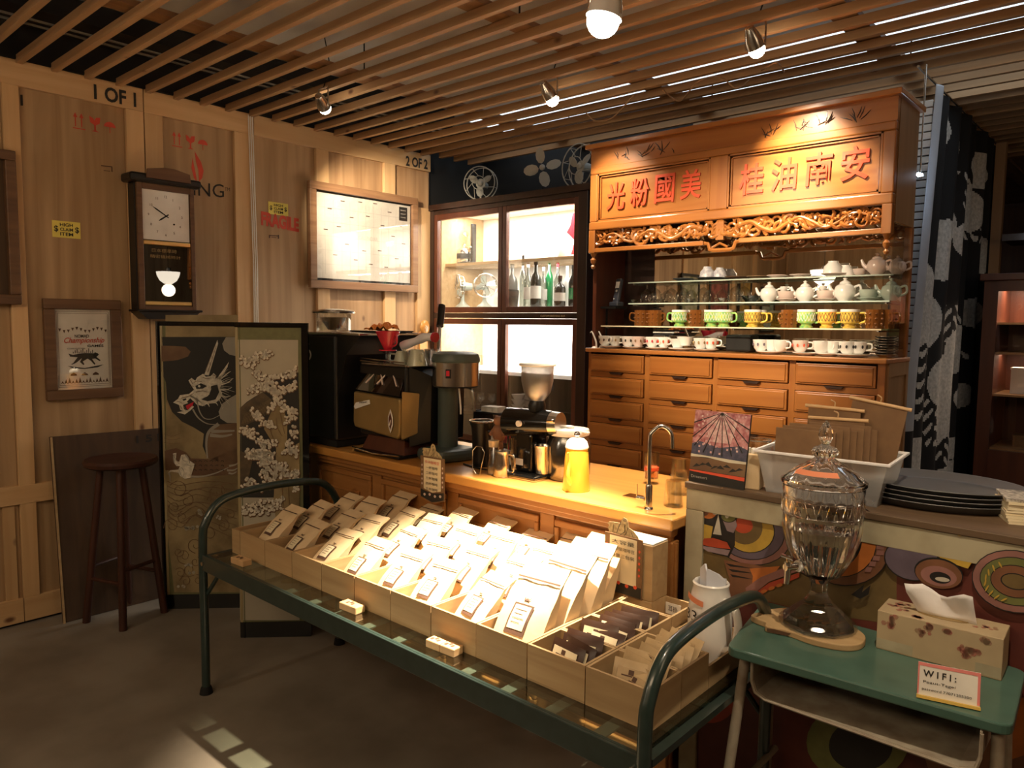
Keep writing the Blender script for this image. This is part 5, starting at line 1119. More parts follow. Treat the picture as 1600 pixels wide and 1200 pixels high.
for j in range(7):
    for i in range(9):
        u, q = i / 8 - .5, j / 6
        v.append((u * (.125 + .02 * q) - .02 * q + .01, .010 * math.sin(u * 7 + q * 2) * (.4 + q) - .01 * q, .095 + q * (.066 + .012 * math.cos(u * 9 + 2.6)) + (.012 if (j == 6 and i == 0) else 0)))
for j in range(6):
    for i in range(8): a = j * 9 + i; f.append((a, a + 1, a + 10, a + 9))
o = O('tissue', (v, f), 'tissue', t, smooth=True, fix=False); m_ = o.modifiers.new('t', 'SOLIDIFY'); m_.thickness = .0008
t = T('wifi_sign', 'small white WIFI password card with pink and yellow edges', 'sign', (-.325, 1.765, .70), 14)
q = ROT(-14, 'X')
O('card', XF(B(-.058, -.001, .001, .058, .003, .074), q), 'paper', t)
M['pinkp'] = plain('pink_paper', (.70, .22, .20), .6); M['yelp'] = plain('yellow_paper', (.72, .48, .10), .6)
O('pink_edge', [XF(B(-.058, -.0016, .067, .058, -.001, .074), q), XF(B(.053, -.0016, .008, .058, -.001, .067), q), XF(B(-.058, -.0016, .008, -.055, -.001, .067), q)], 'pinkp', t); O('yellow_foot', [XF(B(-.059, -.010, 0, .059, .006, .006), q)], 'yelp', t)
up = Vector((0, math.sin(math.radians(14)), math.cos(math.radians(14))))
def wt(s, x, z, w_, h_, b=0.0): TX('lettering', s, 'ink', t, Vector((x, -.0018, 0)) + up * z, EX, up, w=w_, h=h_, bold=b, depth=.0004)
wt('W I F I :', -.048, .046, .062, .014, .02); wt('Peaut-Tagei', -.047, .031, .06, .007); wt('password 77071205200', -.049, .016, .092, .007)

# ================================================================ things on the counter
W0 = .90
def on(name, px, py, z, lab, cat, rz=0, grp=None): p = at(px, py, 2, z); return T(name, lab, cat, (p.x, p.y, z), rz, grp)
# black coffee cabinet machine
t = T('coffee_brewer', 'tall matt black brewing machine with glass hopper behind the screen', 'machine', (-3.02, 2.20, W0 + .003))
O('housing', [B(-.20, -.17, .03, .09, .2, .53)], 'black', t, bevel=.012); O('plinth', B(-.19, -.16, 0, .08, .19, .03), 'blackm', t)
O('top_plate', B(-.205, -.175, .53, .28, .21, .542), 'steel', t, bevel=.003); O('side_hood', PR([(.091, -.16, .53), (.27, -.16, .53), (.16, -.16, .44), (.10, -.16, .25), (.091, -.16, .05)], (0, .34, 0)), 'black', t)
for i, s in enumerate(('NUVOLA',)): TX('lettering', s, 'pgrey', t, (-.18, -.1715, .48), EX, EZ, w=.06, h=.008)
O('round_badge', [CY((-.135, -.173, .43), (-.135, -.170, .43), .026, n=28)], 'pgrey', t, smooth=True); O('badge_mark', [CY((-.135, -.1742, .43), (-.135, -.173, .43), .019, n=20)], 'ink', t); O('badge_peak', PR([(-.148, -.1743, .416), (-.122, -.1743, .416), (-.135, -.1743, .434)], (0, -.0004, 0)), 'pgrey', t)
t = T('glass_hopper', 'clear glass bean hopper with flat steel lid above the folding screen', 'hopper', (-3.13, 2.16, W0 + .546))
O('cylinder', LA([(.0, .001), (.085, 0), (.087, .09), (.084, .09), (.082, .004), (0, .004)], n=36), 'glassw', t, smooth=True); O('lid', LA([(0, .09), (.104, .09), (.106, .096), (.10, .102), (.05, .110), (0, .112)], n=36), 'steel', t, smooth=True)
O('inner_funnel', LA([(.02, .006), (.03, .012), (.07, .07), (.068, .07), (.026, .010)], n=24), 'glassw', t, smooth=True)
t = T('serving_tray', 'thin dark tray on top of the black brewing machine', 'tray', (-2.84, 2.22, W0 + .546)); O('tray', [B(-.12, -.08, 0, .14, .08, .005), B(-.125, -.085, .003, .145, -.08, .009), B(-.125, .08, .003, .145, .085, .009)], 'blackm', t)
t = T('orange_cloth', 'crumpled orange cloth lying on the dark tray', 'cloth', (-2.80, 2.2, W0 + .556))
v, f = [], []
for j in range(9):
    for i in range(15):
        x, y = -.085 + .17 * i / 14, -.04 + .08 * j / 8; e = max(0, 1 - (x / .095) ** 4) * max(0, 1 - (y / .05) ** 4)
        v.append((x + .006 * math.sin(j * 2.1), y, .002 + e * (.014 + .012 * math.sin(i * 1.7 + j * .8) + .008 * math.sin(i * .6 - j * 1.9)) + e * .012 * (x > .0)))
for j in range(8):
    for i in range(14): a = j * 15 + i; f.append((a, a + 1, a + 16, a + 15))
o = O('cloth', (v, f), 'orange', t, smooth=True, fix=False); m_ = o.modifiers.new('t', 'SOLIDIFY'); m_.thickness = .002
# lever-type espresso machine with gold back
t = T('espresso_machine', 'espresso machine with gold back plate and glass top window', 'machine', (-2.645, 2.20, W0 + .003), 0); t.scale = (.80, 1, 1)
O('drip_base', [B(-.2, -.16, 0, .20, .2, .012)], 'black', t, bevel=.004); O('base_trim', TU([(-.21, -.162, .018), (0, -.175, .010), (.21, -.162, .018)], .005, 8), 'chrome', t, smooth=True)
O('red_underside', PR([(-.19, -.12, .012), (.19, -.12, .012), (.16, -.10, .075), (-.16, -.10, .075)], (0, .26, 0)), 'redwood', t)
gq = [(-.215, .115), (.17, .09), (.19, .11), (.195, .268), (-.22, .280), (-.225, .14)]
O('gold_back', PR([(x, -.15, z - .005) for x, z in gq], (0, .03, 0)), 'gold', t, bevel=.01)
O('gold_side', PR([(.20, -.145, .085), (.235, -.04, .12), (.24, -.04, .28), (.205, -.145, .295)], (0.0, .012, 0)), 'gold', t, bevel=.003)
O('body', B(-.21, -.119, .077, .20, .17, .40), 'black', t, bevel=.01); O('side_cover', PR([(.201, -.10, .05), (.26, -.02, .07), (.27, -.02, .36), (.201, -.10, .40)], (0, .2, 0)), 'black', t)
M['smoke'] = pane('smoked_glass', (.30, .27, .25), .22)
O('slanted_window', PR([(-.215, -.15, .286), (.19, -.15, .274), (.17, -.10, .395), (-.19, -.10, .405)], (0, .003, .001)), 'smoke', t)
O('window_backing', PR([(-.21, -.135, .288), (.185, -.135, .276), (.165, -.088, .390), (-.185, -.088, .40)], (0, .004, .001)), 'darkwood', t)
for k, (x0_, x1_) in enumerate(((-.12, -.02), (-.02, .10))):
    O('window_reflection', TU([(x0_, -.139, .318), (x0_ + .07, -.10, .385), (x1_ + .05, -.139, .318)], .004, 6), 'pinkish', t, smooth=True)  # reflections in the smoked window, modelled as pale triangular lines
O('cup_rail', [TU([(-.20, -.12, .415), (.19, -.12, .405), (.22, .17, .405)], .005, 8), TU([(-.20, -.12, .427), (.19, -.12, .418)], .003, 8)], 'steel', t, smooth=True)
O('top_plate', B(-.20, -.115, .40, .22, .17, .405), 'steel', t)
O('badge', PR([(.125, -.1545, .11), (.145, -.1545, .145), (.145, -.1545, .18), (.125, -.1545, .215), (.105, -.1545, .18), (.105, -.1545, .145)], (0, -.002, 0)), 'white', t); O('badge_core', PR([(.125, -.1568, .125), (.138, -.1568, .15), (.138, -.1568, .175), (.125, -.1568, .20), (.112, -.1568, .175), (.112, -.1568, .15)], (0, -.001, 0)), 'redwood', t); O('badge_bolt', PR([(.117, -.158, .148), (.128, -.158, .17), (.132, -.158, .165), (.122, -.158, .142)], (0, -.001, 0)), 'white', t)
O('name_plate', PR([(-.205, -.1545, .205), (-.185, -.1545, .225), (-.06, -.1545, .245), (-.055, -.1545, .226), (-.19, -.1545, .195)], (0, -.002, 0)), 'white', t); TX('lettering', 'Wave', 'ink', t, (-.15, -.157, .222), (1, 0, .12), EZ, w=.07, h=.010, shear=.3)
ET = W0 + .003 + .405
DXp = at(606, 540, 1, 2.10).x
t = T('pour_over_dripper', 'red ribbed plastic pour-over dripper on a glass stand', 'dripper', (DXp, 2.10, ET + .065)); t.scale = (.85, .85, .9)
O('cone', LA([(.018, .0), (.026, .012), (.062, .085), (.064, .092), (.060, .092), (.055, .085), (.022, .012), (.014, 0)], n=60, ribs=20), 'plastred', t, smooth=40); O('flange', LA([(.014, -.004), (.046, -.004), (.046, 0), (.014, 0)], n=32), 'plastred', t, smooth=40); O('grip', TU(bez([(.045, 0, .075), (.072, 0, .07), (.07, 0, .03), (.035, 0, .015)], 5), .004, 8), 'plastred', t, smooth=True)
t = T('dripper_stand', 'small glass coffee server under the red dripper', 'server', (DXp, 2.10, ET)); O('stand', LA([(0, .0), (.045, 0), (.048, .006), (.03, .012), (.012, .025), (.010, .045), (.03, .058), (.028, .058), (.006, .044), (.006, .02), (0, .008)], n=28), 'glassw', t, smooth=True)
t = T('towel_roll', 'rolled white towel lying over cups on the espresso machine', 'towel', (-2.53, 2.2, ET + .095)); O('roll', TU(bez([(-.10, -.02, -.015), (-.03, 0, .008), (.04, 0, .028), (.09, .01, .028)], 6), [.019 + .002 * math.sin(i * .8) for i in range(19)], 12), 'tissue', t, smooth=True); O('red_stripe', TU([(.082, .009, .029), (.094, .010, .0275)], .0225, 12), 'plastred', t, smooth=True)
M['cupgreen'] = plain('grey_green_cup', (.42, .44, .34), .3, coat=.3)
def cup_on(x, y, z, lab, m_='cupgreen', rz=0, r=.04, h_=.06, name='coffee_cup', inv=True, grp=None):
    t = T(name, lab, 'cup', (x, y, z), rz, grp); pr = [(0, 0), (r * .6, 0), (r * .75, h_ * .3), (r, h_), (r * .94, h_), (r * .68, h_ * .3), (r * .5, h_ * .1), (0, h_ * .1)]
    if inv: pr = [(a, h_ - b_) for a, b_ in pr][::-1]
    O('cup_body', LA(pr, n=28), m_, t, smooth=50); O('handle', TU(bez([(r * .8, 0, h_ * .3), (r * 1.5, 0, h_ * .3), (r * 1.5, 0, h_ * .75), (r * .8, 0, h_ * .75)], 5), .004, 8), m_, t, smooth=True); return t
cup_on(-2.57, 2.13, ET, 'grey-green upturned cup at the front of the espresso machine top', rz=200); cup_on(-2.48, 2.14, ET, 'second grey-green upturned cup on the espresso machine beside the tower', rz=-20, r=.045, h_=.07)
cup_on(-2.63, 2.25, ET, 'white upturned cup under the towel on the espresso machine', 'white', 30); cup_on(-2.54, 2.27, ET, 'pale upturned cup behind the grey-green cups', 'white', 80)
for i, (x, y) in enumerate(((-2.50, 2.3), (-2.46, 2.22), (-2.50, 2.17))): t = T('tumbler', ['clear tumbler at the rear edge of the espresso machine', 'clear tumbler right beside the dark green tower head', 'clear tumbler in front of the other machine-top tumblers'][i], 'glass', (x - .03, y - .03, ET)); O('tumbler_body', LA([(0, 0), (.028, 0), (.034, .07), (.031, .07), (.026, .006), (0, .006)], n=24), 'glassw', t, smooth=40)
t = T('milk_thermometer', 'black-handled steel scoop leaning against the cabinet corner', 'scoop', (-2.63, 2.37, ET)); O('handle', TU([(-.02, .06, .17), (-.05, .10, .27)], .018, 10), 'black', t, smooth=True); O('shaft', TU([(.03, .0, .0), (-.02, .06, .17)], .008, 8), 'steel', t, smooth=True)
t = T('wooden_ladle', 'orange wooden ladle hanging on the pine batten by the corner', 'ladle', (XW + .03, 3.62, 1.36)); O('bowl', SP((.02, 0, .10), .05, 16, 10, (.45, .9, 1.05)), 'counter', t, smooth=True); O('handle', B(0, -.04, -.08, .012, .04, .07), 'counter', t, bevel=.004); O('glint', SP((.036, 0, .09), .025, 12, 8, (.45, .9, 1.1)), 'glassw', t, smooth=True)
# tower tap
t = T('water_tower', 'dark green water boiler tower with steel band on the counter', 'boiler', (-2.36, 2.24, W0 + .001))
O('base', TU([(-.035, -.085, .028), (.0, -.02, .028), (.12, .09, .028)], [.028, .03, .03], 16) if False else PR([(p.x, p.y, 0) for p in rnd([(-.10, -.13), (.07, -.13), (.10, .0), (.10, .08), (-.09, .08)], .03)], (0, 0, .052)), 'towergreen', t, bevel=.018)
O('column', LA([(.045, .045), (.044, .32)], (-.03, .0), 32), 'towergreen', t, smooth=40)
O('steel_band', LA([(.101, .325), (.101, .425)], (.02, .0), 44), 'steel', t, smooth=40)
O('head_cap', LA([(.101, .425), (.106, .43), (.106, .44), (.098, .462), (.075, .47), (0, .472)], (.02, .0), 44), 'towergreen', t, smooth=40); O('head_foot', LA([(.0, .318), (.094, .318), (.10, .325)], (.02, .0), 44), 'blackm', t, smooth=40)
sa = math.radians(-62); u = Vector((math.cos(sa), math.sin(sa), 0)); O('red_switch', XF(BB((0, 0, 0), (.022, .008, .038)), Matrix.Translation(Vector((.02, 0, .38)) + u * .101) @ Matrix.Rotation(sa + PI / 2, 4, 'Z')), 'blackm', t); O('switch_rocker', XF(BB((0, -.003, .002), (.013, .008, .022)), Matrix.Translation(Vector((.02, 0, .38)) + u * .102) @ Matrix.Rotation(sa + PI / 2, 4, 'Z')), 'plastred', t)
O('swan_spout', TU(bez([(.04, -.0, .318), (.05, 0, .24), (.052, 0, .20)], 4), .004, 8), 'white', t, smooth=True); O('spout_pipe', TU(bez([(.09, 0, .318), (.12, 0, .31), (.13, 0, .28), (.135, 0, .22)], 5), .005, 8), 'steel', t, smooth=True)
t = T('slip_rack', 'small dark rack with white slips behind the green tower', 'rack', (-2.28, 2.46, W0)); O('upright', [B(-.11, -.06, 0, -.10, .06, .20), B(.10, -.06, 0, .11, .06, .20)], 'blackm', t)
for k, z in enumerate((.06, .19)): O('rack_shelf', B(-.10, -.06, z, .10, .06, z + .006), 'blackm', t)
for k, (z, x, m2, lab) in enumerate(((.197, -.02, 'paper', 'white slip stack on the upper board of the small rack'), (.067, .0, 'paper', 'white slip stack on the lower board of the small rack'), (.067, .06, 'plastred', 'red packet on the lower board of the small rack'))):
    t = T('slip_stack', lab, 'papers', (-2.28 + x, 2.44, W0 + z), 6 * k); O('sheets', B(-.05 if k < 2 else -.02, -.03, 0, .05 if k < 2 else .02, .03, .02 + .01 * k), m2, t)
    for q in range(2): O('loose_sheet', XF(B(-.045 if k < 2 else -.018, -.028, .021 + .01 * k + .002 * q, .045 if k < 2 else .018, .03, .022 + .01 * k + .002 * q), ROT(5 * q + 3, 'Z')), m2, t)
t = on('knock_cup', 752, 728, W0, 'black dosing cup with chrome rim beside the green tower', 'cup'); O('body', LA([(0, 0), (.035, 0), (.042, .16), (.052, .19), (.048, .19), (.038, .16), (.03, .05), (0, .05)], n=28), 'black', t, smooth=40); O('rim', TU([(.05 * math.cos(i * PI / 16), .05 * math.sin(i * PI / 16), .19) for i in range(33)], .004, 6, False), 'steel', t, smooth=True); O('handle', TU([(.04, 0, .15), (.10, .02, .155)], .008, 8), 'black', t)
t = on('wire_holder', 744, 748 - 8, W0, 'small bent wire cup holder in front of the dosing cup', 'holder'); O('wire', TU([(0, 0, .0), (-.02, 0, .02), (-.02, 0, .09), (0, 0, .11), (.03, .0, .11), (.045, 0, .09), (.02, 0, .0), (0, 0, 0)], .0022, 6), 'steel', t, smooth=True)
t = on('pepper_mill', 771, 741, W0, 'glass jar with cork standing beside the steel pitcher', 'jar'); O('jar', LA([(0, 0), (.024, 0), (.028, .02), (.018, .07), (.024, .11), (.021, .11), (.015, .07), (.024, .02), (0, .006)], n=24), 'glassw', t, smooth=True); O('coffee', LA([(0, .003), (.021, .005), (.022, .022), (.019, .032), (0, .032)], n=20), 'crate', t, smooth=True); O('cork', LA([(0, .11), (.02, .11), (.022, .135), (0, .135)], n=20), 'kraft', t, smooth=True)
t = on('wooden_bear', 779, 736, W0, 'small carved brown wooden bear figure above the jars', 'figurine'); M['bear'] = plain('brown_carved_wood', (.27, .12, .06), .6, bump=.3, sc_=60)
O('plinth', LA([(0, 0), (.02, 0), (.018, .12), (0, .12)], n=16), 'bear', t); O('body', SP((0, 0, .155), .03, 14, 10, (1, .85, 1.35)), 'bear', t, smooth=True); O('head', SP((0, -.004, .205), .02, 14, 10), 'bear', t, smooth=True)
for s in (-1, 1): O('ear', SP((s * .015, 0, .222), .006, 8, 6), 'bear', t, smooth=True); O('arm', TU([(s * .02, 0, .17), (s * .038, -.012, .145)], [.011, .008], 8), 'bear', t, smooth=True)
t = on('milk_pitcher', 785, 744, W0, 'small polished steel milk pitcher on the counter edge', 'pitcher'); O('body', LA([(0, 0), (.034, 0), (.037, .005), (.036, .05), (.030, .085), (.033, .10), (.031, .10), (.028, .085), (.033, .05), (.03, .01), (0, .01)], n=32), 'steel', t, smooth=40); O('handle', TU(bez([(.033, 0, .09), (.06, 0, .085), (.06, 0, .03), (.036, 0, .02)], 5), .004, 8), 'steel', t, smooth=True)
for i, (px, py, m2, lab) in enumerate(((792, 728, 'glassw', 'tall clear measuring glass behind the milk pitcher'), (806, 730, 'glassw', 'clear beaker next to the black grinder'))): t = on('measuring_glass', px, py, W0, lab, 'glass'); O('glass_body', LA([(0, 0), (.026, 0), (.03, .12), (.028, .12), (.024, .006), (0, .006)], n=24), m2, t, smooth=40); O('spoon', TU([(0, 0, .008), (.02, .0, .16)], .003, 6), ['plastred', 'steel'][i], t)
# grinder
gp = at(835, 752, 2, W0); t = T('coffee_grinder', 'black electric coffee grinder with clear hopper', 'grinder', (gp.x - .065, gp.y + .06, W0), 0)
O('base', B(-.075, -.085, .006, .085, .085, .02), 'blackg', t, bevel=.008); O('base_rim', B(-.07, -.08, 0, .08, .08, .006), 'steel', t)
O('column', B(-.06, -.03, .02, .02, .07, .17), 'blackg', t, bevel=.008)
O('motor_barrel', [CY((-.12, -.005, .205), (.085, .02, .215), .058, .050, 32)], 'blackg', t, smooth=40); O('barrel_cap', CY((-.124, -.006, .205), (-.119, -.005, .205), .048, .054, 28), 'black', t, smooth=True)
O('side_badge', CY((-.02, -.052, .212), (-.02, -.062, .212), .012, n=18), 'white', t, smooth=True); O('grind_dial', CY((.085, .02, .215), (.12, .025, .216), .048, .045, 28), 'steel', t, smooth=40); O('front_nut', TU([(.10, -.03, .23), (.135, -.035, .235)], .006, 8), 'chrome', t)
O('hopper_neck', LA([(.03, .25), (.035, .28), (.028, .30)], (.01, .015), 24), 'black', t, smooth=True)
hz = .29; O('hopper', LA([(.018, hz), (.03, hz + .01), (.052, hz + .04), (.062, hz + .085), (.064, hz + .145), (.062, hz + .145), (.060, hz + .085), (.05, hz + .042), (.028, hz + .013), (.016, hz + .003)], (.01, .015), 36), 'plastic', t, smooth=True)
O('hopper_lid', LA([(0, hz + .143), (.071, hz + .143), (.073, hz + .148), (.070, hz + .154), (0, hz + .155)], (.01, .015), 36), 'white', t, smooth=40)
M['copper'] = plain('copper_catch_cup', (.80, .45, .18), .18, 1)
O('catch_cup', LA([(0, .022), (.028, .022), (.034, .12), (.037, .13), (.034, .13), (.03, .12), (.025, .028), (0, .028)], (.055, .0), 28), 'steel', t, smooth=40); O('label_plate', B(-.055, -.0325, .045, -.02, -.030, .07), 'pgrey', t); O('power_cord', TU(bez([(-.075, 0, .012), (-.14, -.03, .006), (-.25, -.045, .004), (-.36, -.02, .004)], 8), .0035, 6), 'blackm', t, smooth=True)
t = on('storage_jar', 872, 752, W0, 'big plastic storage jar with white lid behind the yellow kettle', 'jar'); t.location.y += .07; t.location.x -= .005
M['jarp'] = pane('smoky_plastic', (.42, .44, .42), .2, .2)
O('jar_body', LA([(0, 0), (.075, 0), (.083, .02), (.085, .14), (.070, .175), (.067, .175), (.08, .14), (.078, .02), (0, .006)], n=36), 'jarp', t, smooth=40); O('powder', LA([(0, .007), (.076, .02), (.078, .10), (0, .11)], n=32), 'grey', t, smooth=40); O('lid', LA([(0, .172), (.078, .172), (.08, .18), (.076, .195), (0, .197)], n=36), 'white', t, smooth=40); O('lid_tab', B(.06, -.02, .185, .10, .0, .193), 'white', t, bevel=.003); O('lid_knob', LA([(0, .197), (.02, .197), (.02, .205), (0, .205)], n=20), 'white', t)
t = on('enamel_kettle', 895, 767, W0, 'tall yellow enamel coffee pot with white lid and steel knob', 'kettle'); t.location.y += .02
O('pot', LA([(0, 0), (.048, 0), (.050, .004), (.042, .13), (.040, .155), (.036, .155), (0, .15)], n=40), 'kettle', t, smooth=40); O('lid', LA([(.042, .153), (.043, .158), (.036, .178), (.025, .188), (0, .19)], n=36), 'white', t, smooth=40); O('knob', [CY((0, 0, .188), (0, 0, .196), .004, n=10), SP((0, 0, .203), .011, 16, 10)], 'chrome', t, smooth=True)
O('spout', TU(bez([(.006, -.043, .03), (.008, -.060, .06), (.006, -.052, .11), (.008, -.062, .145)], 5), [.009 - .00035 * i for i in range(16)], 10), 'kettle', t, smooth=True); O('handle', TU(bez([(-.020, .030, .14), (-.045, .062, .13), (-.045, .062, .06), (-.024, .036, .03)], 5), .005, 8), 'kettle', t, smooth=True)
# faucet and sink corner
t = on('gooseneck_tap', 1013, 795, W0, 'slim steel gooseneck tap at the end of the counter', 'tap'); u = Vector((.45, .35, 0)).normalized() * .036
O('sleeve', LA([(.016, 0), (.014, .006), (.012, .008), (.012, .075), (.010, .08)], n=20), 'steel', t, smooth=40); O('neck', TU(bez([(0, 0, .075), (0, 0, .22), (u.x * .15, u.y * .15, .25), (u.x, u.y, .272), (u.x * 1.85, u.y * 1.85, .25), (u.x * 2, u.y * 2, .20)], 6), .0062, 12), 'steel', t, smooth=True)
O('lever', [TU([(-.045, .0, .03), (-.015, .0, .03)], .006, 10), TU([(-.045, 0, .03), (-.045, 0, .075)], .002, 6)], 'steel', t, smooth=True)
t = on('sink_drain', 990, 776, W0 + .0005, 'chrome drain square set beside the slim tap', 'drain'); O('plate', B(-.03, -.025, 0, .03, .025, .004), 'chrome', t, bevel=.001)
t = on('tea_glass', 1024, 753, W0, 'straight glass of amber tea behind the slim tap', 'glass'); t.location.y -= .03
O('glass_body', LA([(0, 0), (.026, 0), (.029, .118), (.027, .118), (.024, .018), (0, .014)], n=28), 'glassw', t, smooth=40); O('tea', LA([(0, .015), (.0238, .019), (.0245, .05), (0, .05)], n=24), 'tea', t, smooth=40); O('lime_band', LA([(.0275, .05), (.0278, .062)], n=28), 'redlac', t, smooth=True)
for k, (px, py, z) in enumerate(((1062, 772, 0), (1060, 750, .0), (1052, 790, 0))):
    t = on('upturned_glass', px, py, W0, ['upturned clear glass beside the booklet, nearest of three to the bar frame', 'upturned clear glass behind the other two at the counter end', 'upturned clear glass at the front corner of the counter end'][k], 'glass'); O('glass_body', LA([(.032, 0), (.026, .085), (0, .085), (0, .08), (.022, .08), (.029, 0)], n=24), 'glassw', t, smooth=40)
# ---- cards with the sage figure
def sage_card(name, lab, loc, rz, w_, h_, lines, title, tail, cm_='label'):
    t = T(name, lab, 'sign', loc, rz)
    O('card', PR([(-w_ / 2, 0, .1 * h_), (0, 0, 0), (w_ / 2, 0, .1 * h_), (w_ / 2, 0, h_), (-w_ / 2, 0, h_)] if tail else [(-w_ / 2, 0, 0), (w_ / 2, 0, 0), (w_ / 2, 0, h_), (-w_ / 2, 0, h_)], (0, .003, 0)), 'kraftd', t)
    O('dark_hem', PR([(-w_ / 2 + .002, -.0004, .12 * h_ if tail else .02 * h_), (0, -.0004, .03 * h_ if tail else .02 * h_), (w_ / 2 - .002, -.0004, .12 * h_ if tail else .02 * h_), (w_ / 2 - .002, -.0004, .28 * h_ if tail else .2 * h_), (0, -.0004, .22 * h_ if tail else .2 * h_), (-w_ / 2 + .002, -.0004, .28 * h_ if tail else .2 * h_)], (0, -.0004, 0)), 'ink', t)
    O('text_field', PR([(-w_ * .36, -.0004, .30 * h_ if tail else .2 * h_), (0, -.0004, .24 * h_ if tail else .2 * h_), (w_ * .36, -.0004, .30 * h_ if tail else .2 * h_), (w_ * .36, -.0004, .97 * h_), (-w_ * .36, -.0004, .97 * h_)], (0, -.0005, 0)), cm_, t)
    O('hem_clouds', [PR([(x * w_ + .007 * math.cos(i), -.0009, (.17 + .02 * (k % 2)) * h_ + .006 * math.sin(i)) for i in range(6)], (0, -.0003, 0)) for k, x in enumerate((-.32, -.1, .12, .34))] + [PR([(sgn * w_ * .43 + .004 * math.cos(i), -.0006, (.4 + .1 * k) * h_ + .005 * math.sin(i)) for i in range(6)], (0, -.0003, 0)) for sgn in (-1, 1) for k in range(5)], 'redlac' if not tail else 'pinkish', t)
    TX('lettering', title, 'red' if tail else 'ink', t, (-w_ * .30, -.0012, .85 * h_), EX, EZ, w=w_ * .6, h=.07 * h_)
    for i, s in enumerate(lines): TX('lettering', s, 'ink', t, (-w_ * .31 if len(s) > 4 else -w_ * .26, -.0012, (.85 - .115 * (i + 1)) * h_), EX, EZ, w=w_ * (.62 if len(s) > 4 else .5), h=.065 * h_)
    M['figp'] = M.get('figp') or plain('ochre_engraving_paper', (.50, .40, .22), .7, c2=(.30, .22, .11), sc_=120)
    fg = [(-.42, 0), (-.40, .05), (-.44, .10), (-.40, .16), (-.46, .19), (-.40, .24), (-.25, .25), (-.10, .26), (-.08, .34), (-.02, .40), (.06, .38), (.10, .30), (.12, .20), (.24, .15), (.36, .05), (.40, -.04)]
    O('sage_cutout', PR([(x * w_, .003, h_ + z * w_) for x, z in fg], (0, .002, 0)), 'figp', t)
    O('sage_lines', [TU([(x * w_, .0022, h_ + z * w_) for x, z in q2], .0007, 4) for q2 in ([(-.3, .02), (-.28, .2)], [(-.2, .02), (-.12, .22), (-.08, .3)], [(.0, .22), (.03, .1), (-.1, .0)], [(.1, .2), (.05, .05), (.0, 0)], [(.2, .1), (.25, 0)], [(-.02, .33), (.05, .33)], [(0, .26), (.02, .2), (.05, .26)])], 'ink', t)
    return t
p = at(676, 735, 1, 1.998)
sage_card('hanging_menu_card', 'hanging ochre menu card with a bearded sage cut-out at the counter edge', (p.x, 1.996, .765), 3, .135, .19, ('一杯咖啡', '二杯咖啡', '三杯咖啡', '四杯咖啡', '五杯咖啡'), '手沖咖啡豆', True)
BZ_ = BZ
# box with the standing menu card
t = T('pale_display_box', 'pale wooden box standing behind the large bags with a menu card on its front', 'box', (-1.215, 1.945, CZ + .001))
O('lower_box', B(-.08, -.045, 0, .08, .045, .10), 'crate', t, bevel=.002); O('upper_box', B(-.08, -.045, .101, .08, .045, .272), 'crate', t, bevel=.002); O('white_lid', B(-.078, -.043, .272, .078, .043, .277), 'paper', t)
c_ = sage_card('standing_menu_card', 'menu card with sage cut-out and bulk bean text fixed to the pale box', (-1.235, 1.893, .668), -2, .14, .185, ('一磅裝咖啡豆', '份量三包裝'), '大容量', False)
# calendar booklet
BF = BY + .012
t = T('picture_booklet', 'standing booklet with pink and black stained-glass fan cover', 'booklet', (-1.035, BF, BZ_), -2)
w_, h_ = .185, .225
LN = ROT(-8, 'X')
O('cover', XF(B(-w_ / 2, 0, 0, w_ / 2, .008, h_), LN), 'ink', t)
M['bk_sky'] = plain('pink_red_mosaic_print', (.62, .30, .30), .35, c2=(.30, .05, .06), sc_=60, coat=.3); M['bk_blue'] = plain('blue_black_print', (.03, .035, .07), .35, c2=(.09, .08, .13), sc_=50); M['bk_pale'] = plain('pale_print', (.62, .58, .45), .35); M['bk_pink'] = plain('pale_pink_print', (.72, .55, .52), .35, c2=(.5, .2, .22), sc_=70)
def bk(name, q, m_, k=1): return O(name, [XF(PR([(x * w_ - w_ / 2, -.0003 * k, z * h_) for x, z in p_], (0, -.0003, 0)), LN) for p_ in q], m_, t)
bk('fan_print', [[(.0, .52), (.14, .56), (.5, .50), (.86, .56), (1, .52), (1, 1), (0, 1)]], 'bk_sky'); bk('centre_glow', [[(.30, .58), (.70, .58), (.78, .86), (.58, .98), (.42, .98), (.22, .86)]], 'bk_pink', 2)
bk('blue_band', [[(0, .37), (1, .37), (1, .53), (.86, .57), (.5, .51), (.14, .57), (0, .53)]], 'bk_blue', 2); bk('pale_band', [[(0, .345), (.3, .36), (.7, .33), (1, .34), (1, .37), (0, .385)]], 'bk_pale', 3)
bk('field', [[(0, .17), (1, .17), (1, .345), (0, .35)]], 'brownp', 2); bk('field_strokes', [[(.05 + .11 * k, .2 + .03 * (k % 3)), (.2 + .11 * k, .23 + .03 * (k % 2)), (.12 + .11 * k, .26 + .02 * (k % 3))] for k in range(8)], 'ink', 3); bk('red_stripe', [[(0, .145), (1, .115), (1, .165), (0, .165)]], 'redlac', 3)
O('fan_ribs', [XF(TU([(0, -.0013, .99 * h_), (x * w_, -.0013, z * h_)], [.0008, .0018], 5), LN) for x, z in ((-.5, .62), (-.46, .50), (-.28, .42), (-.1, .40), (.07, .40), (.24, .42), (.42, .48), (.5, .62), (.5, .80), (-.5, .82))], 'ink', t)
mz_ = [XF(BB((R.uniform(-.48, .48) * w_, -.0016, R.uniform(.42, .97) * h_), (.006, .0003, .006)), LN) for _ in range(70)]
O('mosaic_print', mz_, 'bk_pink', t); TX('lettering', 'Dreamers', 'pgrey', t, LN @ Vector((-w_ * .45, -.0006, .06 * h_)), EX, (0, -.14, 1), w=.055, h=.009)
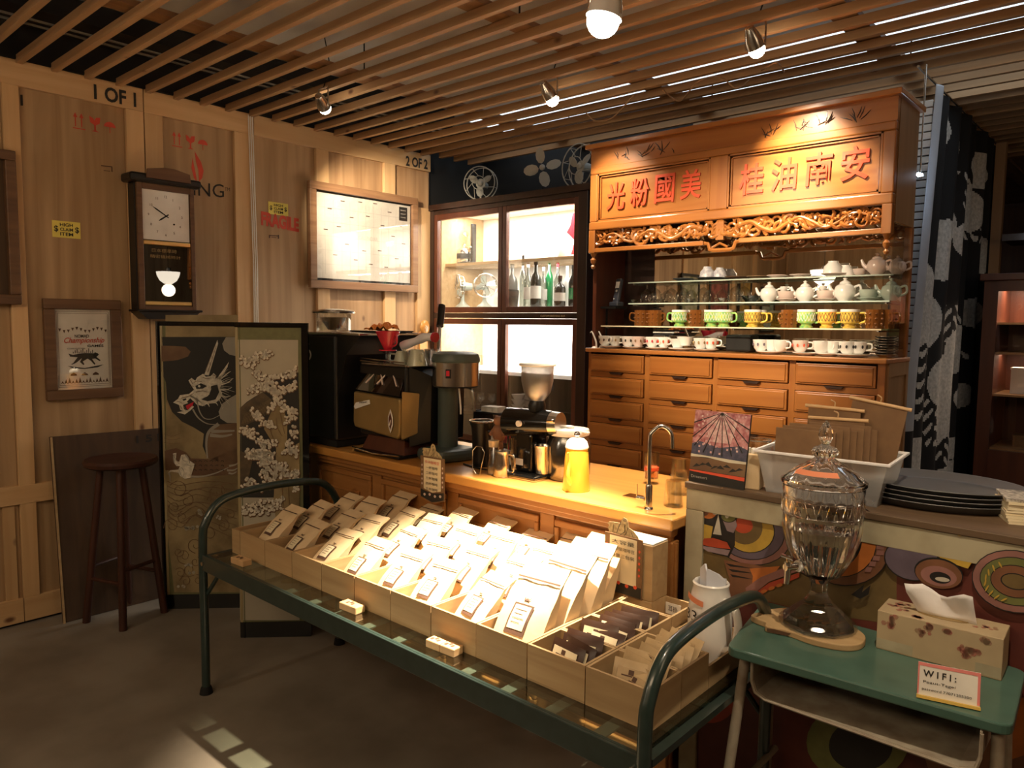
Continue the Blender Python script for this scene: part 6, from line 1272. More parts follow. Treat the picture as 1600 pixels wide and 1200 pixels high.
t = T('kraft_packet_box', 'small kraft paper carton of sugar sticks between booklet and plastic bin', 'box', (-.955, BF + .05, BZ_), 10)
O('carton', B(-.042, -.03, 0, .042, .03, .105), 'kraft', t, bevel=.003)
for i in range(5): O('sugar_stick', BB((-.028 + .014 * i, .0, .105), (.009, .02, .03)), 'paper', t)
for k, (x, y, lab) in enumerate(((-.985, .19, 'clear drinking glass behind the kraft carton'), (-.90, .20, 'second clear drinking glass next to the plastic bin'))):
    t = T('drinking_glass', lab, 'glass', (x, BF + y, BZ_)); O('glass_body', LA([(0, 0), (.032, 0), (.04, .13), (.037, .13), (.03, .008), (0, .008)], n=28), 'glassw', t, smooth=40); O('rim_band', TU([(.039 * math.cos(i * PI / 14), .039 * math.sin(i * PI / 14), .125) for i in range(29)], .0015, 5, False), 'steel', t, smooth=True)
# plastic bin
t = T('plastic_bin', 'cloudy white plastic bin holding kraft folders behind the dispenser', 'bin', (-.745, BF + .14, BZ_), 4)
def frus(x0, y0, x1, y1, h_, th=.003):
    v = [(-x0, -y0, 0), (x0, -y0, 0), (x0, y0, 0), (-x0, y0, 0), (-x1, -y1, h_), (x1, -y1, h_), (x1, y1, h_), (-x1, y1, h_)]
    v += [(-x1 + th, -y1 + th, h_), (x1 - th, -y1 + th, h_), (x1 - th, y1 - th, h_), (-x1 + th, y1 - th, h_), (-x0 + th, -y0 + th, th), (x0 - th, -y0 + th, th), (x0 - th, y0 - th, th), (-x0 + th, y0 - th, th)]
    f = [(0, 3, 2, 1)] + [(i, (i + 1) % 4, (i + 1) % 4 + 4, i + 4) for i in range(4)] + [(4 + i, 4 + (i + 1) % 4, 8 + (i + 1) % 4, 8 + i) for i in range(4)] + [(8 + i, 8 + (i + 1) % 4, 12 + (i + 1) % 4, 12 + i) for i in range(4)] + [(12, 13, 14, 15)]
    return v, f
M['binp'] = plain('milky_plastic', (.60, .60, .60), .3); M['binp'].node_tree.nodes['Principled BSDF'].inputs['Alpha'].default_value = .38
O('tub', frus(.15, .10, .175, .12, .12), 'binp', t); O('rim', [B(-.185, -.13, .118, .185, -.122, .126), B(-.185, .122, .118, .185, .13, .126), B(-.185, -.122, .118, -.176, .122, .126), B(.176, -.122, .118, .185, .122, .126)], 'tissue', t, bevel=.002)
for i in range(7):
    f_ = T('kraft_folder', f'brown kraft folder, {od[i]} from the front in the plastic bin', 'folder', (-.80 + .012 * i, BF + .075 + .022 * i, BZ_ + .012), 3 + 1.5 * i, 'kraft folders in the plastic bin')
    O('sleeve', XF(B(-.085, -.004, 0, .085, .004, .175 + .006 * (i % 3)), ROT(-4, 'X')), 'kraftd', f_, bevel=.001)
for i, (x, y, z, s_) in enumerate(((-.78, .235, .235, 2), (-.75, .215, .205, -1), (-.69, .255, .26, 9))):
    hgr = T('clip_hanger_menu', ['brown menu sheet clipped to a pale wooden hanger, straight in the middle', 'brown menu sheet on the lowest wooden hanger', 'brown menu sheet on the tilted topmost wooden hanger'][i], 'menu', (x, BF + y, BZ_ + .012), 5)
    O('sheet', XF(B(-.075, -.0015, 0, .075, .0015, z - .012), ROT(s_, 'Y')), 'kraftd', hgr); O('hanger_bar', XF(CY((-.085, 0, z - .006), (.085, 0, z - .006), .0055, n=10), ROT(s_, 'Y')), 'batten', hgr, smooth=True); O('hook', XF(TU(bez([(0, 0, z), (0, 0, z + .012), (-.012, 0, z + .018)], 4), .0022, 6), ROT(s_, 'Y')), 'batten', hgr, smooth=True)
# trays
def oval(cx_, cy_, rx, ry, prof, n=48):
    v, f = [], []
    for (s, z) in prof:
        for i in range(n):
            a = 2 * PI * i / n; v.append((cx_ + (rx + s) * math.cos(a), cy_ + (ry + s) * math.sin(a), z))
    k = len(prof)
    for j in range(k - 1):
        for i in range(n): a, b2 = j * n + i, j * n + (i + 1) % n; f.append((a, b2, b2 + n, a + n))
    f.append(tuple(range(n))[::-1]); f.append(tuple(range((k - 1) * n, k * n))); return v, f
for k in range(4):
    t = T('oval_tray', ['lowest', 'second lowest', 'third lowest', 'topmost'][k] + ' of four dark grey oval trays stacked on the bar', 'tray', (-.50 + .004 * k, BY + .255, BZ_ + .0125 * k + .0005), 4)
    O('tray_body', oval(0, 0, .205, .150, [(-.03, 0), (-.012, .001), (.004, .020), (.010, .022), (.008, .024), (.001, .022), (-.016, .006), (-.035, .005)]), 'tray', t, smooth=50)
M['coast'] = plain('speckled_card_print', (.62, .58, .50), .6, c2=(.15, .13, .12), sc_=70)
for k in range(9):
    t = T('card_coaster', 'square printed card coaster in the stack at the bar corner, ' + od[k] + ' from the bottom', 'coaster', (-.26 + R.uniform(-.003, .003), BY + .20 + R.uniform(-.003, .003), BZ_ + .007 * k + .0005), 20 + R.uniform(-3, 3), 'card coasters on the bar')
    O('card', B(-.065, -.065, 0, .065, .065, .0062), 'coast' if k == 8 else 'label', t)

# ================================================================ crockery on the hutch
_c = {}
def cached(key, fn):
    """first call builds the thing, later calls copy it"""
    if key not in _c: _c[key] = fn(); return _c[key], True
    return dup(_c[key]), False
def put(key, fn, loc, rz, lab, grp=None, sc=1):
    o, first = cached(key, fn); o.location = loc; o.rotation_euler = (0, 0, math.radians(rz)); o.scale = (sc, sc, sc); o['label'] = lab
    if grp: o['group'] = grp
    return o
def mug_fn(m_, r=.040, h_=.082, foot=True, cut=False):
    def fn():
        t = T('printed_mug', 'x', 'mug'); pr = [(0, 0), (r * .7, 0), (r * .72, .006), (r * .55, .012), (r * .6, .018), (r * .95, .024), (r, h_ * .5), (r, h_), (r * .93, h_), (r * .9, .03), (0, .026)] if foot else [(0, 0), (r * .95, 0), (r, .01), (r, h_), (r * .92, h_), (r * .9, .01), (0, .008)]
        O('mug_body', LA([(a, b_, .03 if cut else 0) for a, b_ in pr], n=48, ribs=12) if cut else LA(pr, n=32), m_, t, smooth=40)
        if cut: O('cut_knobs', [SP((r * 1.0 * math.cos(a), r * math.sin(a), z), .0055, 6, 5) for z in (.02, .042, .063) for a in [i * PI / 5 + z * 30 for i in range(10)]], m_, t, smooth=True)
        else:
            O('white_rim', LA([(r * 1.012, h_ - .010), (r * 1.012, h_ + .001), (r * .93, h_ + .001)], n=32), 'white', t, smooth=True)
            O('diamond_print', [TU([(r * 1.01 * math.cos(a), r * 1.01 * math.sin(a), .03), (r * 1.01 * math.cos(a + s * .35), r * 1.01 * math.sin(a + s * .35), h_ - .014)], .0011, 4) for a in [i * PI / 9 for i in range(18)] for s in (-1, 1)], 'inkbr' if m_ != 'greenmug' else 'white', t)
        O('handle', TU(bez([(r * .95, 0, h_ * .80), (r * 1.55, 0, h_ * .78), (r * 1.6, 0, h_ * .4), (r * .95, 0, h_ * .28)], 5), .0045, 8), m_, t, smooth=True); return t
    return fn
def teapot_fn(m_, r=.05):
    def fn():
        t = T('small_teapot', 'x', 'teapot'); O('pot_body', LA([(0, 0), (r * .55, 0), (r * .6, .005), (r * .95, .022), (r, .04), (r * .85, .06), (r * .5, .07), (0, .071)], n=32), m_, t, smooth=50)
        O('lid', LA([(r * .52, .070), (r * .48, .076), (.012, .082), (.006, .085), (.010, .093), (0, .098)], n=24), m_, t, smooth=50)
        O('spout', TU(bez([(-r * .8, 0, .03), (-r * 1.3, 0, .045), (-r * 1.55, 0, .07)], 5), [.012 - .0007 * i for i in range(11)], 10), m_, t, smooth=True); O('handle', TU(bez([(r * .8, 0, .055), (r * 1.35, 0, .062), (r * 1.45, 0, .035), (r * .9, 0, .02)], 5), .005, 8), m_, t, smooth=True); return t
    return fn
def wine_fn():
    t = T('upturned_wine_glass', 'x', 'glass'); O('glass_body', LA([(.030, 0), (.038, .02), (.036, .045), (.020, .068), (.005, .078), (.0045, .098), (.012, .101), (.018, .103), (.018, .1045), (0, .1045)], n=28), 'glassw', t, smooth=50); return t
def bowl_fn(m_, r=.03, h_=.022):
    def fn():
        t = T('small_bowl', 'x', 'bowl'); O('bowl_body', LA([(0, 0), (r * .5, 0), (r, h_), (r * .94, h_), (r * .45, .004), (0, .004)], n=24), m_, t, smooth=50); return t
    return fn
def plate_fn(m_, r=.07):
    def fn():
        t = T('saucer_plate', 'x', 'plate'); O('plate_body', LA([(0, 0), (r * .55, 0), (r * .6, .003), (r, .012), (r, .0145), (r * .58, .006), (0, .005)], n=36), m_, t, smooth=50); return t
    return fn
def cupp_fn(m_, r=.036, h_=.05, pm=None):
    def fn():
        t = T('tea_cup', 'x', 'cup'); O('cup_body', LA([(0, 0), (r * .55, 0), (r * .85, h_ * .3), (r, h_), (r * .94, h_), (r * .75, h_ * .3), (0, h_ * .1)], n=28), m_, t, smooth=50)
        O('handle', TU(bez([(r * .92, 0, h_ * .85), (r * 1.5, 0, h_ * .8), (r * 1.5, 0, h_ * .4), (r * .85, 0, h_ * .3)], 5), .0035, 8), m_, t, smooth=True)
        if pm: O('pattern', [PR([((r * .99) * math.cos(a + .13 * math.cos(i)), (r * .99) * math.sin(a + .13 * math.cos(i)), h_ * .58 + .008 * math.sin(i)) for i in range(6)], (.0018 * math.cos(a), .0018 * math.sin(a), 0)) for a in [k * PI / 4 for k in range(8)]], pm, t)
        return t
    return fn
def xz(px, y): return at(px, 500, 1, y).x
S3, S2, S1, ST = 1.4895, 1.6105, 1.7245, 1.3665
names = {'amber': ('brown cut-glass mug', 'amber'), 'green': ('green diamond-print enamel mug', 'greenmug'), 'yel': ('yellow diamond-print enamel mug', 'yelmug'), 'ora': ('orange diamond-print enamel mug', 'oramug')}
beside = ['at the telephone end of the mug shelf', 'second along from the telephone end', 'third along from the telephone end', 'fourth along from the telephone end', 'fifth along from the telephone end', 'sixth along from the telephone end', 'seventh along from the telephone end', 'eighth along from the telephone end', 'ninth along from the telephone end', 'tenth along, just past the gap', 'third from the curtain end', 'second last before the dark mug', 'last light mug at the curtain end', 'at the curtain end of the mug shelf', 'tucked in the curtain end corner']
for i, (px, k, rz, y) in enumerate(((1003, 'amber', 200, 3.42), (1024, 'amber', -10, 3.43), (1062, 'green', 190, 3.41), (1078, 'yel', 150, 3.47), (1090, 'amber', 170, 3.40), (1112, 'green', 30, 3.42), (1131, 'green', 0, 3.41), (1176, 'yel', 10, 3.42), (1185, 'yel', 0, 3.50), (1234, 'amber', 160, 3.42), (1260, 'green', 5, 3.41), (1292, 'ora', 0, 3.41), (1328, 'yel', 0, 3.41), (1368, 'amber', 0, 3.42), (1384, 'amber', -20, 3.45))):
    put('m' + k, mug_fn(names[k][1], cut=(k == 'amber'), foot=(k != 'amber')), (xz(px, y), y, S3), rz, names[k][0] + ' ' + beside[i], 'mugs on the lowest glass shelf')
for i, px in enumerate((1010, 1023, 1048, 1066, 1098, 1148, 1161)):
    put('wine', wine_fn, (xz(px, 3.50 - .04 * (i % 2)), 3.50 - .04 * (i % 2), S2), 0, 'upturned clear wine glass, ' + od[i] + ' from the telephone end of the middle glass shelf', 'upturned wine glasses')
for i, px in enumerate((990, 1031, 1078, 1128)):
    put('gb', bowl_fn('glassw', .026, .02), (xz(px, 3.45), 3.45, S2), 0, 'small clear glass bowl, ' + od[i] + ' from the telephone end on the middle shelf', 'small glass bowls')
t = put('bb', bowl_fn('blackg', .048, .03), (xz(1172, 3.47), 3.47, S2), 0, 'glossy black bowl on the middle glass shelf')
put('tpw', teapot_fn('white', .042), (xz(1200, 3.50), 3.50, S2), 0, 'white porcelain teapot next to the black bowl')
put('tpw', teapot_fn('white', .042), (xz(1256, 3.49), 3.49, S2), 0, 'white porcelain teapot between the stacked pale cups')
put('tpw', teapot_fn('white', .042), (xz(1318, 3.49), 3.49, S2), 0, 'white porcelain teapot beside the celadon cup', sc=1.1)
put('tpc', teapot_fn('celadon', .042), (xz(1390, 3.49), 3.49, S2), 0, 'pale celadon teapot at the curtain end of the middle shelf')
for i, (px, m_) in enumerate(((1227, 'pinkish'), (1288, 'pinkish'), (1355, 'celadon'))):
    put('pl' + m_, plate_fn(m_, .046), (xz(px, 3.49), 3.49, S2), 0, ['pinkish saucer beside the first white teapot', 'pinkish saucer between two white teapots', 'celadon saucer under the low celadon cup'][i])
    put('cw' + m_, cupp_fn(m_, .04, .042), (xz(px, 3.49), 3.49, S2 + .007), 10, ['pinkish cup on a saucer beside the first white teapot', 'pinkish cup on a saucer between two white teapots', 'wide celadon cup on its saucer'][i])
    if i < 2: put('mini', cupp_fn('white', .018, .022), (xz(px - 4, 3.49), 3.49, S2 + .050), 0, ['tiny white cup stacked on the pinkish cup by the first teapot', 'tiny white cup stacked on the pinkish cup between teapots'][i])
# top shelf
M['darkplate'] = plain('dark_blue_grey_plate', (.05, .06, .07), .3, coat=.3); M['blueprint'] = plain('blue_grey_printed_cup', (.30, .30, .36), .35, c2=(.6, .6, .62), sc_=50)
for i, (px, m_, r, y, lab) in enumerate(((1066, 'darkplate', .055, 3.525, 'dark plate at the telephone end of the top shelf'), (1108, 'darkplate', .07, 3.525, 'dark plate under the blue printed cups'), (1150, 'brownp', .06, 3.525, 'dark brown plate third along on the top shelf'), (1182, 'brownp', .055, 3.53, 'dark brown plate fourth along on the top shelf'), (1212, 'pinkish', .05, 3.53, 'pale plate fifth along on the top shelf'), (1248, 'pinkish', .05, 3.53, 'pale plate sixth along on the top shelf'), (1300, 'pinkish', .058, 3.53, 'pale plate under the upturned white cup'))):
    put('p' + m_ + str(r), plate_fn(m_, r), (xz(px, y), y, S1), 0, lab)
def up_fn(m_, r):
    def fn():
        t = T('upturned_cup', 'x', 'cup'); O('cup_body', LA([(r, 0), (r * .88, .03), (r * .5, .048), (r * .5, .055), (0, .055), (0, .05), (r * .8, .03), (r * .93, 0)], n=28), m_, t, smooth=50); return t
    return fn
put('ub', up_fn('blueprint', .040), (xz(1103, 3.52), 3.52, S1 + .0145), 0, 'blue-grey printed cup upturned on the dark plate'); put('ub', up_fn('blueprint', .040), (xz(1122, 3.545), 3.545, S1 + .0145), 0, 'second blue-grey printed cup behind the first one', sc=.9)
put('uw', up_fn('white', .045), (xz(1298, 3.53), 3.53, S1 + .0145), 0, 'white cup upturned on the pale plate'); put('uw', up_fn('white', .045), (xz(1318, 3.555), 3.555, S1 + .001), 0, 'white cup upturned behind the pale plate', sc=.9)
put('mini2', cupp_fn('pinkish', .03, .03), (xz(1340, 3.53), 3.53, S1), 40, 'low pinkish cup beside the top shelf teapots')
put('tpp', teapot_fn('pinkish', .042), (xz(1366, 3.52), 3.52, S1), 0, 'pinkish teapot with upright knob on the top shelf'); put('tpp', teapot_fn('pinkish', .042), (xz(1398, 3.53), 3.53, S1), 20, 'smaller pinkish teapot at the curtain end of the top shelf', sc=.85)
# on the chest top
cups = [(946, 'white', 'inkbr', 'white cup with small floral print nearest the swan spoons'), (962, 'white', 'gold', 'white floral cup second from the swan spoons'), (982, 'white', 'ink', 'white cup with black pattern beside the floral cups'), (998, 'pinkish', 'kraftd', 'brownish patterned cup fourth from the swan spoons'), (1020, 'white', 'plastred', 'white cup with dark red print'), (1038, 'white', 'redlac', 'second white cup with dark red print'), (1096, 'white', 'gold', 'white cup with gold scene near the black toaster'), (1112, 'white', 'redlac', 'white cup with thin handle beside the black toaster'), (1190, 'white', 'b_pu', 'white cup with blue emblem'), (1208, 'white', None, 'plain white cup beside the blue emblem cup'), (1222, 'white', None, 'plain white cup third in the blue emblem group'), (1252, 'pinkish', 'redlac', 'flared pinkish cup with red rim'), (1285, 'white', None, 'plain white cup next to the flared cup'), (1303, 'white', None, 'plain white cup beside the black patterned cup'), (1326, 'white', 'ink', 'white cup with black landscape band'), (1343, 'white', 'ink', 'second cup with black landscape band')]
for i, (px, m_, pm, lab) in enumerate(cups):
    y = 3.36 + .02 * (i % 2); put(f'c{m_}{pm}', cupp_fn(m_, .036, .052, pm), (xz(px, y), y, ST + .0145), R.uniform(-25, 15), lab, 'cups on the chest top')
for i, (px, r, lab) in enumerate(((955, .06, 'saucer under the floral cups'), (990, .055, 'saucer under the black patterned cup'), (1028, .06, 'saucer under the dark red cups'), (1066, .065, 'wide white saucer holding the white bowls'), (1105, .06, 'saucer under the gold scene cup'), (1205, .062, 'saucer under the blue emblem cup group'), (1262, .058, 'saucer under the flared pinkish cup'), (1297, .055, 'saucer under the plain white pair'), (1335, .07, 'wide saucer under the black landscape cups'))):
    put(f'sp{r}', plate_fn('white', r), (xz(px, 3.37), 3.37, ST), 0, lab, 'saucers on the chest top')
for i, px in enumerate((1060, 1072)): put('wb', bowl_fn('white', .045, .045), (xz(px, 3.38), 3.38, ST + .0145 + .012 * i), 0, ['plain white bowl on the wide saucer', 'plain white bowl nested beside the first one'][i])
p = xz(1158, 3.45); t = T('small_black_toaster', 'black box-shaped toaster between the cup groups on the chest', 'toaster', (p, 3.47, ST)); O('housing', B(-.065, -.05, .004, .065, .05, .085), 'blackm', t, bevel=.01); O('slots', [B(-.045, -.02, .084, .045, -.012, .087), B(-.045, .012, .084, .045, .02, .087)], 'steel', t); O('lever', B(.066, -.01, .05, .074, .01, .058), 'steel', t)
for i in range(8): put('st', plate_fn('steel', .045), (xz(1386, 3.46) + R.uniform(-.003, .003), 3.46, ST + .011 * i), 0, 'thin silvery dish, ' + od[i] + ' from the bottom of the stack at the curtain end', 'silvery dish stack')
for i, (px, y, lab) in enumerate(((930, 3.33, 'white swan-neck spoon leaning at the edge of the chest'), (941, 3.37, 'second white swan-neck spoon beside the first'))):
    t = T('swan_spoon', lab, 'spoon', (xz(px, y), y, ST)); O('neck', TU(bez([(.012, 0, 0), (.008, 0, .035), (-.012, 0, .075), (-.022, 0, .088), (-.030, 0, .082)], 6), [.006 - .00014 * i_ for i_ in range(25)], 8), 'white', t, smooth=True); O('foot', LA([(0, 0), (.018, 0), (.012, .008), (0, .01)], n=16), 'white', t, smooth=True)
t = T('small_side_bracket', 'little black bracket shelf carrying the telephone', 'shelf', (xz(958, 3.42), 3.42, 1.58)); O('board', B(-.05, -.05, 0, .05, .06, .012), 'black', t); O('bracket_post', B(-.05, .0, -.212, -.042, .01, 0), 'black', t)
t = T('cordless_phone', 'dark cordless telephone standing in its cradle on the small bracket', 'telephone', (xz(963, 3.42), 3.41, 1.5925), -10)
M['phone'] = plain('dark_slate_plastic', (.03, .035, .05), .35); O('cradle', B(-.032, -.02, 0, .032, .03, .025), 'phone', t, bevel=.006); O('handset', XF(B(-.021, -.012, .01, .021, .01, .155), ROT(-12, 'X')), 'phone', t, bevel=.008); O('screen', XF(B(-.013, -.0135, .10, .013, -.012, .135), ROT(-12, 'X')), 'white', t); O('keypad', XF([*[BB((x, -.013, z), (.006, .002, .005)) for x in (-.010, 0, .010) for z in (.04, .052, .064)]][0], ROT(-12, 'X')), 'pgrey', t); O('nav_key', XF(CY((0, -.014, .084), (0, -.012, .084), .007, n=14), ROT(-12, 'X')), 'pgrey', t)

# ================================================================ inside the glazed cabinet
CS2, CS1 = 1.606, 1.926
def cp(px, y): return at(px, 450, 1, y).x
M['bottleg'] = plain('dark_bottle_glass', (.012, .018, .014), .08, coat=.8); M['bottlegr'] = plain('green_bottle_glass', (.01, .22, .07), .08, coat=.8); M['bottlecl'] = pane('pale_bottle_glass', (.62, .66, .62), .12); M['bottlebr'] = plain('grey_brown_bottle', (.10, .10, .09), .1, coat=.6); M['bottlewh'] = plain('white_bottle', (.8, .8, .78), .2, coat=.5)
def bottle(px, y, m_, h_, r, lab, cap='ink', lbl=None):
    t = T('liquor_bottle', lab, 'bottle', (cp(px, y), y, CS2), 0, 'bottles in the lit cabinet')
    O('bottle_body', LA([(0, 0), (r * .95, 0), (r, .006), (r, h_ * .58), (r * .85, h_ * .66), (r * .36, h_ * .76), (r * .32, h_ * .94), (0, h_ * .94)], n=28), m_, t, smooth=50)
    O('cap', LA([(r * .38, h_ * .90), (r * .38, h_), (0, h_)], n=16), cap, t, smooth=50)
    if lbl: O('label', LA([(r * 1.02, h_ * .18), (r * 1.02, h_ * .45)], n=28), lbl, t, smooth=True)
bottle(800, 3.90, 'bottlebr', .30, .040, 'grey-brown bottle nearest the cabinet mullion', 'ink', 'bottlebr'); bottle(817, 3.95, 'bottlecl', .36, .024, 'tallest slim clear bottle', 'ink'); bottle(825, 3.90, 'bottlecl', .30, .03, 'clear bottle with pinkish cap beside the tallest', 'pinkish', 'paper')
bottle(837, 3.86, 'bottleg', .31, .036, 'black bottle with white label in the middle', 'ink', 'paper'); bottle(849, 3.93, 'bottlecl', .27, .026, 'clear bottle with cloudy print', 'white', 'pgrey'); bottle(858, 3.98, 'bottlegr', .33, .028, 'bright green bottle among the dark bottles', 'bottlegr'); bottle(871, 3.98, 'bottlecl', .30, .026, 'clear bottle with red neck', 'plastred', 'paper')
bottle(875, 3.84, 'bottleg', .20, .038, 'short dark squat bottle with pale label', 'redwood', 'paper'); bottle(886, 3.95, 'bottlewh', .27, .024, 'slim white bottle near the hutch end', 'white'); bottle(895, 3.90, 'bottleg', .27, .028, 'dark bottle at the hutch end', 'ink', 'bottlegr')
t = T('brown_glass_bowl', 'squat grey glass tub standing before the bottles by the mullion', 'bowl', (cp(801, 3.83), 3.83, CS2)); O('bowl_body', LA([(0, 0), (.036, 0), (.046, .10), (.044, .115), (.040, .11), (.032, .006), (0, .006)], n=28), 'bottlebr', t, smooth=50)
M['fanw'] = plain('grey_green_fan_enamel', (.35, .40, .36), .35, coat=.3)
for i, (px, lab, rz) in enumerate(((723, 'grey-green caged desk fan in the lit cabinet nearer the wall', -50), (757, 'grey-green caged desk fan in the lit cabinet beside the mullion', 25))):
    y = 3.95; t = T('vintage_desk_fan', lab, 'fan', (cp(px, y), y, CS2), rz + 30); r = .085; h_ = .16
    O('base', LA([(0, 0), (.055, 0), (.055, .012), (.03, .03), (.015, .05), (.012, .10), (0, .10)], n=24), 'fanw', t, smooth=50); O('motor', CY((0, -.01, h_), (0, .07, h_), .035, .028, 20), 'fanw', t, smooth=50)
    for yy in (-.055, -.02): O('guard_ring', TU([(r * math.cos(a * PI / 14), yy, h_ + r * math.sin(a * PI / 14)) for a in range(29)], .003, 6, False), 'steel', t, smooth=True)
    O('guard_wire', [TU([(0, -.06, h_), (r * math.cos(a), -.055, h_ + r * math.sin(a)), (r * math.cos(a), -.02, h_ + r * math.sin(a))], .0016, 5) for a in [k * PI / 6 for k in range(12)]], 'steel', t)
    for k in range(4):
        a = k * PI / 2 + .3; O('blade', PR([(r * .55 * math.cos(a) + r * .35 * math.cos(q) * math.cos(a) - r * .24 * math.sin(q) * math.sin(a), -.035 + .012 * math.sin(q), h_ + r * .55 * math.sin(a) + r * .35 * math.cos(q) * math.sin(a) + r * .24 * math.sin(q) * math.cos(a)) for q in [j * PI / 5 for j in range(10)]], (0, .002, 0)), 'fanw', t)
t = T('siphon_machine', 'tall black and chrome antique brewing machine on the upper cabinet shelf', 'machine', (cp(725, 3.98), 3.98, CS1)); O('frame_post', [B(-.12, -.02, 0, -.085, .02, .30), B(.085, -.02, 0, .11, .02, .30)], 'black', t, bevel=.004); O('plinth', B(-.125, -.06, 0, .115, .06, .02), 'black', t, bevel=.004)
O('boiler', LA([(0, .02), (.06, .02), (.065, .03), (.065, .10), (.045, .125), (.015, .14), (.012, .16), (0, .165)], n=32), 'steel', t, smooth=50); O('upper_globe', SP((0, 0, .21), .045, 20, 12), 'glassw', t, smooth=True); O('black_band', LA([(.0665, .045), (.0665, .085)], n=32), 'black', t, smooth=True); O('tap', TU([(.06, -.01, .10), (.10, -.03, .13)], .006, 8), 'brass', t)
t = T('red_ribbon_vase', 'dark red cloth ornament hanging in the upper lit cabinet corner', 'ornament', (cp(893, 4.0), 4.0, CS1)); O('ornament', PR([(-.01, 0, .03), (.02, 0, .12), (-.05, 0, .18), (-.02, 0, .22), (.0, 0, .30), (.04, 0, .30), (.04, 0, .03)], (0, .01, 0)), 'plastred', t)
t = T('amber_vase', 'pale ribbed glass vase on the upper cabinet shelf', 'vase', (cp(862, 3.98), 3.98, CS1)); O('vase_body', LA([(0, 0), (.03, 0), (.026, .02), (.05, .08), (.058, .13), (.052, .13), (.044, .08), (.02, .02), (0, .015)], n=48, ribs=12), 'glassw', t, smooth=50)
t = T('lamp_shade_jar', 'pale orange glass shade on the upper cabinet shelf', 'shade', (cp(880, 3.93), 3.93, CS1)); O('shade_body', LA([(.045, 0), (.04, .05), (.02, .075), (0, .08)], n=28), 'pinkish', t, smooth=50)
for i, px in enumerate((703, 712, 721, 730, 740, 750)):
    t = T('stemmed_glass', 'clear tumbler, ' + od[i] + ' from the wall on the white cabinet ledge', 'glass', (cp(px, 3.82), 3.82 + .03 * (i % 2), 1.166), 0, 'glasses on the white ledge'); O('glass_body', LA([(0, 0), (.028, 0), (.03, .006), (.034, .10), (.032, .10), (.026, .008), (0, .008)], n=20), 'glassw', t, smooth=50)
for i, px in enumerate((722, 738, 752, 766)):
    t = T('wine_glass', 'clear wine glass, ' + od[i] + ' from the wall in the dark lower cabinet', 'glass', (cp(px, 3.84), 3.84 + .03 * (i % 2), .861), 0, 'wine glasses in the dark lower cabinet'); O('glass_body', LA([(0, .0), (.03, 0), (.028, .003), (.004, .006), (.004, .06), (.03, .085), (.032, .13), (.030, .13), (.027, .087), (0, .065)], n=20), 'glassw', t, smooth=50)
for i in range(4): put('wbw', bowl_fn('white', .05, .04), (cp(812, 3.84), 3.84, .861 + .035 * i), 0, 'white bowl, ' + od[i] + ' from the bottom of the stack in the lower cabinet', 'white bowl stack')
for i in range(3): put('wbw', bowl_fn('white', .05, .04), (cp(826, 3.95), 3.95, .861 + .05 * i), 0, 'white bowl, ' + od[i] + ' from the bottom of the rear stack in the lower cabinet', 'white bowl stack')

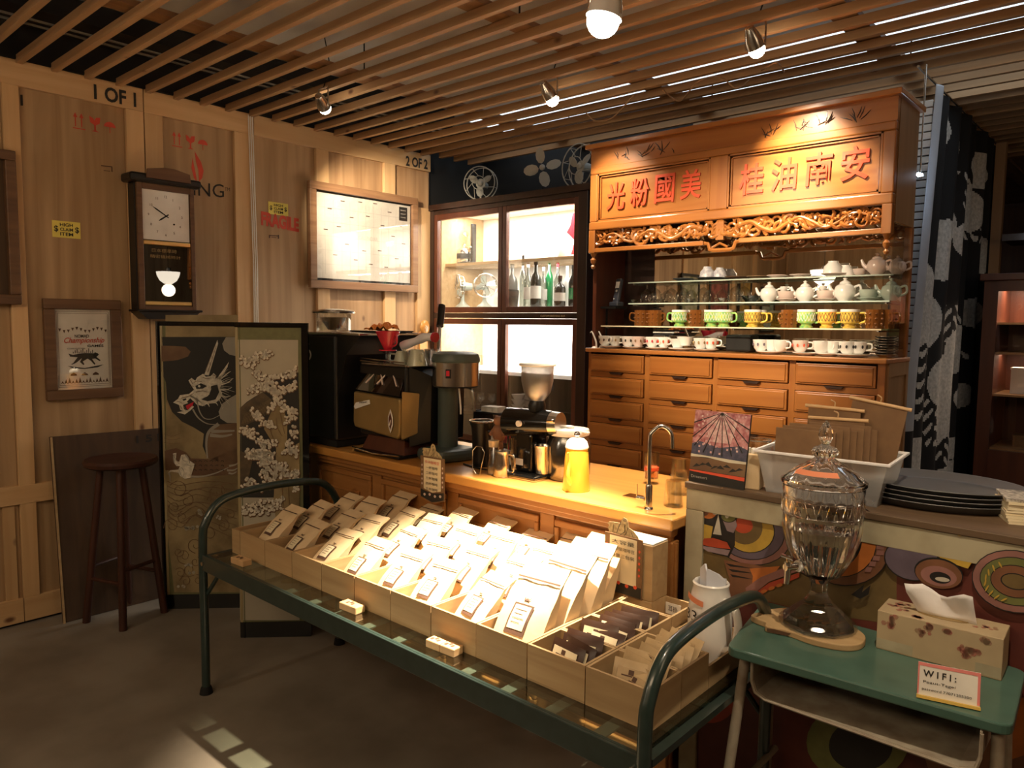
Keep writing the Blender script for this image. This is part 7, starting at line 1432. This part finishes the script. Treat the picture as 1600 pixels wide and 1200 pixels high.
# ================================================================ ceiling spotlights
for i, ((p, tg, e, s, b_), lab) in enumerate(zip(SPOTS, ('round lit spotlight over the coffee bags, brightest of the ceiling lamps', 'small lit spotlight aimed at the red-lettered signboard, nearest the curtain', 'small lit spotlight aimed at the telephone end of the signboard', 'small lit spotlight washing the calendar wall', 'spotlight above the slats over the counter', 'unseen spotlight added for glints over the green school desk', 'unseen spotlight added in front of the bags to brighten the hutch shelves'))):
    t = T('ceiling_spotlight', lab, 'spotlight', p); d = (Vector(tg) - Vector(p)).normalized(); o = Vector((0, 0, 0)); r = .052 if i == 0 else .034
    O('housing', TU([o - d * .07, o - d * .03, o + d * .008], [r * .55, r * .95, r * 1.05], 24, False), 'steel' if i else 'white', t, smooth=40)
    O('lamp_face', SP(tuple(o + d * .016), r * .95, 20, 12), 'bulb', t, smooth=True); O('back_cap', CY(o - d * .075, o - d * .069, r * .55, n=20), 'steel', t)
    O('mount_arm', [CY((r + .006, 0, -.01), (r + .006, 0, .09), .004, n=8), CY((-r - .006, 0, -.01), (-r - .006, 0, .09), .004, n=8), CY((-r - .006, 0, .088), (r + .006, 0, .088), .004, n=8)], 'steel', t)
    if p[2] < 2.7: O('lamp_cable', TU([(0, 0, .088), (.03, .02, .2), (.01, 0, 2.95 - p[2])], .003, 6), 'blackm', t)
# pendant mirrored in the clock glass; rear one added to brighten the hutch mirror
for k, (x, y) in enumerate(((1.5, 4.15), (-2.9, -1.0))):
    t = T('pendant_lamp', ['bowl-shaped white pendant lamp mirrored in the clock glass', 'bowl-shaped pendant lamp added to brighten the posters mirrored in the hutch'][k], 'lamp', (x, y, 1.93)); lamp('POINT', 'pendant_glow', (x, y, 1.86), (4, 22)[k], WARM2, shadow_soft_size=.08); M['opal'] = M.get('opal') or emit('lit_opal_glass', (1, .88, .7), 7); O('shade', LA([(0, 0), (.05, .012), (.10, .05), (.13, .11), (.14, .16), (.0, .165)], n=32), 'opal', t, smooth=50); O('cord', CY((0, 0, .165), (0, 0, 1.02), .003, n=6), 'blackm', t); O('fitting', CY((0, 0, .165), (0, 0, .21), .03, n=16), 'steel', t)
# framed posters on the rear wall, reflected by the hutch mirror
for k, (x, z, w_, h_, m_) in enumerate(((-2.6, 1.6, .45, .6, 'b_gn'), (-1.6, 1.65, .4, .6, 'b_maroon'), (-.5, 1.6, .5, .65, 'yelmug'), (.6, 1.65, .4, .55, 'celadon'))):
    t = T('rear_poster', ['green framed poster on the rear wall', 'maroon framed poster on the rear wall', 'yellow framed poster on the rear wall', 'pale green framed poster on the rear wall'][k], 'poster', (x, -3.112, z)); O('frame', [B(-w_ / 2, 0, -h_ / 2, w_ / 2, .02, -h_ / 2 + .03), B(-w_ / 2, 0, h_ / 2 - .03, w_ / 2, .02, h_ / 2), B(-w_ / 2, 0, -h_ / 2 + .03, -w_ / 2 + .03, .02, h_ / 2 - .03), B(w_ / 2 - .03, 0, -h_ / 2 + .03, w_ / 2, .02, h_ / 2 - .03)], 'black', t); O('sheet', B(-w_ / 2 + .03, 0, -h_ / 2 + .03, w_ / 2 - .03, .01, h_ / 2 - .03), m_, t)

for o in bpy.data.objects:
    if o.name.split('.')[0] in ('flower_print', 'bamboo_engraving', 'mosaic_print', 'cut_knobs', 'diamond_print'): o['kind'] = 'stuff'
